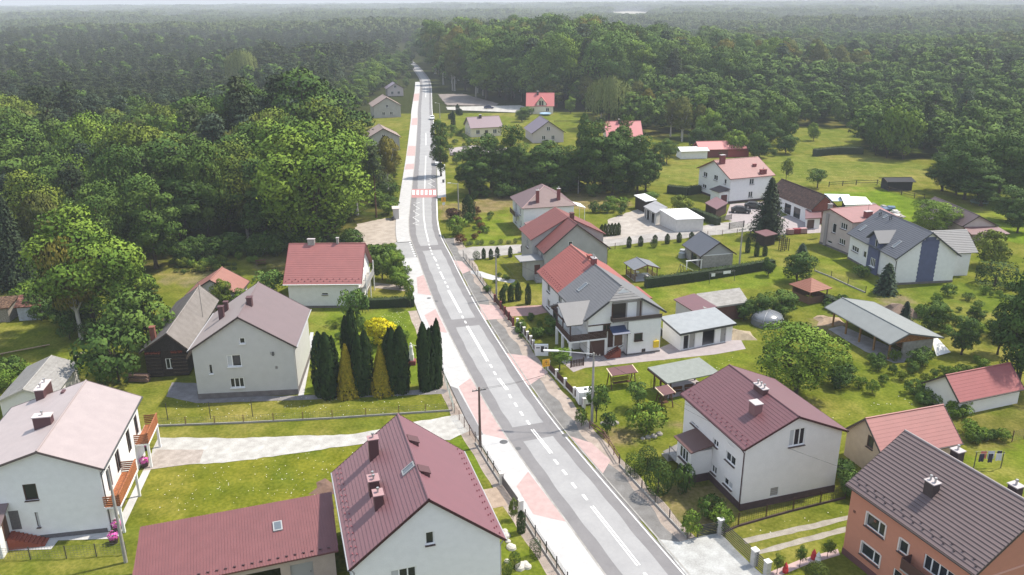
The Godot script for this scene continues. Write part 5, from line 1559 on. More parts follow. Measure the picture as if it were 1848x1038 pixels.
func far_house(called: String, label: String, at: Vector3, turn: float, L: float, W: float, he: float, hr: float, wm: Material, rm: Material, dormer: bool, chim := false):
	var wins := []
	if called == "house":
		wins = [["a", -1.6, 1.0, 1.2, 1.4, "2"], ["a", 1.6, 1.0, 1.2, 1.4, "2"], ["a", 0.0, 4.0, 1.2, 1.3, "2"], ["c", -L * 0.28, 1.0, 1.4, 1.4, "2"], ["c", L * 0.28, 1.0, 1.4, 1.4, "2"], ["c", 0.0, 0.1, 1.1, 2.1, "1bd"]]
	var h := house(called, label, called.replace("_", " "), [at.x, at.z, turn, L, W, he, hr, 0.0, 0.5, 0.6], wm, rm, {"wins": wins, "gutters": false})
	if chim or dormer:
		chimney(h.node, Vector3(-L * 0.1, hr - 0.5, 0.5), 0.8, 0.8, 1.2, M("chim_black", 0.045, 0.03, 0.032), M("chimney_cap", 0.40, 0.36, 0.37), 0)
	if dormer:
		var mb := MB.new()
		wall_face(mb, Vector3(0.5, 0, W / 2 + 0.3), Vector3(1, 0, 0), Vector3(0, 0, 1), [Vector2(-2.0, 4.4), Vector2(0, 6.9), Vector2(2.0, 4.4)], [Rect2(-0.9, 3.4, 0.8, 2.0), Rect2(0.1, 3.4, 0.8, 2.0)])
		part(h.node, "dormer_wall", mb, wm)
		for x in [-0.9, 0.1]:
			window_part(h.node, Vector3(0.5, 0, W / 2 + 0.3), Vector3(1, 0, 0), Vector3(0, 0, 1), Rect2(x, 3.4, 0.8, 2.0), "1bn", wm)
		roof_poly(h.node, "dormer_roof", [Vector3(-2.0, 4.2, W / 2 + 0.8), Vector3(0.5, 7.2, W / 2 + 0.8), Vector3(0.5, 7.2, 0.8), Vector3(-2.0, 4.2, 3.2)], rm, "plain")
		roof_poly(h.node, "dormer_roof", [Vector3(0.5, 7.2, W / 2 + 0.8), Vector3(3.0, 4.2, W / 2 + 0.8), Vector3(3.0, 4.2, 3.2), Vector3(0.5, 7.2, 0.8)], rm, "plain")

func boxstack(w: float) -> Node3D:
	var t := thing("timber_pile", "pile of sawn boards stored under the open timber shelter", "timber", Vector3.ZERO, 0.0, "board piles")
	for k in 6:
		boxpart(t, "board", Vector3(0.04 * (k % 3), 0.08 + k * 0.13, 0.05 * (k % 2)), Vector3(w, 0.11, 0.9), M("pale_timber", 0.50, 0.29, 0.11) if k % 2 == 0 else M("timber_post", 0.16, 0.09, 0.05))
	return t

func gazebo_gable(f: Array, timber: Material):
	var h := house("gazebo", "timber gazebo with grey gable roof on the lawn", "gazebo", [f[0], f[1], f[2], f[3] + 0.6, f[4], f[5], f[6], f[7], f[8], f[9]], timber, M("roof_gazebo", 0.17, 0.18, 0.205, 0.6, "fine", 3.0), {"open": ["a", "b", "c", "d"], "gutters": false, "trim": timber})
	var L := h.L
	for x in [-L / 2, 0.0, L / 2]:
		for z in [-h.W / 2, h.W / 2]:
			boxpart(h.node, "post", Vector3(x, 1.1, z), Vector3(0.14, 2.2, 0.14), timber)
	for z in [-h.W / 2, h.W / 2]:
		for k in 4:
			boxpart(h.node, "rail", Vector3(0, 0.25 + 0.22 * k, z), Vector3(L, 0.12, 0.05), timber)
	for k in 4:
		boxpart(h.node, "rail", Vector3(L / 2, 0.25 + 0.22 * k, 0), Vector3(0.05, 0.12, h.W), timber)
	boxpart(h.node, "floor", Vector3(0, 0.05, 0), Vector3(L, 0.1, h.W), M("pale_paving", 0.46, 0.455, 0.46))
	for k in 2:
		var t := thing("garden_table", "round pale table standing inside the timber gazebo", "table", h.node.transform * Vector3(-0.6 + k * 1.3, 0.1, 0.4 - k), 0.0, "gazebo tables")
		var mb := MB.new()
		mb.lathe(Vector3.ZERO, [Vector2(0.3, 0), Vector2(0.06, 0.06), Vector2(0.06, 0.7)], 10)
		part(t, "foot", mb, timber)
		mb = MB.new()
		mb.lathe(Vector3(0, 0.7, 0), [Vector2(0.0, 0), Vector2(0.5, 0), Vector2(0.5, 0.05), Vector2(0, 0.05)], 14)
		part(t, "top", mb, M("white_plastic", 0.78, 0.78, 0.78))

func pyramid(called: String, label: String, at: Vector3, turn: float, w: float, he: float, hr: float, rm: Material, wm: Material):
	var t := thing(called, label, "garden house", at, turn)
	var e := w / 2 + 0.5
	var ap := Vector3(0, hr, 0)
	var c := [Vector3(-e, he, e), Vector3(e, he, e), Vector3(e, he, -e), Vector3(-e, he, -e)]
	for i in 4:
		roof_poly(t, "roof", [c[i], c[(i + 1) % 4], ap], rm, "steps", 0.3, 0.03)
	for q in [[-1, 1], [1, 1], [1, -1], [-1, -1]]:
		boxpart(t, "post", Vector3(q[0] * w / 2, he / 2, q[1] * w / 2), Vector3(0.16, he, 0.16), wm)
	for k in 9:
		for s in [-1, 1]:
			boxpart(t, "board", Vector3(-w / 2 + (k + 0.5) * w / 9, 0.55, s * w / 2), Vector3(w / 9 - 0.03, 1.1, 0.05), wm)
			boxpart(t, "board", Vector3(s * w / 2, 0.55, -w / 2 + (k + 0.5) * w / 9), Vector3(0.05, 1.1, w / 9 - 0.03), wm)
	boxpart(t, "back_wall", Vector3(0, 1.1, -w / 2 + 0.1), Vector3(w - 0.2, 2.2, 0.06), wm)

func shelter_mono():
	var A := gp(1169, 663, 2.9)
	var B := gp(1262, 645, 2.9)
	var C := gp(1292, 666, 2.4)
	var D := gp(1205, 692, 2.4)
	var mid := (A + B + C + D) * 0.25
	mid.y = 0
	var timber := M("timber_brown", 0.17, 0.075, 0.035, 0.85, "wood", 2.0)
	var t := thing("garden_shelter", "timber garden shelter with grey felt roof next to the canopied swing", "shelter", mid)
	A -= mid; B -= mid; C -= mid; D -= mid
	C = D + (B - A)
	roof_poly(t, "roof", [D, C, B, A], M("felt_green_grey", 0.235, 0.255, 0.24, 0.9, "fine", 4.0), "plain")
	for p in [A.lerp(C, 0.1), B.lerp(D, 0.1), C.lerp(A, 0.1), D.lerp(B, 0.1), A.lerp(D, 0.5).lerp(C, 0.06)]:
		boxpart(t, "post", Vector3(p.x, p.y * 0.5 - 0.08, p.z), Vector3(0.16, p.y - 0.2, 0.16), timber)
	var bm := MB.new()
	bm.beam(A + Vector3(0, -0.25, 0), D + Vector3(0, -0.25, 0), 0.14, 0.18)
	bm.beam(B + Vector3(0, -0.25, 0), C + Vector3(0, -0.25, 0), 0.14, 0.18)
	part(t, "beam", bm, timber)
	var bk := MB.new()
	for k in 10:
		bk.beam(A.lerp(B, 0.08 + k * 0.085) * Vector3(1, 0, 1) + Vector3(0, 0.2, 0), A.lerp(B, 0.08 + k * 0.085) * Vector3(1, 0, 1) + Vector3(0, 1.2, 0), 0.12, 0.04)
	part(t, "back_rail", bk, timber).set_meta("kind", "stuff")
	boxpart(t, "floor", Vector3(0, 0.04, 0), Vector3(6.0, 0.08, 3.2), M("paving_pinkgrey", 0.345, 0.30, 0.305), Basis(Vector3.UP, atan2(-(C - D).z, (C - D).x)))
	for k in 3:
		var b := thing("garden_bench", "dark timber bench inside the felt-roofed garden shelter", "bench", mid + D.lerp(C, 0.25 + k * 0.22) * Vector3(1, 0, 1) + Vector3(0, 0, -1.2), 0.25, "shelter benches")
		boxpart(b, "seat", Vector3(0, 0.45, 0), Vector3(1.2, 0.06, 0.4), timber)
		boxpart(b, "backrest", Vector3(0, 0.75, -0.2), Vector3(1.2, 0.4, 0.05), timber)
		for x in [-0.5, 0.5]:
			boxpart(b, "leg", Vector3(x, 0.21, 0), Vector3(0.08, 0.42, 0.36), timber)

# ------------------------------------------------------------------ street things
func profile_body(mb: MB, prof: Array, w: float, taper := 0.0):
	# prof: (x, y) outline, counter-clockwise seen from +z; extruded across z with tucked-in top
	var k := prof.size()
	var zz := func(p: Vector2) -> float: return w * 0.5 - taper * maxf(0.0, p.y - 0.9)
	for i in k:
		var p: Vector2 = prof[i]
		var q: Vector2 = prof[(i + 1) % k]
		var zp: float = zz.call(p)
		var zq: float = zz.call(q)
		mb.quad(Vector3(p.x, p.y, zp), Vector3(p.x, p.y, -zp), Vector3(q.x, q.y, -zq), Vector3(q.x, q.y, zq))
	var tri := Geometry2D.triangulate_polygon(PackedVector2Array(prof))
	for i in range(0, tri.size(), 3):
		var a: Vector2 = prof[tri[i]]
		var b: Vector2 = prof[tri[i + 1]]
		var c: Vector2 = prof[tri[i + 2]]
		for s in [1.0, -1.0]:
			var pa := Vector3(a.x, a.y, s * zz.call(a))
			var pb := Vector3(b.x, b.y, s * zz.call(b))
			var pc := Vector3(c.x, c.y, s * zz.call(c))
			if (pb - pa).cross(pc - pa).z * s > 0:
				mb.tri(pa, pb, pc)
			else:
				mb.tri(pa, pc, pb)

func car(label: String, at: Vector3, turn: float, paint: Material, van := false):
	var t := thing("van" if van else "car", label, "van" if van else "car", at, turn)
	var body := MB.new()
	var glassm := glass()
	if van:
		profile_body(body, [Vector2(-2.4, 0.35), Vector2(2.4, 0.35), Vector2(2.45, 0.95), Vector2(1.75, 1.15), Vector2(1.2, 1.9), Vector2(0.9, 2.05), Vector2(-2.3, 2.05), Vector2(-2.42, 1.8)], 1.9, 0.10)
	else:
		profile_body(body, [Vector2(-2.15, 0.32), Vector2(2.1, 0.32), Vector2(2.15, 0.7), Vector2(1.2, 0.9), Vector2(0.5, 1.38), Vector2(0.2, 1.46), Vector2(-1.1, 1.46), Vector2(-1.8, 1.02), Vector2(-2.15, 0.95)], 1.78, 0.30)
	part(t, "body", body, paint)
	var top := 1.95 if van else 1.40
	var low := 1.25 if van else 0.98
	for s in [-1.0, 1.0]:
		var g := MB.new()
		if van:
			g.box(Vector3(0.9, 1.55, s * 0.895), Vector3(0.9, 0.55, 0.03))
		else:
			g.box(Vector3(-0.4, 1.18, s * 0.80), Vector3(1.7, 0.36, 0.04))
		part(t, "side_window", g, glassm)
		for x in ([1.5, -1.5] if van else [1.32, -1.3]):
			var wl := MB.new()
			wl.tube(Vector3(x, 0.33, s * 0.70), Vector3(x, 0.33, s * 0.92), 0.33, 0.33, 14)
			wl.tube(Vector3(x, 0.33, s * 0.92), Vector3(x, 0.33, s * 0.70), 0.33, 0.33, 14)
			var w := part(t, "wheel", wl, M("tyre", 0.02, 0.02, 0.02, 0.9))
			var rm := MB.new()
			rm.tube(Vector3(x, 0.33, s * 0.88), Vector3(x, 0.33, s * 0.935), 0.2, 0.2, 10)
			part(w, "rim", rm, M("alloy", 0.45, 0.45, 0.46, 0.35, "", 1.0, 0.5, 0.7))
		boxpart(t, "headlight", Vector3(2.14 if not van else 2.44, 0.68 if not van else 0.8, s * 0.62), Vector3(0.06, 0.14, 0.3), M("lamp_glass", 0.65, 0.66, 0.68, 0.1))
		boxpart(t, "tail_light", Vector3(-2.16 if not van else -2.42, 0.8 if not van else 1.0, s * 0.68), Vector3(0.05, 0.2, 0.2), M("tail_red", 0.3, 0.01, 0.01, 0.2))
	var ws := MB.new()
	if van:
		ws.slab([Vector3(1.77, 1.17, 0.78), Vector3(1.77, 1.17, -0.78), Vector3(1.24, 1.87, -0.74), Vector3(1.24, 1.87, 0.74)], 0.02)
	else:
		ws.slab([Vector3(1.16, 0.95, 0.76), Vector3(1.16, 0.95, -0.76), Vector3(0.54, 1.375, -0.68), Vector3(0.54, 1.375, 0.68)], 0.02)
	part(t, "windscreen", ws, glassm)
	if not van:
		var rw := MB.new()
		rw.slab([Vector3(-1.16, 1.44, 0.66), Vector3(-1.16, 1.44, -0.66), Vector3(-1.76, 1.06, -0.74), Vector3(-1.76, 1.06, 0.74)], 0.02)
		part(t, "rear_window", rw, glassm)

func pole(label: String, at: Vector3, h: float, m: Material, arms := 0, lamp := 0.0, called := "utility_pole", cat := "pole", turn := 0.0):
	var t := thing(called, label, cat, at, turn)
	var mb := MB.new()
	mb.tube(Vector3.ZERO, Vector3(0, h, 0), 0.17, 0.10, 8)
	part(t, "shaft", mb, m)
	for k in arms:
		boxpart(t, "crossarm", Vector3(0, h - 0.35 - k * 0.6, 0), Vector3(1.5, 0.09, 0.09), M("dark_metal", 0.08, 0.08, 0.085))
		for x in [-0.65, -0.25, 0.25, 0.65]:
			var i := MB.new()
			i.tube(Vector3(x, h - 0.3 - k * 0.6, 0), Vector3(x, h - 0.12 - k * 0.6, 0), 0.045, 0.03, 6)
			part(t, "insulator", i, M("porcelain", 0.45, 0.42, 0.38, 0.3))
	if lamp != 0.0:
		var a := MB.new()
		a.tube(Vector3(0, h - 0.15, 0), Vector3(-lamp * 0.75, h + 0.1, 0), 0.05, 0.04, 6)
		part(t, "lamp_arm", a, M("galvanised", 0.42, 0.43, 0.44, 0.5))
		boxpart(t, "lamp_head", Vector3(-lamp * 0.9, h + 0.1, 0), Vector3(absf(lamp) * 0.32, 0.12, 0.3), M("lamp_white", 0.66, 0.66, 0.66, 0.4))
	return t

func wire(a: Vector3, b: Vector3, sag: float):
	var mb := MB.new()
	for k in 14:
		var f0 := k / 14.0
		var f1 := (k + 1) / 14.0
		var p := a.lerp(b, f0) + Vector3.DOWN * sag * 4.0 * f0 * (1.0 - f0)
		var q := a.lerp(b, f1) + Vector3.DOWN * sag * 4.0 * f1 * (1.0 - f1)
		mb.tube(p, q, 0.014, 0.014, 4, false)
	tag(part(self, "overhead_wire", mb, M("wire_black", 0.03, 0.03, 0.03, 0.6)), "thin black overhead wire strung between poles and houses", "wire", "overhead wires")

func pole_px(label: String, bx: float, by: float, top: float, m: Material, arms := 0, lamp := 0.0, turn := 0.0) -> Vector3:
	var p := gp(bx, by)
	var h := height_at(p, bx, top)
	pole(label, p, h, m, arms, lamp, "street_lamp" if lamp != 0.0 else "utility_pole", "lamp" if lamp != 0.0 else "pole", turn)
	return p + Vector3(0, h, 0)

func build_street_things():
	var concrete := M("pole_concrete", 0.40, 0.39, 0.37, 0.9, "coarse", 2.0)
	var browny := M("pole_brown", 0.16, 0.10, 0.085, 0.9, "coarse", 2.0)
	var t1 := pole_px("brown concrete pole with dark crossarm beside the pink pavement crossing", 866.7, 807, 699, browny, 1, 0.0, 0.3)
	var t2 := pole_px("concrete pole with a long lamp arm at the white water tank", 1068, 765, 637, concrete, 1, 5.2, -0.1)
	var t3 := pole_px("leaning pale concrete pole at the corner of the white balconied house", 227, 1015, 846, concrete, 0, 0.0)
	var t4 := pole_px("concrete pole in the corner garden by the dark fence", 896, 540, 457, concrete, 1, 0.0, 0.3)
	var t5 := pole_px("grey street lamp behind the purple bush at the crossing", 827.6, 380, 331, concrete, 0, 2.2)
	var t6 := pole_px("pale concrete pole in front of the alder belt", 1043.5, 349.5, 311.5, concrete, 1, 0.0, 0.2)
	var t7 := pole_px("tall concrete pole beside the clipped hedge and washing line", 1333, 492, 411, concrete, 1, 0.0, 0.4)
	var t8 := pole_px("lone pale pole in the far meadow", 1413, 246, 204, concrete, 1, 0.0)
	var t9 := pole_px("slim pale pole beside the far street", 794, 214, 186, concrete, 0, 1.8)
	wire(t1 + Vector3(0.5, -0.2, 0), t2 + Vector3(-0.4, -0.3, 0), 0.6)
	wire(t1 + Vector3(-0.5, -0.2, 0), t2 + Vector3(0.4, -0.3, 0), 0.6)
	wire(t2, Vector3(22.0, 6.4, -66.5), 0.5)
	wire(t4, t2, 1.0)
	wire(t4, Vector3(8.2, 5.0, -116.0), 0.4)
	wire(t6, t7, 1.2)
	wire(t2, Vector3(9.5, 5.2, -102.2), 0.3)
	wire(t8, t8 + Vector3(46, 1.5, -6), 1.4)
	wire(t2 + Vector3(0, -0.3, 0), Vector3(33.6, 6.2, -58.5), 1.2)
	# warning signs
	sign_board("yellow square sign with a red-edged warning triangle at the veranda gate", gp(985, 681), 1.0, 2.0, true)
	sign_board("yellow sign above a small white plate before the crossing", gp(801, 380), 1.05, 2.6, false)
	# cars
	var sw := M("car_white", 0.72, 0.72, 0.73, 0.25, "", 1.0, 0.6)
	var i := station(780, 212)
	car("small white car driving along the far street", gp(780, 215.5) + Vector3(0, 0.03, 0), atan2(road_n[i].x, road_n[i].y) + PI, sw)
	car("white van parked under the street tree before the crossing", gp(791, 297) + Vector3(0, 0.06, 0), atan2(road_n[i].x, road_n[i].y) + PI, sw, true)
	car("dark blue car parked on the far gravel drive", gp(882, 196.5) + Vector3(0, 0.02, 0), 0.1, M("car_blue", 0.015, 0.02, 0.085, 0.25, "", 1.0, 0.6))
	car("black estate car parked in the yard of the tall white house", gp(1337, 384) + Vector3(0, 0.03, 0), -0.25, M("car_black", 0.012, 0.012, 0.014, 0.2, "", 1.0, 0.6))
	car("second black car parked behind the estate car in the yard", gp(1361, 376) + Vector3(0, 0.03, 0), -0.35, M("car_black", 0.012, 0.012, 0.014))
	car("white car standing at the far bend of the street", gp(741, 122), 1.7, sw)
	# bus stop shelter, bin
	var t := thing("bus_shelter", "small pale bus shelter at the parking place beside the pavement", "bus shelter", gp(714, 394), 1.75)
	boxpart(t, "back_panel", Vector3(0, 1.2, 0.7), Vector3(2.4, 2.2, 0.06), M("shelter_panel", 0.50, 0.47, 0.45, 0.6))
	for x in [-1.2, 1.2]:
		boxpart(t, "side_panel", Vector3(x, 1.2, 0.1), Vector3(0.05, 2.2, 1.2), M("shelter_panel", 0.50, 0.47, 0.45))
	boxpart(t, "roof", Vector3(0, 2.4, 0.1), Vector3(2.7, 0.12, 1.6), M("shelter_roof", 0.55, 0.50, 0.48, 0.6))
	boxpart(t, "bench", Vector3(0, 0.45, 0.5), Vector3(2.0, 0.06, 0.35), M("timber_brown", 0.17, 0.075, 0.035, 0.85, "wood", 2.0))
	var b := thing("litter_bin", "dark litter bin beside the small bus shelter", "bin", gp(709, 398))
	var bm := MB.new()
	bm.lathe(Vector3.ZERO, [Vector2(0.22, 0.0), Vector2(0.28, 0.8), Vector2(0.30, 0.85), Vector2(0.0, 0.9)], 10)
	part(b, "body", bm, M("bin_dark", 0.04, 0.04, 0.045, 0.6))
	boxpart(b, "post", Vector3(0.32, 0.55, 0), Vector3(0.06, 1.1, 0.06), M("dark_metal", 0.08, 0.08, 0.085))
	b = thing("litter_bin", "grey litter bin on the pale waiting place by the crossing", "bin", gp(800, 330))
	part(b, "body", bm, M("bin_grey", 0.12, 0.12, 0.13, 0.6))
	boxpart(b, "post", Vector3(0.32, 0.55, 0), Vector3(0.06, 1.1, 0.06), M("dark_metal", 0.08, 0.08, 0.085))
	b = thing("stop_post", "slim dark bus stop post on the waiting place", "sign", gp(794.5, 316))
	boxpart(b, "post", Vector3(0, 1.3, 0), Vector3(0.08, 2.6, 0.08), M("dark_metal", 0.08, 0.08, 0.085))
	boxpart(b, "plate", Vector3(0.0, 2.3, 0.06), Vector3(0.5, 0.6, 0.03), M("plate_dark", 0.06, 0.06, 0.08, 0.5))

func sign_board(label: String, at: Vector3, w: float, h: float, big: bool):
	var t := thing("warning_sign", label, "sign", at, 0.35)
	var pb := MB.new()
	pb.tube(Vector3.ZERO, Vector3(0, h + w * 0.5, 0), 0.035, 0.035, 6)
	part(t, "post", pb, M("galvanised", 0.42, 0.43, 0.44, 0.5))
	var pl := boxpart(t, "plate", Vector3(0, h, 0.05), Vector3(w, w, 0.03), M("sign_yellow", 0.80, 0.42, 0.03, 0.5))
	for e in [[0.44, M("sign_red", 0.45, 0.02, 0.02, 0.5), 0.072], [0.34, M("sign_amber", 0.85, 0.52, 0.04, 0.5), 0.078]]:
		var tr := MB.new()
		var r: float = e[0] * w
		var z: float = e[2]
		var a := Vector3(0, h + r, z)
		var bl := Vector3(-r * 0.9, h - r * 0.62, z)
		var br := Vector3(r * 0.9, h - r * 0.62, z)
		tr.tri(bl, br, a)
		part(pl, "triangle", tr, e[1])
	boxpart(pl, "symbol", Vector3(0, h - 0.02, 0.085), Vector3(0.08, w * 0.3, 0.008), M("sign_black", 0.02, 0.02, 0.02, 0.6))
	boxpart(pl, "symbol", Vector3(0, h + w * 0.12, 0.085), Vector3(0.16, 0.12, 0.008), M("sign_black", 0.02, 0.02, 0.02))
	if not big:
		boxpart(t, "plate", Vector3(0, h - w * 0.95, 0.05), Vector3(w * 0.62, w * 0.55, 0.03), M("sign_white", 0.72, 0.72, 0.72, 0.5))

# ------------------------------------------------------------------ garden things
func swing_seat(label: String, at: Vector3, turn: float, w: float):
	var timber := M("timber_brown", 0.17, 0.075, 0.035, 0.85, "wood", 2.0)
	var t := thing("garden_swing", label, "swing", at, turn)
	for s in [-1.0, 1.0]:
		for z in [-0.75, 0.75]:
			var l := MB.new()
			l.beam(Vector3(s * w * 0.5, 0, z), Vector3(s * w * 0.5, 2.0, z * 0.25), 0.1, 0.1)
			part(t, "leg", l, timber)
		var e := MB.new()
		e.beam(Vector3(s * (w * 0.5 + 0.12), 1.95, 0.95), Vector3(s * (w * 0.5 + 0.12), 2.25, -0.7), 0.1, 0.12)
		part(t, "canopy_edge", e, M("pale_edge", 0.62, 0.50, 0.36, 0.8))
	var c := MB.new()
	c.slab([Vector3(-w * 0.5 - 0.1, 2.0, 0.95), Vector3(w * 0.5 + 0.1, 2.0, 0.95), Vector3(w * 0.5 + 0.1, 2.3, -0.7), Vector3(-w * 0.5 - 0.1, 2.3, -0.7)], 0.06)
	part(t, "canopy", c, M("canopy_maroon", 0.115, 0.05, 0.055, 0.8))
	boxpart(t, "beam", Vector3(0, 1.95, 0), Vector3(w, 0.12, 0.12), timber)
	for k in 4:
		boxpart(t, "seat_slat", Vector3(0, 0.5, -0.2 + k * 0.14), Vector3(w * 0.72, 0.04, 0.11), timber)
		boxpart(t, "back_slat", Vector3(0, 0.62 + k * 0.13, -0.32 - k * 0.03), Vector3(w * 0.72, 0.10, 0.03), timber)
	for s in [-1.0, 1.0]:
		boxpart(t, "hanger", Vector3(s * w * 0.34, 1.2, 0.0), Vector3(0.03, 1.4, 0.03), M("dark_metal", 0.08, 0.08, 0.085))

func build_garden_things():
	var timber := M("timber_brown", 0.17, 0.075, 0.035, 0.85, "wood", 2.0)
	swing_seat("timber garden swing with maroon canopy on the lawn by the drive", gp(1121, 696), 0.30, 3.2)
	swing_seat("small canopied timber seat between the shelter and the wine-roofed house", gp(1198, 733), 0.45, 1.5)
	# white caged water tank
	var t := thing("water_tank", "white plastic water tank standing beside the lamp pole", "tank", gp(1056, 727), 0.2)
	boxpart(t, "tank", Vector3(0, 0.95, 0), Vector3(1.9, 1.6, 1.4), M("tank_white", 0.78, 0.79, 0.80, 0.4))
	boxpart(t, "pallet", Vector3(0, 0.07, 0), Vector3(1.9, 0.14, 1.4), timber)
	for k in 4:
		boxpart(t, "cage_bar", Vector3(-0.9 + k * 0.6, 0.95, 0.72), Vector3(0.04, 1.6, 0.04), M("galvanised", 0.42, 0.43, 0.44))
	var cp := MB.new()
	cp.tube(Vector3(0, 1.75, 0), Vector3(0, 1.85, 0), 0.2, 0.2, 10)
	part(t, "cap", cp, M("bin_dark", 0.04, 0.04, 0.045))
	# dome-covered round pool
	t = thing("round_pool", "round garden pool under a glossy grey dome cover", "pool", gp(1384, 584))
	var mb := MB.new()
	mb.lathe(Vector3.ZERO, [Vector2(2.3, 0), Vector2(2.3, 0.9), Vector2(2.2, 0.95)], 28)
	part(t, "wall", mb, M("pool_grey", 0.13, 0.14, 0.16, 0.5))
	mb = MB.new()
	var pr := []
	for k in 9:
		var a := k * PI / 16.0
		pr.append(Vector2(2.2 * cos(a), 0.95 + 1.05 * sin(a)))
	mb.lathe(Vector3.ZERO, pr, 28)
	part(t, "dome", mb, M("dome_grey", 0.15, 0.16, 0.18, 0.25, "", 1.0, 0.6))
	for k in 6:
		var a := k * TAU / 6.0
		var rb := MB.new()
		for j in 7:
			var b0 := j * PI / 16.0
			var b1 := (j + 1) * PI / 16.0
			rb.tube(Vector3(cos(a) * 2.23 * cos(b0), 0.96 + 1.07 * sin(b0), sin(a) * 2.23 * cos(b0)), Vector3(cos(a) * 2.23 * cos(b1), 0.96 + 1.07 * sin(b1), sin(a) * 2.23 * cos(b1)), 0.03, 0.03, 5, false)
		part(t, "rib", rb, M("galvanised", 0.42, 0.43, 0.44))
	# shrine
	t = thing("shrine", "white saint's statue on a red-brown plinth among the thujas", "statue", gp(743, 657))
	boxpart(t, "plinth", Vector3(0, 0.3, 0), Vector3(1.1, 0.6, 1.0), M("brick_deep", 0.20, 0.05, 0.05))
	boxpart(t, "pedestal", Vector3(0, 1.0, 0), Vector3(0.6, 0.9, 0.6), M("statue_white", 0.68, 0.67, 0.65, 0.7))
	mb = MB.new()
	mb.lathe(Vector3(0, 1.45, 0), [Vector2(0.27, 0), Vector2(0.30, 0.12), Vector2(0.23, 0.7), Vector2(0.26, 1.0), Vector2(0.17, 1.22), Vector2(0.07, 1.28), Vector2(0.12, 1.36), Vector2(0.13, 1.46), Vector2(0.08, 1.56), Vector2(0.0, 1.6)], 12)
	part(t, "figure", mb, M("statue_white", 0.68, 0.67, 0.65))
	mb = MB.new()
	mb.beam(Vector3(0.1, 2.75, 0), Vector3(0.95, 2.55, 0.05), 0.04, 0.05)
	part(t, "staff", mb, M("statue_white", 0.68, 0.67, 0.65))
	for q in [[727, 660, 0], [733, 662, 1]]:
		var fl := thing("flower_pot", ["pale flower pot left of the shrine plinth", "cream flower pot touching the shrine plinth"][q[2]], "flower pot", gp(q[0], q[1]))
		mb = MB.new()
		mb.lathe(Vector3.ZERO, [Vector2(0.18, 0), Vector2(0.25, 0.4), Vector2(0.0, 0.38)], 10)
		part(fl, "pot", mb, M("pot_cream", 0.6, 0.55, 0.48, 0.7))
		flowers(fl, Vector3(0, 0.55, 0), 0.3, M("petal_white", 0.7, 0.68, 0.62, 0.7))
	# notice board and picnic table at the wood edge
	t = thing("notice_board", "roofed wooden notice board with white panel under the oak", "board", gp(472, 462), 0.05)
	for x in [-1.1, 1.1]:
		boxpart(t, "post", Vector3(x, 1.1, 0), Vector3(0.14, 2.2, 0.14), timber)
	boxpart(t, "panel", Vector3(0, 1.3, 0.02), Vector3(1.9, 1.2, 0.05), M("panel_white", 0.66, 0.64, 0.62, 0.7))
	var rf := MB.new()
	rf.slab([Vector3(-1.6, 2.1, 0.6), Vector3(1.6, 2.1, 0.6), Vector3(1.6, 2.5, 0), Vector3(-1.6, 2.5, 0)], 0.07)
	rf.slab([Vector3(-1.6, 2.5, 0), Vector3(1.6, 2.5, 0), Vector3(1.6, 2.1, -0.6), Vector3(-1.6, 2.1, -0.6)], 0.07)
	part(t, "roof", rf, M("board_roof", 0.20, 0.08, 0.06, 0.8))
	t = thing("picnic_table", "brown picnic table with benches near the notice board", "table", gp(471, 477), 0.3)
	for k in 4:
		boxpart(t, "top_board", Vector3(0, 0.75, -0.33 + k * 0.22), Vector3(1.9, 0.05, 0.2), timber)
	for z in [-0.8, 0.8]:
		boxpart(t, "bench", Vector3(0, 0.45, z), Vector3(1.9, 0.06, 0.3), timber)
	for x in [-0.7, 0.7]:
		boxpart(t, "leg", Vector3(x, 0.37, 0), Vector3(0.08, 0.74, 1.5), timber)
	# washing lines
	washing("washing line with white sheets beside the clipped hedge", gp(1280, 512), gp(1325, 507), [[0.12, 0.7, 0.55, 0], [0.70, 1.4, 0.5, 0]])
	washing("washing line with dark and coral clothes behind the terracotta house", gp(1757, 846), gp(1806, 845), [[0.15, 0.5, 0.9, 2], [0.32, 0.6, 0.85, 1], [0.48, 0.45, 1.0, 2], [0.60, 0.7, 0.9, 3], [0.78, 0.6, 0.8, 3], [0.9, 0.5, 0.6, 2]])
	# tents and clutter behind the barn
	var tent := M("tent_blue", 0.50, 0.60, 0.74, 0.6)
	t = thing("tarpaulin_shelter", "pale blue tarpaulin shelter beside the brick gable", "shelter", gp(1514, 374), 0.1)
	rf = MB.new()
	rf.slab([Vector3(-3.2, 2.0, 1.8), Vector3(2.4, 1.7, 1.8), Vector3(3.0, 2.5, -1.8), Vector3(-3.0, 2.8, -1.8)], 0.05)
	part(t, "sheet", rf, tent)
	for q in [Vector3(-3.0, 1.0, 1.7), Vector3(2.2, 0.9, 1.7), Vector3(2.8, 1.2, -1.7), Vector3(-2.9, 1.3, -1.7)]:
		boxpart(t, "pole", q, Vector3(0.08, q.y * 2.0, 0.08), timber)
	boxpart(t, "dark_panel", Vector3(1.0, 0.9, 1.65), Vector3(2.4, 1.7, 0.05), M("panel_teal", 0.015, 0.03, 0.04, 0.6))
	t = thing("polytunnel", "white sheeted greenhouse tent next to the blue shelter", "greenhouse", gp(1541, 376), 0.05)
	rf = MB.new()
	rf.slab([Vector3(-3.4, 1.5, 2.4), Vector3(3.2, 1.2, 2.4), Vector3(2.4, 2.6, 0), Vector3(-3.4, 2.9, 0)], 0.04)
	rf.slab([Vector3(-3.4, 2.9, 0), Vector3(2.4, 2.6, 0), Vector3(3.2, 1.2, -2.4), Vector3(-3.4, 1.5, -2.4)], 0.04)
	part(t, "sheet", rf, M("sheet_white", 0.70, 0.71, 0.70, 0.5))
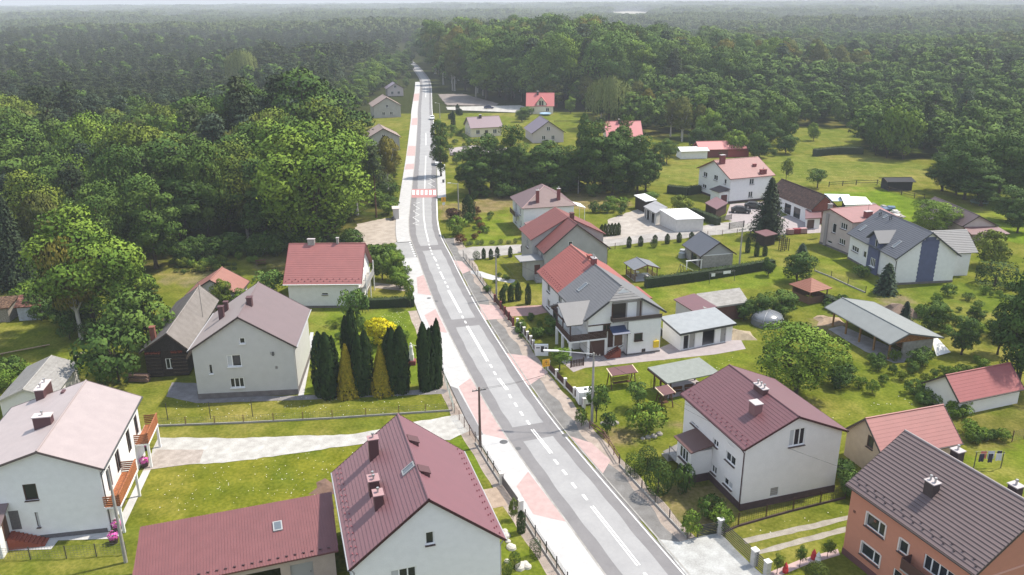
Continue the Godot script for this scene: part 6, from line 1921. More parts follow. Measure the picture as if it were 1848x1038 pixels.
	boxpart(t, "front", Vector3(-0.2, 0.75, 2.35), Vector3(6.0, 1.5, 0.04), M("sheet_cloudy", 0.52, 0.53, 0.50, 0.5))
	var cl := [[1556, 372, 2.2, 1.2, "stack of pale boards", 0.45, 0.40, 0.36], [1562, 375, 1.4, 1.5, "heap of brown crates", 0.12, 0.08, 0.07], [1572, 376, 2.0, 1.0, "grey rubble pile", 0.30, 0.27, 0.25], [1580, 380, 1.6, 1.1, "white plastic crate stack", 0.60, 0.58, 0.54], [1588, 378, 1.8, 0.9, "pile of grey blocks", 0.32, 0.30, 0.29], [1602, 382, 2.6, 1.2, "blue tarpaulin-covered pile", 0.10, 0.17, 0.28], [1612, 386, 2.2, 0.9, "white sheet-covered pile", 0.66, 0.66, 0.65], [1622, 391, 2.0, 0.6, "flat pile of pale slabs", 0.50, 0.47, 0.44], [1606, 392, 3.0, 0.8, "white boarded stack", 0.64, 0.62, 0.60]]
	for q in cl:
		t = thing("clutter_pile", q[4] + " among the clutter behind the barn", "pile", gp(q[0], q[1]), rng.randf() * 0.6)
		for k in 5:
			boxpart(t, "piece", Vector3(rng.randf_range(-0.4, 0.4) * q[2], (k + 0.5) * q[3] / 5.0, rng.randf_range(-0.35, 0.35) * q[2]), Vector3(q[2] * rng.randf_range(0.5, 0.9), q[3] / 5.0 * 1.1, q[2] * rng.randf_range(0.4, 0.8)), M("clutter%d" % int(q[0]), q[5], q[6], q[7], 0.8, "coarse", 2.0), Basis(Vector3.UP, rng.randf() * 1.5))
	# red pallets by the side street
	for q in [[1425, 423, 0.50, 0.30, 0.32, "pale pink brick pallet beside the barn yard"], [1437, 422, 0.30, 0.045, 0.06, "dark red brick pallet between the pale pink ones"], [1449, 421, 0.52, 0.32, 0.34, "faded pink brick pallet nearest the beige house"]]:
		t = thing("brick_pallet", q[5], "pallet", gp(q[0], q[1]), 0.1)
		boxpart(t, "pallet", Vector3(0, 0.07, 0), Vector3(1.4, 0.14, 1.0), timber)
		for k in 4:
			boxpart(t, "brick_layer", Vector3(0.01 * (k % 2), 0.27 + k * 0.24, 0), Vector3(1.35 - 0.02 * (k % 2), 0.225, 0.95), M("pallet%d" % int(q[0]), q[2], q[3], q[4], 0.9, "coarse", 1.0))
	# climbing frame
	t = thing("climbing_frame", "dark timber climbing frame on the lawn of the beige house", "climbing frame", gp(1414, 452), 0.2)
	for x in [-0.8, 0.0, 0.8]:
		for z in [-0.4, 0.4]:
			boxpart(t, "post", Vector3(x, 1.2, z), Vector3(0.1, 2.4, 0.1), M("dark_boards", 0.05, 0.035, 0.028, 0.9, "wood", 2.0))
	for k in 6:
		for z in [-0.4, 0.4]:
			boxpart(t, "rung", Vector3(0, 0.35 + k * 0.38, z), Vector3(1.7, 0.06, 0.06), M("dark_boards", 0.05, 0.035, 0.028))
	# child's swing with white slide on the gazebo lawn
	t = thing("slide", "white garden slide with dark frame near the timber gazebo", "slide", gp(1232, 492), 0.5)
	rf = MB.new()
	rf.slab([Vector3(-0.3, 1.5, 0.35), Vector3(2.2, 0.15, 0.35), Vector3(2.2, 0.15, -0.35), Vector3(-0.3, 1.5, -0.35)], 0.06)
	part(t, "chute", rf, M("tank_white", 0.78, 0.79, 0.80))
	for s in [-1.0, 1.0]:
		var l := MB.new()
		l.beam(Vector3(-0.9, 0, s * 0.4), Vector3(-0.3, 1.55, s * 0.35), 0.06, 0.06)
		l.beam(Vector3(-0.1, 0, s * 0.45), Vector3(-0.3, 1.55, s * 0.35), 0.06, 0.06)
		part(t, "leg", l, M("dark_metal", 0.08, 0.08, 0.085))
	t = thing("pergola_frame", "white timber frame beside the block garage", "frame", gp(1252, 486), 0.25)
	for x in [-1.4, 1.4]:
		boxpart(t, "post", Vector3(x, 0.8, 0), Vector3(0.12, 1.6, 0.12), M("white_plastic", 0.78, 0.78, 0.78))
	boxpart(t, "beam", Vector3(0, 1.65, 0), Vector3(3.2, 0.12, 0.16), M("white_plastic", 0.78, 0.78, 0.78))
	# far trampoline and paddling pool
	for q in [[1767, 369, 1.9, "round green trampoline on the bright far lawn", 0.05, 0.10, 0.08], [984, 208, 2.4, "round blue pool beside the salmon-roofed house", 0.30, 0.45, 0.62]]:
		t = thing("trampoline" if q[0] > 1000 else "pool", q[3], "trampoline" if q[0] > 1000 else "pool", gp(q[0], q[1]))
		mb = MB.new()
		mb.lathe(Vector3.ZERO, [Vector2(q[2], 0.5), Vector2(q[2], 0.9), Vector2(q[2] - 0.3, 0.95), Vector2(0, 0.9)], 20)
		part(t, "rim", mb, M("ring%d" % int(q[0]), q[4], q[5], q[6], 0.5))
		for k in 6:
			var a := k * TAU / 6.0
			boxpart(t, "leg", Vector3(cos(a) * q[2] * 0.95, 0.4, sin(a) * q[2] * 0.95), Vector3(0.08, 0.8, 0.08), M("dark_metal", 0.08, 0.08, 0.085))
	# flower tubs round the white balconied house
	var fp := [[206, 980, "pink flower tub at the pole by the white house corner"], [262, 842, "pink flower tub on the tan paving by the balcony"], [213, 958, "pink flower tub at the wall corner by the long balcony"], [262, 812, "magenta flower tub under the far balcony"]]
	for q in fp:
		t = thing("flower_tub", q[2], "flower tub", gp(q[0], q[1]))
		mb = MB.new()
		mb.lathe(Vector3.ZERO, [Vector2(0.3, 0), Vector2(0.42, 0.5), Vector2(0.0, 0.48)], 12)
		part(t, "tub", mb, M("tub_dark", 0.06, 0.035, 0.04, 0.7))
		flowers(t, Vector3(0, 0.75, 0), 0.5, M("petal_pink", 0.62, 0.10, 0.40, 0.7))
	# garden figures by the terracotta house
	for q in [[1468, 1009, 0], [1476, 1014, 1], [1417, 1033, 0]]:
		t = thing("garden_figure", ["small red garden figure in the flower bed", "small white garden figure beside the golden dome bush"][q[2]] if q[0] != 1417 else "small red garden figure at the ball tree nearest the gate", "figurine", gp(q[0], q[1]))
		mb = MB.new()
		mb.lathe(Vector3.ZERO, [Vector2(0.22, 0), Vector2(0.26, 0.25), Vector2(0.18, 0.5), Vector2(0.2, 0.62), Vector2(0.14, 0.74), Vector2(0.0, 1.05)], 10)
		part(t, "figure", mb, M("figure_red", 0.45, 0.02, 0.03, 0.5) if q[2] == 0 else M("statue_white", 0.68, 0.67, 0.65))
	# white stones on the lawn of the maroon-roofed house
	for q in [[917, 978], [921, 988], [924, 990], [915, 1014], [942, 1020], [948, 1018], [938, 1026], [913, 968], [911, 960], [952, 1024]]:
		mb = MB.new()
		var s := rng.randf_range(0.25, 0.5)
		mb.lathe(Vector3.ZERO, [Vector2(s, 0), Vector2(s * 0.9, s * 0.5), Vector2(s * 0.5, s * 0.85), Vector2(0, s * 0.95)], 7)
		var o := part(self, "garden_stone", mb, M("stone_white", 0.62, 0.60, 0.56, 0.9, "coarse", 1.0))
		o.position = gp(q[0], q[1])
		o.rotation.y = rng.randf() * 6.0
		tag(o, "white stone on the lawn beside the big maroon-roofed house", "stone", "white lawn stones")
	for q in [[1088, 765], [1094, 766], [1100, 764], [1106, 767], [1112, 764], [1170, 790], [1180, 788], [1160, 792], [1190, 784]]:
		mb = MB.new()
		var s := rng.randf_range(0.25, 0.5)
		mb.lathe(Vector3.ZERO, [Vector2(s, 0), Vector2(s * 0.9, s * 0.4), Vector2(s * 0.5, s * 0.7), Vector2(0, s * 0.8)], 7)
		var o := part(self, "garden_stone", mb, M("stone_grey2", 0.36, 0.34, 0.32, 0.9, "coarse", 1.0))
		o.position = gp(q[0], q[1])
		tag(o, "grey stone edging the flower bed by the garden swing", "stone", "flower bed stones")
	# plank and frame lying in the long grass
	t = thing("plank", "long bleached plank lying in the grass near the silver-roofed shed", "plank", gp(42, 634), 0.55)
	boxpart(t, "board", Vector3(0, 0.25, 0), Vector3(6.5, 0.06, 0.3), M("bleached_wood", 0.50, 0.36, 0.24, 0.9, "wood", 2.0))
	for x in [-2.5, 2.5]:
		boxpart(t, "trestle", Vector3(x, 0.11, 0), Vector3(0.12, 0.22, 0.4), timber)
	t = thing("cold_frame", "small pale timber cold frame lying on the grass before the elder", "frame", gp(150, 642), 0.2)
	for z in [-0.5, 0.5]:
		boxpart(t, "rail", Vector3(0, 0.2, z), Vector3(1.7, 0.1, 0.1), M("bleached_pale", 0.58, 0.50, 0.40, 0.9))
	for x in [-0.8, 0.8]:
		boxpart(t, "end", Vector3(x, 0.2, 0), Vector3(0.1, 0.1, 0.9), M("bleached_pale", 0.58, 0.50, 0.40))
	# stacked timber at the log hut
	t = thing("timber_pile", "stack of weathered boards against the log hut wall", "timber", gp(252, 688), -0.1)
	for k in 5:
		boxpart(t, "board", Vector3(0.05 * (k % 2), 0.15 + k * 0.2, 0.1 * (k % 3)), Vector3(2.6, 0.16, 0.7), M("board_pinkish", 0.30, 0.20, 0.17, 0.95, "wood", 2.0))
	# wheelie bins at the paved yard
	for q in [[1190, 604, 0], [1197, 606, 1]]:
		t = thing("wheelie_bin", ["black wheelie bin against the flat-roofed garage", "dark wheelie bin beside the black one at the garage"][q[2]], "bin", gp(q[0], q[1]), 0.3)
		boxpart(t, "body", Vector3(0, 0.5, 0), Vector3(0.55, 0.95, 0.6), M("bin_dark", 0.04, 0.04, 0.045))
		boxpart(t, "lid", Vector3(0, 1.0, 0.03), Vector3(0.6, 0.07, 0.68), M("bin_grey", 0.12, 0.12, 0.13))
	# sand heap beside the pool, earth heap behind the shelter
	for q in [[1332, 606, 2.6, 0.9, "heap of sandy stones at the end of the paved yard", 0.40, 0.33, 0.24], [1622, 566, 3.2, 1.6, "mound of brown earth behind the open shelter", 0.26, 0.185, 0.145], [1495, 580, 2.6, 0.7, "low heap of pale sand before the open shelter", 0.42, 0.31, 0.22], [590, 880, 1.8, 0.35, "bed of brown bark round the maroon-roofed house corner", 0.20, 0.12, 0.09]]:
		mb = MB.new()
		for k in 10:
			var a0 := k * TAU / 10.0
			var a1 := (k + 1) * TAU / 10.0
			var r0: float = q[2] * (0.8 + 0.3 * sin(k * 2.3))
			var r1: float = q[2] * (0.8 + 0.3 * sin((k + 1) % 10 * 2.3))
			var p0 := Vector3(cos(a0) * r0, 0, -sin(a0) * r0)
			var p1 := Vector3(cos(a1) * r1, 0, -sin(a1) * r1)
			var m0 := p0 * 0.5 + Vector3(0, q[3] * (0.62 + 0.15 * sin(k * 5.0)), 0)
			var m1 := p1 * 0.5 + Vector3(0, q[3] * (0.62 + 0.15 * sin((k + 1) % 10 * 5.0)), 0)
			mb.quad(p0, p1, m1, m0)
			mb.tri(m0, m1, Vector3(0, q[3], 0))
		var o := part(self, "heap", mb, M("heap%d" % int(q[0]), q[5], q[6], q[7], 0.95, "coarse", 2.0))
		o.position = gp(q[0], q[1])
		tag(o, q[4], "heap")
	# cabbage rows in the orchard garden
	for k in 22:
		var g := gp(318 + (k % 11) * 10.5, 484 + int(k / 11) * 8.0 - (k % 11) * 0.5)
		tree("cabbage", "dark cabbage plant in the garden rows behind the cottage", "plant", "ball", g, 0.55, 0.9, k * 1.0, "dark", "cabbage rows")

func flowers(parent: Node, c: Vector3, r: float, m: Material):
	var mb := MB.new()
	var rr := RandomNumberGenerator.new()
	rr.seed = 17
	for k in 90:
		var d := Vector3(rr.randf_range(-1, 1), rr.randf_range(-0.5, 1), rr.randf_range(-1, 1)).normalized()
		var p := c + d * r * rr.randf_range(0.7, 1.0)
		var u := d.cross(Vector3(rr.randf(), rr.randf(), rr.randf())).normalized() * 0.07
		var w := d.cross(u).normalized() * 0.07
		mb.quad(p - u - w, p + u - w, p + u + w, p - u + w)
	part(parent, "blossom", mb, m)

func washing(label: String, a: Vector3, b: Vector3, items: Array):
	var mid := (a + b) * 0.5
	var t := thing("washing_line", label, "washing line", mid)
	var d := (b - a)
	var h := 1.9
	for s in [-0.5, 0.5]:
		boxpart(t, "post", d * s + Vector3(0, h * 0.5, 0), Vector3(0.07, h, 0.07), M("dark_metal", 0.08, 0.08, 0.085))
	for z in [-0.25, 0.25]:
		var w := MB.new()
		w.tube(d * -0.5 + Vector3(0, h - 0.05, z), d * 0.5 + Vector3(0, h - 0.05, z), 0.01, 0.01, 4)
		part(t, "line", w, M("galvanised", 0.42, 0.43, 0.44))
	var cols := [M("cloth_white", 0.76, 0.76, 0.78, 0.9), M("cloth_coral", 0.62, 0.17, 0.14, 0.9), M("cloth_navy", 0.03, 0.03, 0.06, 0.9), M("cloth_pale", 0.55, 0.57, 0.66, 0.9)]
	var u := d.normalized()
	var k := 0
	for it in items:
		var o: Vector3 = d * (it[0] - 0.5) + Vector3(0, h - 0.06, 0.25 if k % 2 == 0 else -0.25)
		k += 1
		var cm := MB.new()
		for j in 4:
			var x0: float = (j / 4.0 - 0.5) * it[1]
			var x1: float = ((j + 1) / 4.0 - 0.5) * it[1]
			var n := Vector3(0, 0, 0.05)
			cm.quad(o + u * x0 + Vector3(0, -it[2], 0) + n * sin(j * 2.0), o + u * x1 + Vector3(0, -it[2], 0) + n * sin((j + 1) * 2.0), o + u * x1, o + u * x0)
		var c := part(self, "laundry", cm, cols[it[3]])
		c.position = mid
		tag(c, ["white sheet hanging on the washing line by the hedge", "coral garment hanging on the washing line behind the terracotta house", "dark garment hanging on the washing line behind the terracotta house", "pale blue garment hanging on the washing line behind the terracotta house"][it[3]], "laundry", "laundry on the lines")

# ------------------------------------------------------------------ fences
func fence(label: String, px: Array, o := {}):
	# o: post spacing, height, kind of infill
	var pts := []
	for i in range(0, px.size(), 2):
		pts.append(gp(px[i], px[i + 1]))
	var h: float = o.get("h", 1.4)
	var sp: float = o.get("sp", 2.5)
	var pm: Material = o.get("post", M("fence_post", 0.05, 0.045, 0.045, 0.6))
	var im: Material = o.get("infill", M("fence_wire", 0.10, 0.10, 0.10, 0.6))
	var kind: String = o.get("kind", "wire")
	var base: Vector3 = pts[0]
	var t := thing(o.get("called", "fence"), label, "gate" if o.get("called", "fence").contains("gate") else "fence", base)
	var pw: float = o.get("pw", 0.07)
	var wires := MB.new()
	var kerbm := MB.new()
	for i in pts.size() - 1:
		var a: Vector3 = pts[i] - base
		var b: Vector3 = pts[i + 1] - base
		var n := maxi(1, int(round(a.distance_to(b) / sp)))
		var u := (b - a).normalized()
		var bs := Basis(u, Vector3.UP, u.cross(Vector3.UP))
		for j in n + (1 if i == pts.size() - 2 else 0):
			var p := a.lerp(b, float(j) / n)
			boxpart(t, "post", p + Vector3(0, h * 0.5, 0), Vector3(pw, h, pw), pm, bs)
			if o.has("cap"):
				boxpart(t, "post_cap", p + Vector3(0, h + 0.04, 0), Vector3(pw + 0.08, 0.08, pw + 0.08), o.cap, bs)
		for j in n:
			var p := a.lerp(b, float(j) / n)
			var q := a.lerp(b, float(j + 1) / n)
			var L := p.distance_to(q)
			if kind == "wire":
				var k := 0.1
				while k < h:
					wires.beam(p + Vector3(0, k, 0), q + Vector3(0, k, 0), 0.012, 0.012)
					k += 0.22
				var c := int(L / 0.25)
				for e in c:
					var w := p.lerp(q, (e + 0.5) / c)
					wires.beam(w + Vector3(0, 0.1, 0), w + Vector3(0, h - 0.05, 0), 0.012, 0.012, u)
			elif kind == "rails":
				for k in [h * 0.45, h * 0.85]:
					var r := MB.new()
					r.beam(p + Vector3(0, k, 0), q + Vector3(0, k, 0), 0.06, 0.10)
					part(t, "rail", r, im)
			elif kind == "boards":
				var c := maxi(2, int(L / 0.22))
				for e in c:
					var w := p.lerp(q, (e + 0.5) / c)
					boxpart(t, "board", w + Vector3(0, h * 0.46, 0), Vector3(0.17, h * 0.8, 0.03), im, bs)
			elif kind == "bars":
				var c := 7
				for e in c:
					boxpart(t, "bar", (p + q) * 0.5 + Vector3(0, 0.15 + e * (h - 0.25) / (c - 1), 0), Vector3(L - pw, 0.09, 0.03), im, bs)
		if o.has("kerb"):
			kerbm.beam(a + Vector3(0, 0.1, 0), b + Vector3(0, 0.1, 0), 0.12, 0.2)
	if kind == "wire":
		part(t, "wire_mesh", wires, im).set_meta("kind", "stuff")
	if o.has("kerb"):
		part(t, "base_kerb", kerbm, o.kerb)

func build_fences():
	var conc := M("concrete", 0.42, 0.41, 0.40)
	var brown := M("fence_brown", 0.10, 0.038, 0.03, 0.7, "wood", 2.0)
	var rusty := M("fence_rust", 0.13, 0.06, 0.045, 0.8)
	fence("dark wire fence along the pavement beside the maroon-roofed house", [948, 943, 966, 972, 986, 1002, 1024, 1058], {"kerb": conc, "sp": 2.3})
	fence("dark wire fence along the pavement by the brown pole", [858, 800, 880, 836, 903, 872], {"kerb": conc, "sp": 2.6})
	fence("rusty gate frames at the gravel drive mouth", [820, 746, 838, 772, 858, 800], {"post": rusty, "infill": rusty, "sp": 1.5, "h": 1.3, "kind": "wire", "called": "gate"})
	fence("pale green panel fence beside the thuja garden", [803, 690, 812, 718, 820, 746], {"post": M("pale_green", 0.42, 0.50, 0.46, 0.6), "infill": M("pale_green", 0.42, 0.50, 0.46), "h": 1.2, "sp": 2.0})
	fence("low brown gate between white pillars at the tan path", [905, 874, 940, 924], {"post": M("white_pillar", 0.66, 0.63, 0.60, 0.9), "cap": M("white_pillar", 0.66, 0.63, 0.60), "infill": M("gate_grey", 0.11, 0.10, 0.105, 0.6), "pw": 0.38, "sp": 6.0, "h": 1.25, "kind": "boards", "called": "gate"})
	fence("sagging wire fence with pale kerb across the left lawns", [283, 770, 440, 764, 600, 756, 720, 748, 816, 742], {"kerb": conc, "post": rusty, "sp": 3.4, "h": 1.1})
	fence("row of bent dark clothes-line posts on the lawn of the grey house", [303, 758, 380, 755, 456, 752], {"sp": 9.0, "h": 2.1, "kind": "none"})
	fence("dark wire fence below the white balconied house", [-10, 1012, 120, 1008, 228, 1001], {"sp": 2.6, "h": 1.3})
	fence("wire fence on the kerb before the wine-roofed house", [1118, 840, 1158, 884, 1208, 938, 1240, 972], {"kerb": conc, "sp": 2.6, "h": 1.1})
	fence("rusty rail fence on the verge by the concrete pole", [1064, 774, 1090, 793, 1117, 836], {"post": rusty, "infill": rusty, "kind": "rails", "h": 1.1, "sp": 1.9})
	fence("dark brown wire fence beside the wine-roofed house", [1306, 962, 1332, 951, 1382, 936.5, 1431, 923, 1480, 911, 1525, 900], {"post": brown, "infill": brown, "sp": 4.0, "h": 1.5, "kerb": M("plinth_brown", 0.10, 0.06, 0.065)})
	var wp := M("gate_pillar", 0.60, 0.59, 0.57, 0.9, "coarse", 1.5)
	var black := M("gate_black", 0.025, 0.026, 0.03, 0.5)
	fence("black barred double gate between grey pillars at the concrete apron", [1299, 964, 1360, 1020], {"post": wp, "cap": M("pillar_cap", 0.70, 0.69, 0.67, 0.8), "infill": black, "pw": 0.45, "h": 1.55, "sp": 30.0, "kind": "bars", "called": "gate"})
	fence("narrow black barred gate beside the double gate", [1360.8, 1020.6, 1383, 1041], {"post": wp, "cap": M("pillar_cap", 0.70, 0.69, 0.67), "infill": black, "pw": 0.44, "h": 1.5, "sp": 30.0, "kind": "bars", "called": "gate"})
	fence("black barred panel joining the double gate to the kerb", [1258.5, 970, 1296, 963.5], {"post": black, "infill": black, "pw": 0.1, "h": 1.3, "sp": 30.0, "kind": "bars"})
	var pil := M("white_pillar", 0.66, 0.63, 0.60)
	fence("brown board fence with white pillars beside the lawn with the swing", [990, 668, 1004.5, 684, 1020, 700, 1036.5, 717, 1054, 737], {"post": pil, "cap": pil, "infill": brown, "pw": 0.3, "h": 1.25, "sp": 2.0, "kind": "boards", "kerb": pil})
	fence("brown board fence with white pillars before the veranda garden", [934, 590, 946, 606, 958, 622, 967, 638], {"post": pil, "cap": pil, "infill": brown, "pw": 0.3, "h": 1.25, "sp": 2.0, "kind": "boards", "kerb": pil})
	# white gate wall with letter box
	var t := thing("gate_wall", "white gate wall with dark letter box at the veranda garden", "wall", (gp(965, 642) + gp(990, 641)) * 0.5, -0.02)
	boxpart(t, "wall", Vector3(0, 0.8, 0), Vector3(1.75, 1.6, 0.35), M("white_render", 0.76, 0.755, 0.76))
	boxpart(t, "letter_box", Vector3(0.1, 1.0, 0.19), Vector3(0.42, 0.85, 0.06), M("gate_black", 0.025, 0.026, 0.03))
	boxpart(t, "emblem", Vector3(0.58, 1.15, 0.19), Vector3(0.24, 0.26, 0.05), M("emblem_grey", 0.12, 0.12, 0.12, 0.5))
	boxpart(t, "emblem", Vector3(-0.5, 1.2, 0.19), Vector3(0.5, 0.16, 0.05), M("emblem_grey", 0.12, 0.12, 0.12))
	fence("dark brown board gate at the red paved drive", [893, 545, 904, 558, 926, 588], {"post": M("brick_deep", 0.20, 0.05, 0.05), "infill": brown, "pw": 0.3, "h": 1.3, "sp": 2.6, "kind": "boards", "called": "gate"})
	fence("dark metal fence round the corner garden at the side street", [836, 464, 853, 487, 872, 514, 892, 543], {"sp": 2.4, "h": 1.3, "kerb": conc})
	fence("brown picket gate leaning open at the end of the paved yard", [1030, 664, 1053, 660], {"post": brown, "infill": brown, "pw": 0.1, "h": 1.2, "sp": 6.0, "kind": "boards", "called": "gate"})
	fence("wire fence on the garden side of the side street", [946, 462, 1110, 450, 1250, 430, 1330, 424, 1400, 416], {"sp": 3.2, "h": 1.3, "post": rusty})
	fence("wire fence on the far side of the side street by the corner lawn", [836, 446, 930, 440, 946, 439], {"sp": 3.2, "h": 1.0})
	fence("dark double gate of the tall white house", [1316, 414, 1342, 410], {"post": black, "infill": black, "h": 1.4, "sp": 6.0, "pw": 0.16, "kind": "bars", "called": "gate"})
	fence("low black garden fence before the tall white house", [1296, 402, 1320, 396], {"post": black, "infill": black, "h": 1.2, "sp": 3.0, "kind": "bars"})
	fence("low kerbed wire fence before the slate-roofed house", [1470, 489, 1500, 501, 1530, 515, 1562, 529], {"kerb": conc, "sp": 3.0, "h": 1.2})
	fence("timber rail fence round the bright paddock", [1496, 337, 1545, 334, 1583, 333, 1604, 346, 1650, 358, 1668, 360], {"kind": "rails", "sp": 5.0, "pw": 0.16, "h": 1.3, "post": M("weathered_timber", 0.11, 0.085, 0.065, 0.95, "wood", 2.0), "infill": M("weathered_timber", 0.11, 0.085, 0.065)})
	fence("dark wire fence behind the garden of the tan garage", [1826, 798, 1848, 792, 1880, 786], {"sp": 2.5, "h": 1.4, "post": rusty})
	fence("dark timber fence at the lane beyond the alders", [812, 282, 850, 281, 880, 283], {"kind": "boards", "sp": 3.0, "h": 1.3, "post": black, "infill": M("board_black", 0.05, 0.05, 0.05, 0.9)})
	fence("wire fence across the far meadow", [1000, 222, 1070, 222, 1160, 236], {"kind": "rails", "sp": 5.0, "h": 1.1, "post": M("weathered_timber", 0.11, 0.085, 0.065), "infill": M("weathered_timber", 0.11, 0.085, 0.065)})
	# clipped hedges
	hedge("long clipped dark green hedge behind the washing line", [[1165, 519], [1250, 508], [1330, 495], [1395, 484]], 1.7, 1.2)
	hedge("clipped dark hedge beside the drive of the tall white house", [[1247, 388], [1272, 397], [1296, 407]], 1.7, 1.4)
	hedge("low dark hedge behind the shrine garden lawn", [[652, 556], [700, 554], [748, 552]], 1.5, 1.3)
	hedge("dark hedge beside the garden house", [[1490, 545], [1520, 560], [1530, 572]], 1.3, 1.2)
	hedge("far dark hedge across the meadow", [[1470, 282], [1510, 278], [1556, 278]], 2.2, 2.2)
	hedge("dark hedge between the gardens of the tall white house", [[1205, 348], [1240, 352], [1262, 348]], 2.0, 1.6)

func hedge(label: String, px: Array, h: float, w: float):
	var lb := LB.new()
	lb.r.seed = int(px[0][0])
	var base := gp(px[0][0], px[0][1])
	var ca := Color(0.020, 0.040, 0.014)
	var cb := Color(0.046, 0.076, 0.020)
	var core := MB.new()
	for i in px.size() - 1:
		var a := gp(px[i][0], px[i][1]) - base
		var b := gp(px[i + 1][0], px[i + 1][1]) - base
		var L := a.distance_to(b)
		var u := (b - a) / L
		var s := Vector3(-u.z, 0, u.x)
		core.beam(a + Vector3(0, h * 0.47, 0), b + Vector3(0, h * 0.47, 0), w * 0.8, h * 0.9)
		for k in int(L * (h * 2.0 + w) * 34.0):
			var f := lb.r.randf()
			var q := lb.r.randf() * (h * 2.0 + w)
			var p := a + u * L * f
			var n := Vector3.UP
			if q < h:
				n = s
				p += s * w * 0.5 + Vector3(0, q, 0)
			elif q < h * 2.0:
				n = -s
				p += -s * w * 0.5 + Vector3(0, q - h, 0)
			else:
				p += s * (q - 2.0 * h - w * 0.5) + Vector3(0, h, 0)
			p += lb.rv() * 0.07
			lb.leaf(p, n, lb.r.randf_range(0.14, 0.26), tint(ca, cb, lb.r.randf(), lb.r.randf_range(0.75, 1.2)), 0.8)
	var t := thing("hedge", label, "hedge", base)
	part(t, "branches", core, M("hedge_core", 0.026, 0.04, 0.016, 0.95))
	part(t, "foliage", lb.mesh(), leafs("plain"))

# ------------------------------------------------------------------ trees
class LB:
	var v := PackedVector3Array()
	var n := PackedVector3Array()
	var c := PackedColorArray()
	var ix := PackedInt32Array()
	var r := RandomNumberGenerator.new()
	func rv() -> Vector3:
		return Vector3(r.randf_range(-1, 1), r.randf_range(-1, 1), r.randf_range(-1, 1))
	func dir() -> Vector3:
		var z := r.randf_range(-1, 1)
		var a := r.randf() * TAU
		var q := sqrt(1.0 - z * z)
		return Vector3(q * cos(a), z, q * sin(a))
	func leaf(p: Vector3, outw: Vector3, s: float, col: Color, spread := 0.9, ratio := 0.62, hang := Vector3.ZERO):
		var cn := (outw + rv() * spread).normalized()
		var t := cn.cross(rv() + hang * 3.0).normalized()
		if hang != Vector3.ZERO:
			t = (hang + rv() * 0.35).normalized()
			cn = (cn - t * cn.dot(t)).normalized()
		var b := cn.cross(t)
		var nn := (cn * 0.45 + outw).normalized()
		var k := v.size()
		v.append(p - t * s * 0.5)
		v.append(p + b * s * ratio * 0.5 + cn * s * 0.12)
		v.append(p + t * s * 0.5)
		v.append(p - b * s * ratio * 0.5 + cn * s * 0.12)
		for i in 4:
			n.append(nn)
			c.append(col)
		ix.append_array([k, k + 1, k + 2, k, k + 2, k + 3])
	func mesh() -> ArrayMesh:
		var a := []
		a.resize(Mesh.ARRAY_MAX)
		a[Mesh.ARRAY_VERTEX] = v
		a[Mesh.ARRAY_NORMAL] = n
		a[Mesh.ARRAY_COLOR] = c
		a[Mesh.ARRAY_INDEX] = ix
		var m := ArrayMesh.new()
		m.add_surface_from_arrays(Mesh.PRIMITIVE_TRIANGLES, a)
		return m

var protos := {}
var bark: Material
var bark_pine: Material
var bark_birch: Material

func tint(a: Color, b: Color, t: float, k: float) -> Color:
	var c := a.lerp(b, t)
	return Color(c.r * k, c.g * k, c.b * k)

func broadleaf(key: String, sd: int, H: float, R: float, low: float, nclump: int, ncard: int, size: float, ca: Color, cb: Color, shape := 1.0, droop := false):
	# H total height, R crown radius, low height of the crown's underside
	var lb := LB.new()
	lb.r.seed = sd
	var cy := (H + low) * 0.5
	var ry := (H - low) * 0.5
	var cl := []
	for i in nclump:
		var d := lb.dir()
		var f := pow(lb.r.randf(), 0.4) * 0.80
		var yy := d.y * f
		var taper := 1.0 - 0.30 * shape * maxf(yy, 0.0) - 0.15 * maxf(-yy, 0.0)
		cl.append([Vector3(d.x * R * f * taper, cy + yy * ry, d.z * R * f * taper), R * lb.r.randf_range(0.22, 0.40), lb.r.randf()])
	for c in cl:
		var ctr: Vector3 = c[0]
		var rad: float = c[1]
		for j in ncard:
			var d := lb.dir()
			if d.y < -0.3 and lb.r.randf() < 0.5:
				d.y = -d.y
			var p: Vector3 = ctr + d * rad * lb.r.randf_range(0.72, 1.12) * Vector3(1.0, 0.8, 1.0)
			var hid := false
			for e in cl:
				if e != c and p.distance_squared_to(e[0]) < e[1] * e[1] * 0.42:
					hid = true
					break
			if hid:
				continue
			var col := tint(ca, cb, clampf(c[2] + lb.r.randf_range(-0.25, 0.25), 0, 1), lb.r.randf_range(0.78, 1.18))
			var out := (d + (p - Vector3(0, cy, 0)).normalized() * 0.5).normalized()
			if droop:
				lb.leaf(p, out, size * lb.r.randf_range(0.8, 1.6), col, 0.5, 0.35, Vector3.DOWN)
			else:
				lb.leaf(p, out, size * lb.r.randf_range(0.65, 1.35), col)
	var tb := MB.new()
	var top := Vector3(0, cy + ry * 0.3, 0)
	limb(tb, Vector3.ZERO, Vector3(0, low * 0.9 + 0.5, 0), H * 0.022, H * 0.016)
	limb(tb, Vector3(0, low * 0.9 + 0.5, 0), top, H * 0.016, H * 0.005)
	for i in mini(10, cl.size()):
		var e: Vector3 = cl[i][0]
		var s := Vector3(0, lerpf(low * 0.8, cy, lb.r.randf()), 0)
		limb(tb, s, e, H * 0.009, H * 0.003)
	protos[key] = {"crown": lb.mesh(), "trunk": tb.mesh(), "h": H, "w": R * 2.0}

func limb(tb: MB, p: Vector3, q: Vector3, r0: float, r1: float):
	tb.tube(p, q, r0, r1, 6, false)

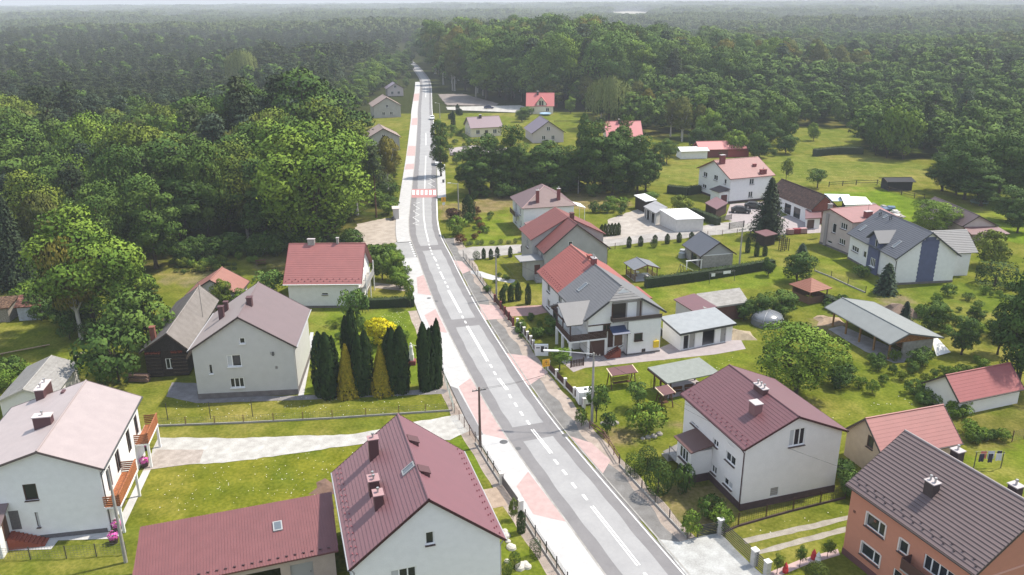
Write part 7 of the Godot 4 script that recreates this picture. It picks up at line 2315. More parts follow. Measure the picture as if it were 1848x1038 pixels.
func pine(key: String, sd: int, H: float, nclump: int, ncard: int, size: float, ca: Color, cb: Color):
	var lb := LB.new()
	lb.r.seed = sd
	var tb := MB.new()
	limb(tb, Vector3.ZERO, Vector3(0, H * 0.6, 0), H * 0.014, H * 0.010)
	limb(tb, Vector3(0, H * 0.6, 0), Vector3(0, H * 0.96, 0), H * 0.010, H * 0.003)
	for i in nclump:
		var t := lb.r.randf()
		var y := lerpf(H * 0.46, H * 0.97, t)
		var rr := H * 0.155 * (1.15 - t * 0.95)
		var a := lb.r.randf() * TAU
		var f := lb.r.randf_range(0.35, 1.0)
		var ctr := Vector3(cos(a) * rr * f, y, sin(a) * rr * f)
		var rad := H * lb.r.randf_range(0.05, 0.085) * (1.15 - t * 0.4)
		var ct := lb.r.randf()
		if i % 3 == 0:
			limb(tb, Vector3(0, y - 0.6, 0), ctr, H * 0.004, H * 0.0015)
		for j in ncard:
			var d := lb.dir()
			if d.y < -0.2:
				d.y = -d.y
			var p := ctr + d * rad * Vector3(1.25, 0.55, 1.25) * lb.r.randf_range(0.7, 1.1)
			lb.leaf(p, (d + Vector3.UP * 0.4).normalized(), size * lb.r.randf_range(0.6, 1.3), tint(ca, cb, clampf(ct + lb.r.randf_range(-0.3, 0.3), 0, 1), lb.r.randf_range(0.75, 1.2)), 1.1, 0.5)
	protos[key] = {"crown": lb.mesh(), "trunk": tb.mesh(), "h": H, "w": H * 0.34}

func spruce(key: String, sd: int, H: float, R: float, whorls: int, ca: Color, cb: Color):
	var lb := LB.new()
	lb.r.seed = sd
	var tb := MB.new()
	limb(tb, Vector3.ZERO, Vector3(0, H * 0.98, 0), H * 0.017, H * 0.002)
	for wv in whorls:
		var t := float(wv) / whorls
		var y := lerpf(H * 0.06, H * 0.97, pow(t, 0.9))
		var rr := R * pow(1.0 - t, 0.85) + 0.12
		var k := 11 - int(t * 5)
		var a0 := lb.r.randf() * TAU
		for b in k:
			var a := a0 + TAU * b / k + lb.r.randf_range(-0.2, 0.2)
			var len := rr * lb.r.randf_range(0.8, 1.12)
			var d := Vector3(cos(a), 0, sin(a))
			var m := int(6 + len * 8)
			for j in m:
				var f := (j + 1.0) / m
				var p := Vector3(0, y, 0) + d * len * f + Vector3.DOWN * len * 0.28 * f * f + lb.rv() * 0.10 * len
				lb.leaf(p, (d * 0.6 + Vector3.UP * 0.8).normalized(), lerpf(0.75, 0.45, f) * (0.5 + 0.12 * R), tint(ca, cb, lb.r.randf(), lb.r.randf_range(0.75, 1.2)), 0.6, 0.55)
	protos[key] = {"crown": lb.mesh(), "trunk": tb.mesh(), "h": H, "w": R * 2.0}

func column(key: String, sd: int, H: float, R: float, tips: int, n: int, size: float, ca: Color, cb: Color, cone := false):
	var lb := LB.new()
	lb.r.seed = sd
	for k in tips:
		var a := TAU * k / tips + 0.5
		var off := Vector3(cos(a), 0, sin(a)) * (R * 0.42 if tips > 1 else 0.0)
		var hk := H * (1.0 if k == 0 else lb.r.randf_range(0.86, 0.98))
		var rk := R * (0.66 if tips > 1 else 1.0)
		for j in n / tips:
			var t := lb.r.randf()
			var prof := pow(1.0 - t, 0.75) if cone else minf(1.0, pow((1.0 - t) * 3.2, 0.62)) * (0.82 + 0.18 * minf(1.0, t * 5.0))
			var b := lb.r.randf() * TAU
			var bump := 1.0 + 0.10 * sin(b * 5.0 + t * 9.0) + 0.06 * sin(b * 11.0 - t * 17.0)
			var d := Vector3(cos(b), 0, sin(b))
			var p := off + d * rk * prof * bump * lb.r.randf_range(0.86, 1.05) + Vector3(0, t * hk, 0)
			lb.leaf(p, (d + Vector3.UP * (0.5 if cone else 0.25)).normalized(), size * lb.r.randf_range(0.7, 1.3), tint(ca, cb, lb.r.randf(), lb.r.randf_range(0.7, 1.25)), 0.5, 0.55, Vector3.UP if not cone else Vector3.ZERO)
	var tb := MB.new()
	limb(tb, Vector3.ZERO, Vector3(0, H * 0.8, 0), R * 0.12, 0.02)
	var core := MB.new()
	protos[key] = {"crown": lb.mesh(), "trunk": tb.mesh(), "h": H, "w": R * 2.0}

func ballbush(key: String, sd: int, R: float, n: int, size: float, ca: Color, cb: Color, squash := 1.0, square := 0.0):
	var lb := LB.new()
	lb.r.seed = sd
	for j in n:
		var d := lb.dir()
		var q := d
		if square > 0.0:
			# a clipped drum: flat top, straight sides
			var m := maxf(Vector2(d.x, d.z).length(), absf(d.y))
			q = d.lerp(d / m, square)
		var p := Vector3(q.x * R, (q.y + 1.0) * R * squash, q.z * R) * lb.r.randf_range(0.93, 1.02)
		lb.leaf(p, d, size * lb.r.randf_range(0.7, 1.3), tint(ca, cb, lb.r.randf(), lb.r.randf_range(0.72, 1.22)), 0.7)
	var tb := MB.new()
	limb(tb, Vector3.ZERO, Vector3(0, R, 0), R * 0.08, R * 0.04)
	protos[key] = {"crown": lb.mesh(), "trunk": tb.mesh(), "h": R * 2.0 * squash, "w": R * 2.0}

func willow(key: String, sd: int, H: float, R: float, ca: Color, cb: Color):
	var lb := LB.new()
	lb.r.seed = sd
	for s in 420:
		var a := lb.r.randf() * TAU
		var f := sqrt(lb.r.randf())
		var x := cos(a) * R * f
		var z := sin(a) * R * f
		var y0 := H * (0.62 + 0.36 * sqrt(1.0 - f * f * 0.9)) + lb.r.randf_range(-0.6, 0.6)
		var len := H * lb.r.randf_range(0.25, 0.6) * (0.5 + 0.5 * f)
		var k := int(len / 0.55) + 1
		var ct := lb.r.randf()
		for j in k:
			var p := Vector3(x, y0 - j * 0.55, z) * Vector3(1.0 + 0.01 * j, 1, 1.0 + 0.01 * j) + lb.rv() * 0.2
			lb.leaf(p, Vector3(cos(a), 0.4, sin(a)).normalized(), 0.8, tint(ca, cb, clampf(ct + lb.r.randf_range(-0.2, 0.2), 0, 1), lb.r.randf_range(0.8, 1.2)), 0.6, 0.35, Vector3.DOWN)
	var tb := MB.new()
	limb(tb, Vector3.ZERO, Vector3(0, H * 0.7, 0), H * 0.03, H * 0.012)
	protos[key] = {"crown": lb.mesh(), "trunk": tb.mesh(), "h": H, "w": R * 2.0}

func make_protos():
	bark = M("bark", 0.085, 0.065, 0.048, 0.95, "wood", 2.0)
	bark_pine = M("bark_pine", 0.17, 0.085, 0.05, 0.95, "wood", 2.0)
	bark_birch = M("bark_birch", 0.52, 0.50, 0.47, 0.9, "coarse", 1.0)
	var ga := Color(0.050, 0.098, 0.018)
	var gb := Color(0.115, 0.178, 0.034)
	broadleaf("oak", 101, 20.0, 8.0, 2.0, 66, 360, 0.50, ga, gb)
	broadleaf("oak_2", 102, 20.0, 7.2, 1.5, 62, 360, 0.50, ga, gb)
	broadleaf("alder", 103, 16.0, 4.2, 0.6, 50, 270, 0.38, ga, gb, 1.5)
	broadleaf("alder_2", 104, 16.0, 3.8, 0.4, 48, 270, 0.38, ga, gb, 1.9)
	broadleaf("birch", 105, 17.0, 3.9, 2.5, 48, 240, 0.46, Color(0.075, 0.095, 0.02), Color(0.125, 0.135, 0.032), 1.8, true)
	broadleaf("fruit", 106, 5.0, 2.2, 0.1, 34, 170, 0.24, ga, gb, 0.7)
	broadleaf("standard", 131, 5.0, 2.2, 1.3, 26, 150, 0.24, ga, gb, 0.5)
	broadleaf("fruit_2", 107, 5.0, 1.9, 0.2, 32, 160, 0.24, ga, gb, 1.0)
	broadleaf("shrub", 108, 2.0, 1.3, 0.05, 18, 110, 0.17, ga, gb, 0.4)
	broadleaf("shrub_2", 109, 2.0, 1.5, 0.05, 16, 120, 0.19, ga, gb, 0.2)
	pine("pine", 110, 20.0, 38, 60, 0.62, Color(0.036, 0.056, 0.024), Color(0.066, 0.088, 0.036))
	pine("pine_2", 111, 20.0, 34, 60, 0.64, Color(0.036, 0.056, 0.024), Color(0.070, 0.092, 0.038))
	spruce("spruce", 112, 12.0, 3.0, 36, Color(0.018, 0.032, 0.016), Color(0.042, 0.062, 0.028))
	spruce("young_spruce", 113, 3.0, 1.0, 14, Color(0.028, 0.050, 0.028), Color(0.052, 0.078, 0.042))
	column("thuja", 114, 6.0, 1.0, 3, 5200, 0.30, Color(0.014, 0.032, 0.010), Color(0.030, 0.055, 0.014))
	column("small_thuja", 115, 2.4, 0.42, 1, 1300, 0.17, Color(0.022, 0.044, 0.014), Color(0.042, 0.070, 0.020))
	column("golden_thuja", 116, 4.2, 1.15, 1, 4200, 0.24, Color(0.17, 0.15, 0.012), Color(0.33, 0.25, 0.02), true)
	ballbush("ball", 117, 1.0, 1500, 0.13, Color(0.030, 0.060, 0.014), Color(0.062, 0.100, 0.022))
	ballbush("drum", 118, 1.0, 1500, 0.13, Color(0.028, 0.056, 0.014), Color(0.055, 0.092, 0.022), 1.0, 0.8)
	willow("willow", 119, 15.0, 7.0, Color(0.13, 0.165, 0.05), Color(0.20, 0.235, 0.075))
	# coarser crowns for the far wood
	broadleaf("far_oak", 121, 17.0, 5.4, 1.0, 30, 70, 0.95, ga, gb)
	broadleaf("far_birch", 122, 17.0, 4.2, 1.0, 28, 64, 0.85, Color(0.080, 0.105, 0.026), Color(0.135, 0.155, 0.042), 1.9)
	pine("far_pine", 123, 18.0, 22, 34, 0.95, Color(0.038, 0.056, 0.026), Color(0.066, 0.086, 0.038))
	# a hectare-scale clump of crowns for the farthest wood
	var lb := LB.new()
	lb.r.seed = 130
	for k in 14:
		var c := Vector3(lb.r.randf_range(-13, 13), 0, lb.r.randf_range(-13, 13))
		var hh := lb.r.randf_range(11, 19)
		var ct := lb.r.randf()
		for j in 60:
			var d := lb.dir()
			d.y = absf(d.y)
			lb.leaf(c + Vector3(0, hh - 5.0, 0) + d * Vector3(4.4, 5.0, 4.4), d, lb.r.randf_range(1.6, 3.0), tint(Color(0.045, 0.072, 0.024), Color(0.088, 0.115, 0.038), clampf(ct + lb.r.randf_range(-0.2, 0.2), 0, 1), lb.r.randf_range(0.8, 1.2)), 0.8, 0.8)
	protos["clump"] = {"crown": lb.mesh(), "h": 17.0}

func leafs(k: String) -> Material:
	match k:
		"plain": return leafmat("leaf_plain", 1.0, 1.0, 1.0)
		"fresh": return leafmat("leaf_fresh", 1.55, 1.45, 1.0)
		"dark": return leafmat("leaf_dark", 0.72, 0.78, 0.85)
		"warm": return leafmat("leaf_warm", 1.45, 1.15, 0.85)
		"pale": return leafmat("leaf_pale", 1.35, 1.35, 1.6)
		"blue": return leafmat("leaf_blue", 0.95, 1.05, 1.5)
		"red": return leafmat("leaf_red", 1.5, 0.38, 0.8)
		"purple": return leafmat("leaf_purple", 0.7, 0.22, 0.9)
		"yellow": return leafmat("leaf_yellow", 6.0, 3.2, 0.35)
	return leafmat("leaf_plain", 1.0, 1.0, 1.0)

var tree_first := {}

func tree(called: String, label: String, cat: String, proto: String, at: Vector3, h: float, w: float, turn: float, tone: String, group: String) -> Node3D:
	# one thing > trunk, crown; later ones are copies of the first of their kind
	var pr: Dictionary = protos[proto]
	var key := called + proto
	var t: Node3D
	if tree_first.has(key):
		t = tree_first[key].duplicate()
		t.name = numbered(self, called)
		add_child(t)
		tag(t, label, cat, group)
	else:
		t = thing(called, label, cat, at, turn, group)
		part(t, "trunk", pr.trunk, bark_birch if proto == "birch" else (bark_pine if proto.begins_with("pine") else bark))
		part(t, "crown", pr.crown, leafs(tone))
		tree_first[key] = t
	t.position = at
	t.rotation.y = turn
	var sy: float = h / pr.h
	var sx: float = sy if w <= 0.0 else w / pr.w
	t.scale = Vector3(sx, sy, sx)
	t.get_node("crown").material_override = leafs(tone)
	return t

func tree_px(called: String, label: String, cat: String, proto: String, bx: float, by: float, top: float, wpx: float, tone: String, group := ""):
	var p := gp(bx, by)
	var h := height_at(p, bx, top)
	var w := 0.0
	if wpx > 0.0:
		var depth := (p + Vector3(0, h * 0.5, 0) - EYE).dot(fw)
		w = wpx * depth / FOCAL
	tree(called, label, cat, proto, p, maxf(h, 0.3), w, rng.randf() * TAU, tone, group)

func build_trees():
	# [name, label, category, proto, base x, base y, top y, crown width, tone]
	var single := [
		["oak_tree", "huge bright green oak overhanging the parking place at the wood edge", "tree", "oak", 565, 456, 208, 235, "fresh"],
		["oak_tree", "dark broad oak rising behind the bright oak", "tree", "oak_2", 568, 345, 112, 205, "dark"],
		["linden_tree", "tall light green linden beside the rusty sheds", "tree", "oak_2", 172, 598, 362, 205, "fresh"],
		["birch_tree", "slender yellowish birch with bare pale limbs in front of the linden", "tree", "birch", 148, 612, 405, 110, "warm"],
		["spruce_tree", "dark narrow spruce beside the rusty sheds", "tree", "spruce", 36, 520, 345, 78, "plain"],
		["walnut_tree", "big round light green walnut between the shelters and the wine-roofed house", "tree", "oak", 1436, 712, 578, 172, "fresh"],
		["plum_tree", "leafy dark plum tree leaning over the log hut", "tree", "fruit", 272, 645, 512, 130, "plain"],
		["elder_bush", "spreading dark elder bush in front of the log hut", "shrub", "shrub_2", 215, 690, 588, 140, "dark"],
		["spruce_tree", "tall dark spruce at the bend of the side street", "tree", "spruce", 1384, 428, 316, 72, "plain"],
		["maple_tree", "round light green maple behind the slate-roofed house", "tree", "oak", 1683, 424, 358, 92, "fresh"],
		["golden_cypress", "round yellow-green cypress beside the red lean-to", "tree", "fruit", 1788, 482, 410, 66, "warm"],
		["cypress_hedge", "dark green clipped cypress block below the yellow-green cypress", "shrub", "drum", 1795, 516, 474, 66, "plain"],
		["young_spruce", "young spruce against the blue-banded white gable", "tree", "young_spruce", 1598, 530, 473, 44, "plain"],
		["willow_tree", "pale weeping willow behind the mauve-roofed house in the wood", "tree", "willow", 441, 168, 90, 56, "plain"],
		["willow_tree", "broad pale willow at the wood edge above the alders", "tree", "willow", 1098, 232, 138, 80, "plain"],
		["beech_bush", "purple-leaved round bush beside the street lamp", "shrub", "fruit", 819, 398, 373, 33, "purple"],
		["dogwood_bush", "light green spreading bush beside the purple-leaved one", "shrub", "shrub_2", 827, 424, 390, 44, "fresh"],
		["barberry_bush", "red barberry bush at the lawn corner of the hipped house", "shrub", "shrub", 861, 388, 373, 18, "red"],
		["barberry_bush", "dull red barberry bush at the pavement under the light green bush", "shrub", "shrub", 832, 440, 424, 26, "red"],
		["barberry_bush", "low brownish-red bush between the purple bush and the lawn", "shrub", "shrub", 862, 402, 391, 18, "red"],
		["golden_bush", "tall golden-yellow shrub among the dark columnar thujas", "shrub", "fruit", 684, 622, 567, 62, "yellow"],
		["apple_tree", "small round apple tree at the veranda gateway", "tree", "standard", 1010, 668, 628, 48, "fresh"],
		["apple_tree", "slim garden tree beside the white water tank", "tree", "standard", 1076, 762, 694, 50, "plain"],
		["apple_tree", "thin-stemmed garden tree next to the canopied swing", "tree", "standard", 1150, 738, 688, 46, "pale"],
		["rose_bush", "broad flowering bush at the path edge near the felt-roofed shelter", "shrub", "shrub_2", 1166, 782, 730, 76, "fresh"],
		["rose_bush", "round dark bush at the foot of the concrete pole", "shrub", "shrub", 1096, 782, 746, 34, "dark"],
		["rose_bush", "round bush at the pavement side of the concrete pole", "shrub", "shrub", 1049, 770, 738, 26, "plain"],
		["clipped_bush", "rounded clipped box bush nearest the porch path", "shrub", "ball", 1168, 846, 806, 36, "plain"],
		["clipped_bush", "square-topped clipped bush beside the street fence", "shrub", "drum", 1145, 856, 820, 34, "fresh"],
		["clipped_bush", "large dark clipped bush in front of the raised porch", "shrub", "ball", 1187, 892, 832, 52, "plain"],
		["yew_bush", "dark shaggy yew beside the raised porch", "shrub", "shrub_2", 1232, 892, 838, 44, "dark"],
		["lilac_bush", "dark leafy bush at the corner of the wine-roofed house", "shrub", "shrub_2", 1285, 936, 898, 56, "plain"],
		["hosta_clump", "bright green leafy clump by the dark gate panel", "shrub", "shrub", 1246, 968, 926, 44, "fresh"],
		["hosta_clump", "bright green leafy clump beside the first white gate pillar", "shrub", "shrub", 1304, 956, 918, 50, "fresh"],
		["cone_topiary", "goblet-shaped clipped yew on the lawn of the maroon-roofed house", "shrub", "small_thuja", 940.5, 961, 922, 15, "plain"],
		["drum_topiary", "drum-shaped clipped box on the lawn by the wire fence", "shrub", "drum", 966, 1006, 975, 21, "plain"],
		["ball_topiary", "round clipped bush beside the white garden stones", "shrub", "ball", 929, 1026, 996, 22, "plain"],
		["ball_topiary", "round clipped bush at the wall of the big white house", "shrub", "ball", 915, 1040, 1012, 20, "fresh"],
		["golden_bush", "small yellow-green shrub by the tan path", "shrub", "shrub", 926, 938, 902, 20, "warm"],
		["lollipop_tree", "standard ball tree with pale crown nearest the white gate pillar", "tree", "standard", 1402, 1036, 1001, 27, "warm"],
		["lollipop_tree", "dark green ball tree between the two pale ball trees", "tree", "standard", 1443, 1024, 985, 24, "plain"],
		["lollipop_tree", "standard ball tree with pale crown beside the terracotta house", "tree", "standard", 1493, 1006, 976, 30, "warm"],
		["golden_bush", "golden dome bush in the flower bed of the terracotta house", "shrub", "ball", 1473, 1052, 1018, 44, "warm"],
		["juniper_bush", "grey-green spreading bush at the corner of the red-roofed house", "shrub", "shrub_2", 638, 580, 520, 60, "pale"],
		["pruned_tree", "small pruned roadside tree with bare stem at the pavement edge", "tree", "standard", 741, 556, 502, 28, "fresh"],
		["hazel_tree", "leaning hazel beside the pavement behind the pruned tree", "tree", "fruit_2", 722, 522, 478, 44, "fresh"],
		["hazel_tree", "bushy hazel nearest the red-roofed house", "tree", "fruit", 690, 505, 438, 56, "plain"],
		["hazel_tree", "light green hazel between the other two roadside hazels", "tree", "fruit", 712, 508, 450, 50, "fresh"],
		["lilac_bush", "grey flowering bush between the brown and the red roofs", "shrub", "shrub_2", 486, 532, 486, 64, "pale"],
		["apricot_tree", "yellowish fruit tree in front of the salmon cottage", "tree", "fruit", 404, 562, 500, 44, "warm"],
		["apricot_tree", "light fruit tree beside the grey house gable", "tree", "fruit_2", 440, 561, 518, 40, "fresh"],
		["pear_tree", "fruit tree in the paddock behind the mossy barn", "tree", "standard", 1475, 340, 304, 48, "plain"],
		["pear_tree", "small thin tree beside the tall white house's garden", "tree", "standard", 1418, 330, 285, 24, "warm"],
		["birch_tree", "roadside birch with thin crown beside the street", "tree", "birch", 700, 345, 236, 52, "warm"],
		["alder_tree", "slim street tree overhanging the parked van", "tree", "alder_2", 796, 318, 204, 46, "dark"],
		["thuja_bush", "dark pointed conifer clump beside the purple bush", "shrub", "small_thuja", 846, 398, 352, 22, "plain"],
		["juniper_bush", "grey-green juniper next to the street lamp", "shrub", "shrub", 846, 408, 384, 22, "dark"],
		["lime_bush", "yellow-green round bush behind the open garage", "shrub", "fruit", 1230, 388, 348, 44, "warm"],
		["lime_bush", "light green bush beside the pale-roofed open shed", "shrub", "fruit", 1172, 366, 344, 34, "pale"],
		["dark_shrub", "dark leafy tree beside the round pool", "tree", "fruit", 1368, 578, 528, 46, "dark"],
		["dark_shrub", "wide dark shrub behind the round pool", "tree", "fruit", 1408, 572, 522, 70, "plain"],
		["dark_shrub", "small dark tree at the end of the brick shed", "tree", "fruit_2", 1342, 578, 538, 40, "dark"],
		["dark_shrub", "dark fruit tree between the clipped hedge and the garden house", "tree", "fruit", 1438, 510, 450, 64, "dark"],
		["dark_shrub", "slim dark tree at the end of the clipped hedge", "tree", "fruit_2", 1386, 498, 462, 26, "dark"],
		["young_spruce", "young blue spruce on the lawn of the slate-roofed house", "tree", "young_spruce", 1447, 462, 438, 24, "pale"],
		["young_spruce", "dark young spruce on the earth heap behind the open shelter", "tree", "young_spruce", 1632, 584, 542, 26, "dark"],
		["round_shrub", "round dark green tree behind the grey-green shelter roof", "tree", "fruit", 1678, 600, 540, 50, "plain"],
		["low_bush", "low dark bush at the wall of the slate-roofed house", "shrub", "shrub_2", 1553, 500, 478, 34, "plain"],
	]
	for s in single:
		tree_px(s[0], s[1], s[2], s[3], s[4], s[5], s[6], s[7], s[8])
	# columnar thujas and golden cones in the shrine garden
	for q in [[592, 714, 598, 44], [637, 690, 558, 30], [656, 710, 597, 36], [720, 706, 588, 40], [771, 702, 582, 33], [788, 698, 577, 24], [603, 712, 606, 24], [706, 706, 594, 24]]:
		tree_px("columnar_thuja", "tall dark columnar thuja in the row of the shrine garden", "tree", "thuja", q[0], q[1], q[2], q[3] * 1.04, "plain", "thujas of the shrine garden")
	for q in [[629, 714, 622, 44], [690, 710, 624, 43]]:
		tree_px("golden_thuja", "golden cone-shaped thuja between the dark columnar ones", "tree", "golden_thuja", q[0], q[1], q[2], q[3], "plain", "golden cones of the shrine garden")
	for q in [[1135, 447, 427], [1156, 444, 426], [1182, 438, 424], [1204, 440, 422], [1225.5, 437.5, 420], [1248, 431, 419], [1349, 456, 428], [1365, 463, 437], [1380, 462, 443]]:
		tree_px("small_thuja", "small dark thuja planted along the side street fence", "tree", "small_thuja", q[0], q[1], q[2], 8.5, "plain", "thujas along the side street")
	for q in [[873, 467, 448], [886, 468, 449], [897.5, 465, 446], [921, 464, 445], [944, 455, 440]]:
		tree_px("small_thuja", "small pointed thuja in the front garden by the side street corner", "tree", "small_thuja", q[0], q[1], q[2], 7.5, "plain", "thujas of the corner garden")
	for q in [[907, 547, 520], [921.5, 544, 514], [935, 542, 510], [953, 549, 512]]:
		tree_px("small_thuja", "dark column thuja on the small lawn by the red drive", "tree", "small_thuja", q[0], q[1], q[2], 10.5, "plain", "thujas by the red drive")
	for q in [[1098, 425], [1104, 424], [1110, 424], [1116, 423], [1086, 426], [1092, 425]]:
		tree_px("small_thuja", "olive thuja in the short screen beside the stone yard", "tree", "small_thuja", q[0], q[1] + 1.0, q[1] - 21.0, 8.0, "warm", "thuja screen")
	for q in [[1180, 447, 431, 13], [860, 468, 453, 14], [845, 443, 436, 8], [850, 442, 434, 8], [862, 441, 433, 9], [870, 441, 432, 7], [888, 440, 434, 10], [904, 440, 431, 8], [918, 440, 434, 9], [930, 439, 430, 8]]:
		tree_px("edging_bush", "small round bush edging the side street lawn", "shrub", "ball", q[0], q[1], q[2], q[3], "plain", "bushes edging the side street")
	# mid-distance alders beyond the hipped house
	for q in [[868, 352, 238, 80], [922, 348, 212, 62], [902, 350, 262, 60], [985, 352, 244, 78], [957, 350, 268, 50], [1072, 350, 204, 78], [1105, 352, 226, 70], [1045, 346, 262, 60], [1150, 350, 232, 60], [1135, 330, 240, 60], [1128, 320, 196, 36], [1052, 300, 196, 26], [1010, 352, 270, 44], [848, 352, 262, 56], [886, 340, 232, 60], [942, 340, 250, 56], [968, 345, 262, 60], [1022, 345, 255, 56], [1090, 345, 240, 66], [1165, 345, 258, 50], [1060, 340, 236, 56], [1180, 320, 250, 40], [1115, 335, 215, 60], [1000, 330, 262, 50]]:
		tree_px("alder_tree", "dark green alder in the belt beyond the hipped-roof house", "tree", "alder" if int(q[0]) % 2 == 0 else "alder_2", q[0], q[1], q[2], q[3] * 1.12, "dark" if int(q[0]) % 3 else "plain", "alder belt")
	for q in [[1030, 345, 278, 36], [1000, 346, 302, 46], [1030, 330, 275, 24]]:
		tree_px("silver_willow", "grey-leaved willow bush in front of the alder belt", "tree", "fruit_2", q[0], q[1], q[2], q[3], "pale", "grey willows")
	for q in [[1203, 296, 247, 40], [1276, 268, 190, 52], [1290, 276, 216, 44], [1338, 264, 192, 40], [1416, 262, 180, 56], [1330, 280, 230, 48], [1385, 270, 214, 52], [1418, 278, 240, 42], [1370, 285, 252, 44], [1362, 285, 232, 40], [1468, 254, 218, 24], [1256, 272, 225, 36], [948, 215, 190, 30], [942, 220, 192, 26], [1030, 205, 172, 22], [1580, 280, 196, 44], [1600, 285, 180, 50], [1630, 287, 190, 56]]:
		tree_px("orchard_tree", "rounded green tree in the far meadow and orchard", "tree", "fruit" if int(q[0]) % 2 == 0 else "oak_2", q[0], q[1], q[2], q[3], ["plain", "fresh", "dark"][int(q[0]) % 3], "meadow trees")
	for q in [[830, 208, 196, 10], [818, 235, 200, 8], [815, 215, 204, 12], [826, 206, 188, 7]]:
		tree_px("small_thuja", "lone slim conifer in the far meadow", "tree", "small_thuja", q[0], q[1], q[2], q[3], "dark", "meadow conifers")
	# tall dark trees on the right
	for q in [[1836, 700, 470, 120], [1800, 640, 520, 60], [1848, 600, 450, 90], [1760, 585, 540, 36], [1735, 640, 565, 60], [1700, 590, 545, 36]]:
		tree_px("alder_tree", "big dark alder on the overgrown bank beyond the open shelter", "tree", "alder", q[0], q[1], q[2], q[3], "dark" if q[3] > 50 else "plain", "alders on the overgrown bank")
	for q in [[1740, 360, 236, 110], [1800, 362, 230, 130], [1700, 345, 270, 70], [1848, 365, 250, 110], [1770, 372, 290, 90], [1725, 352, 300, 60], [1820, 400, 330, 80], [1836, 420, 350, 60]]:
		tree_px("alder_tree", "dark spreading alder beside the fenced paddock", "tree", "oak_2" if q[3] > 100 else "alder", q[0], q[1], q[2], q[3], "dark", "alders beside the paddock")
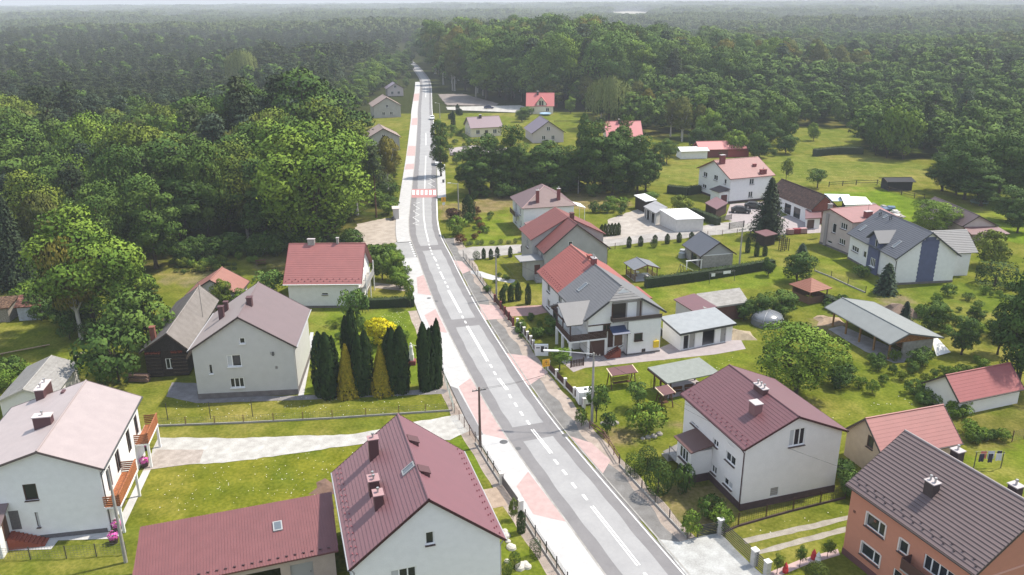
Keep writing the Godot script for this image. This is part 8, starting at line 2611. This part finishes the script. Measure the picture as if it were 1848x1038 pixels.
	# shrub thickets
	var thickets := [
		["thicket_shrub", "leafy shrub in the thicket between the walnut and the sheds", [1500, 735, 1640, 690, 1670, 660, 1590, 640, 1500, 690], 16, 1.2, 2.8, ["plain", "fresh", "dark"]],
		["thicket_shrub", "leafy shrub in the strip below the open shelter", [1610, 690, 1740, 655, 1790, 640, 1770, 690, 1660, 712], 18, 0.7, 1.6, ["fresh", "warm", "plain"]],
		["bank_shrub", "rank shrub on the overgrown bank behind the open shelter", [1650, 560, 1740, 520, 1830, 540, 1800, 640, 1700, 610], 26, 0.7, 2.0, ["fresh", "plain", "plain"]],
		["garden_shrub", "flowering shrub in the orchard garden at the wood edge", [290, 470, 470, 455, 470, 480, 330, 500], 26, 0.8, 2.2, ["fresh", "plain", "warm"]],
		["edge_shrub", "wild shrub at the wood edge behind the rusty sheds", [-40, 545, 90, 515, 290, 520, 250, 560, 100, 600, 60, 600], 30, 1.5, 4.0, ["plain", "dark", "fresh"]],
		["yard_shrub", "shrub beside the silver-roofed shed", [-40, 720, 60, 690, 20, 660, -40, 660], 9, 1.4, 3.2, ["fresh", "plain"]],
		["garden_shrub", "garden shrub behind the tan garage", [1740, 790, 1800, 770, 1815, 800, 1750, 812], 9, 0.9, 1.7, ["fresh", "plain"]],
		["garden_shrub", "garden shrub beside the low white shed", [1640, 720, 1690, 700, 1720, 740, 1690, 745], 9, 0.8, 1.8, ["fresh", "pale"]],
		["garden_shrub", "garden shrub along the corner garden path", [860, 520, 900, 500, 950, 510, 960, 530, 880, 540], 14, 0.5, 1.3, ["warm", "plain", "dark"]],
		["garden_shrub", "shrub in the front garden beside the veranda", [905, 590, 960, 575, 1000, 585, 1000, 610, 950, 620], 16, 0.6, 1.5, ["plain", "dark", "pale"]],
		["garden_shrub", "shrub on the bank behind the hipped-roof house", [1050, 390, 1110, 370, 1140, 380, 1110, 395], 9, 1.4, 3.2, ["dark", "plain", "fresh"]],
		["garden_shrub", "shrub beside the street lamp garden", [850, 400, 890, 385, 880, 430, 850, 436], 12, 0.6, 1.4, ["fresh", "plain", "red"]],
		["garden_shrub", "shrub between the red-roofed house and the street junction", [660, 470, 700, 440, 735, 470, 735, 500, 690, 490], 12, 1.2, 2.8, ["plain", "fresh"]],
		["garden_shrub", "shrub at the hedge of the garden house", [1470, 560, 1500, 545, 1530, 555, 1500, 570], 8, 0.8, 1.8, ["plain", "dark"]],
		["orchard_shrub", "orchard bush in the far meadow strip", [1240, 280, 1360, 262, 1420, 268, 1400, 282, 1300, 288], 14, 1.2, 3.0, ["plain", "dark", "fresh"]],
		["orchard_shrub", "bush in the garden between the far roadside houses", [812, 240, 850, 225, 850, 300, 815, 300], 16, 1.2, 3.5, ["plain", "fresh"]],
		["verge_shrub", "bush in the strip of scrub beside the far street", [640, 300, 715, 300, 718, 385, 660, 405], 22, 1.5, 4.0, ["plain", "fresh", "warm"]],
		["belt_shrub", "low bush under the alder belt", [845, 346, 1180, 336, 1185, 352, 1000, 360, 848, 362], 34, 1.8, 4.0, ["dark", "plain", "dark"]],
		["edge_shrub", "wild shrub under the light green linden", [90, 600, 120, 570, 240, 580, 245, 625, 150, 640], 14, 2.5, 5.0, ["dark", "plain", "dark"]],
		["pocket_tree", "small tree between the far roadside houses and the wood", [605, 300, 600, 215, 660, 165, 735, 116, 742, 130, 736, 158, 668, 176, 640, 230, 645, 300], 34, 3.2, 6.5, ["plain", "fresh", "dark", "warm"]],
		["street_tree", "leafy tree at the far end of the street west side", [585, 215, 650, 142, 735, 107, 743, 130, 705, 152, 640, 195], 60, 7.5, 13.0, ["plain", "fresh", "dark"]],
		["garden_shrub", "shrub between the wine-roofed house and the terracotta house", [1512, 862, 1528, 850, 1545, 895, 1526, 900], 6, 1.2, 2.4, ["dark", "plain"]],
		["vine_shrub", "rampant leafy shrub between the two faded-red roofs", [1640, 712, 1700, 696, 1735, 745, 1760, 790, 1742, 800, 1712, 742], 20, 1.0, 2.2, ["fresh", "fresh", "plain"]],
		["understory_shrub", "dark bush in the shade of the wood edge behind the garden", [290, 486, 350, 458, 500, 450, 640, 444, 640, 456, 500, 464, 360, 474], 44, 2.0, 5.0, ["dark", "plain", "dark"]],
		["garden_shrub", "shrub behind the thuja garden", [570, 590, 620, 575, 700, 590, 740, 600, 740, 630, 580, 640], 12, 0.7, 1.5, ["fresh", "warm", "plain"]],
	]
	for t in thickets:
		var poly := gpl(t[2])
		var lo := Vector2(1e9, 1e9)
		var hi := -lo
		for p in poly:
			lo = lo.min(p)
			hi = hi.max(p)
		var made := 0
		var tries := 0
		while made < t[3] and tries < 800:
			tries += 1
			var p := Vector2(rng.randf_range(lo.x, hi.x), rng.randf_range(lo.y, hi.y))
			if not Geometry2D.is_point_in_polygon(p, poly):
				continue
			var tones: Array = t[6]
			var hh := rng.randf_range(t[4], t[5])
			tree(t[0], t[1], "shrub", ("alder" if hh > 7.0 else ("fruit" if hh > 4.5 else "shrub")) if made % 2 == 0 else ("fruit_2" if hh > 4.5 else "shrub_2"), Vector3(p.x, 0, p.y), hh, hh * (rng.randf_range(1.0, 1.6) if hh < 4.5 else rng.randf_range(0.7, 1.0)), rng.randf() * TAU, tones[made % tones.size()], t[1])
			made += 1
	dead_tree()

func dead_tree():
	var p := gp(336, 412)
	var h := height_at(p, 336, 283)
	var t := thing("dead_tree", "bare dead tree with bleached branches at the wood edge", "tree", p)
	var r := RandomNumberGenerator.new()
	r.seed = 8
	var mb := MB.new()
	mb.tube(Vector3.ZERO, Vector3(0.5, h * 0.6, 0), 0.28, 0.16, 7)
	mb.tube(Vector3(0.5, h * 0.6, 0), Vector3(0.2, h, 0.3), 0.16, 0.04, 6)
	var m := M("dead_wood", 0.50, 0.46, 0.42, 0.9)
	part(t, "trunk", mb, m)
	for k in 12:
		var y := h * r.randf_range(0.35, 0.92)
		var a := r.randf() * TAU
		var s := Vector3(0.45, y, 0)
		var e := s + Vector3(cos(a) * 3.2, 1.6, sin(a) * 3.2) * r.randf_range(0.5, 1.0)
		var b := MB.new()
		b.tube(s, e, 0.09, 0.05, 5)
		for j in 3:
			var q := s.lerp(e, r.randf_range(0.4, 1.0))
			b.tube(q, q + Vector3(r.randf_range(-1.2, 1.2), r.randf_range(0.2, 1.3), r.randf_range(-1.2, 1.2)), 0.045, 0.015, 4)
		part(t, "branch", b, m)

# ------------------------------------------------------------------ the wood
func build_forest():
	var nz := FastNoiseLite.new()
	nz.seed = 31
	nz.frequency = 0.008
	nz.fractal_octaves = 3
	var sp := FastNoiseLite.new()
	sp.seed = 32
	sp.frequency = 0.02
	var st_n := FastNoiseLite.new()
	st_n.seed = 77
	st_n.frequency = 0.0028
	st_n.fractal_octaves = 3
	var fields := []
	for q in far_fields:
		fields.append(gpl(q[0]))
	var pocket := gpl([575, 335, 588, 200, 650, 140, 735, 106, 746, 150, 736, 300, 700, 392])
	var near := []
	var lists := {"far_oak": [], "far_birch": [], "far_pine": [], "clump": []}
	var r := RandomNumberGenerator.new()
	r.seed = 4242
	# rings of growing spacing
	for ring in [[95.0, 420.0, 6.2], [420.0, 1000.0, 10.0]]:
		var z: float = -ring[0]
		while z > -ring[1]:
			var halfw := -z * 0.70 + 25.0
			var x := -halfw
			while x < halfw:
				var st: float = ring[2]
				var p := Vector2(x + r.randf_range(-0.45, 0.45) * st, z + r.randf_range(-0.45, 0.45) * st)
				x += st
				if Geometry2D.is_point_in_polygon(p, open_area):
					continue
				if r.randf() < 0.1 or Geometry2D.is_point_in_polygon(p, pocket):
					continue
				if p.y < -480.0 and absf(p.x - road_x(p.y)) < 7.0:
					continue
				var a := nz.get_noise_2d(p.x, p.y)
				var sn := st_n.get_noise_2d(p.x, p.y)
				var b := sp.get_noise_2d(p.x, p.y)
				var left := p.x < road_x(p.y)
				var kind := "oak"
				if left:
					if p.y < -215.0 + a * 90.0:
						kind = "pine" if r.randf() < 0.86 else "oak"
					elif b > 0.12:
						kind = "birch" if r.randf() < 0.7 else "oak"
					elif r.randf() < 0.25:
						kind = "pine"
				else:
					if sn > 0.05:
						kind = "birch" if r.randf() < 0.6 else "oak"
					elif r.randf() < 0.12:
						kind = "pine"
				var h := r.randf_range(11.0, 19.5) * (1.0 + a * 0.3 + sn * 0.5)
				if kind == "birch":
					h *= 0.95
				if left and p.y > -260.0:
					h *= 1.12
				if not left and p.y > -330.0:
					h *= 0.82
				if not left and p.y < -370.0 and p.y > -640.0:
					h *= lerpf(1.65, 1.1, clampf((p.x - 40.0) / 170.0, 0.0, 1.0))
				near.append([p, kind, h, left, a * 0.5 + sn * 1.4, r.randf(), r.randf()])
			z -= ring[2]
	# the ones that show largest stand as trees of their own
	near.sort_custom(func(q, w): return show_size(q) > show_size(w))
	var count := {"oak": 0, "birch": 0, "pine": 0}
	for q in near:
		var p: Vector2 = q[0]
		var k: String = q[1]
		var at := Vector3(p.x, 0, p.y)
		if count[k] < 230 and show_size(q) > 0.0 and in_view(at):
			count[k] += 1
			var side := "west of the street" if q[3] else "beyond the meadow"
			var alt: bool = q[5] > 0.5
			match k:
				"oak":
					tree("oak_tree", "broadleaf tree standing in the wood " + side, "tree", "oak" if alt else ("oak_2" if q[6] > 0.5 else "alder"), at, q[2], q[2] * (0.62 + 0.2 * q[6]), q[5] * 20.0, ["plain", "dark", "plain", "fresh", "warm"][int(q[6] * 4.99)] if q[3] else ["plain", "fresh", "plain", "pale", "dark"][int(q[6] * 4.99)], "broadleaf trees of the wood " + side)
				"birch":
					tree("birch_tree", "yellowish birch standing in the wood " + side, "tree", "birch", at, q[2], q[2] * (0.42 + 0.15 * q[6]), q[5] * 20.0, ["plain", "warm", "plain", "pale"][int(q[6] * 3.99)], "birches of the wood " + side)
				"pine":
					tree("pine_tree", "tall pine standing in the wood " + side, "tree", "pine" if alt else "pine_2", at, q[2], q[2] * (0.30 + 0.12 * q[6]), q[5] * 20.0, ["plain", "dark", "blue"][int(q[6] * 2.99)], "pines of the wood " + side)
		else:
			lists["far_" + k].append([at, q[2], q[5], q[4]])
	# far and farthest wood
	for ring in [[1000.0, 1900.0, 20.0, 1.0], [1900.0, 3600.0, 34.0, 1.7], [3600.0, 7200.0, 70.0, 3.4]]:
		var z: float = -ring[0]
		while z > -ring[1]:
			var halfw := -z * 0.72 + 60.0
			var x := -halfw
			while x < halfw:
				var st: float = ring[2]
				var p := Vector2(x + r.randf_range(-0.4, 0.4) * st, z + r.randf_range(-0.4, 0.4) * st)
				x += st
				var skip := false
				for fp in fields:
					if Geometry2D.is_point_in_polygon(p, fp):
						skip = true
				if skip:
					continue
				var sn := st_n.get_noise_2d(p.x, p.y)
				lists.clump.append([Vector3(p.x, 0, p.y), 15.0 * (1.0 + 0.7 * sn + r.randf_range(-0.15, 0.15)) * (1.0 + (ring[3] - 1.0) * 0.25), r.randf(), sn * 1.6, ring[3]])
			z -= ring[2]
	for k in lists:
		var a: Array = lists[k]
		if a.is_empty():
			continue
		var pr: Dictionary = protos[k]
		var mm := MultiMesh.new()
		mm.transform_format = MultiMesh.TRANSFORM_3D
		mm.use_colors = true
		mm.mesh = pr.crown
		mm.instance_count = a.size()
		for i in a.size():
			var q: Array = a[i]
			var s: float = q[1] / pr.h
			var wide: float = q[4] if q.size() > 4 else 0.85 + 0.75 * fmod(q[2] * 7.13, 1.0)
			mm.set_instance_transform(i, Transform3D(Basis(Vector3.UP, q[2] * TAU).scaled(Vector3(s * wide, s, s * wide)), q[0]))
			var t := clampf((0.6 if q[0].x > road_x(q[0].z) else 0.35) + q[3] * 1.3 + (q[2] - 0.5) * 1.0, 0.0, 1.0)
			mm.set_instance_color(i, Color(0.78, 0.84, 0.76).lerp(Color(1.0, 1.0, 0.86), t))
		var o := MultiMeshInstance3D.new()
		o.name = {"far_oak": "far_broadleaf_wood", "far_birch": "far_birch_wood", "far_pine": "far_pine_wood", "clump": "distant_wood"}[k]
		o.multimesh = mm
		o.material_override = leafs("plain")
		add_child(o)
		tag(o, {"far_oak": "far mass of broadleaf crowns in the wood", "far_birch": "far mass of pale birch crowns in the wood", "far_pine": "far mass of dark pine crowns in the wood", "clump": "hazy wood reaching to the horizon"}[k], "wood")
		o.set_meta("kind", "stuff")

func road_x(z: float) -> float:
	for i in road_c.size() - 1:
		if road_c[i].y >= z and road_c[i + 1].y < z:
			return road_c[i].x
	return road_c[-1].x if z < road_c[-1].y else 20.0

func in_view(p: Vector3) -> bool:
	var d := p + Vector3(0, 8, 0) - EYE
	var z := d.dot(fw)
	return z > 1.0 and absf(d.dot(rt) / z) < 0.66

func show_size(q: Array) -> float:
	# nearer and closer to the clearing shows more
	var p: Vector2 = q[0]
	return q[2] * q[2] / p.length_squared()

func lawn_flowers():
	var mb := MB.new()
	mb.lathe(Vector3.ZERO, [Vector2(0.07, 0.03), Vector2(0.05, 0.06), Vector2(0.0, 0.07)], 6)
	var r := RandomNumberGenerator.new()
	r.seed = 99
	var spots := []
	for q in [[[260, 930, 300, 850, 560, 815, 690, 790, 600, 890], 260], [[300, 765, 290, 725, 800, 705, 805, 740], 160], [[640, 575, 740, 560, 770, 590, 700, 600], 160], [[1340, 960, 1520, 915, 1525, 930, 1345, 972], 60], [[1180, 320, 1400, 285, 1640, 305, 1560, 332], 320], [[1070, 690, 1340, 640, 1230, 715], 90], [[1480, 760, 1660, 700, 1640, 745], 70]]:
		var poly := gpl(q[0])
		var lo := Vector2(1e9, 1e9)
		var hi := -lo
		for p in poly:
			lo = lo.min(p)
			hi = hi.max(p)
		for k in q[1]:
			var p := Vector2(r.randf_range(lo.x, hi.x), r.randf_range(lo.y, hi.y))
			if Geometry2D.is_point_in_polygon(p, poly):
				spots.append(Transform3D(Basis.IDENTITY.scaled(Vector3.ONE * r.randf_range(0.35, 0.85)), Vector3(p.x, 0.0, p.y)))
	var mm := MultiMesh.new()
	mm.transform_format = MultiMesh.TRANSFORM_3D
	mm.mesh = mb.mesh()
	mm.instance_count = spots.size()
	for i in spots.size():
		mm.set_instance_transform(i, spots[i])
	var o := MultiMeshInstance3D.new()
	o.name = "lawn_flower_cover"
	o.multimesh = mm
	o.material_override = M("petal_white", 0.7, 0.68, 0.62, 0.7)
	add_child(o)
	tag(o, "scattered white clover flowers in the lawns", "flower")
	o.set_meta("kind", "stuff")
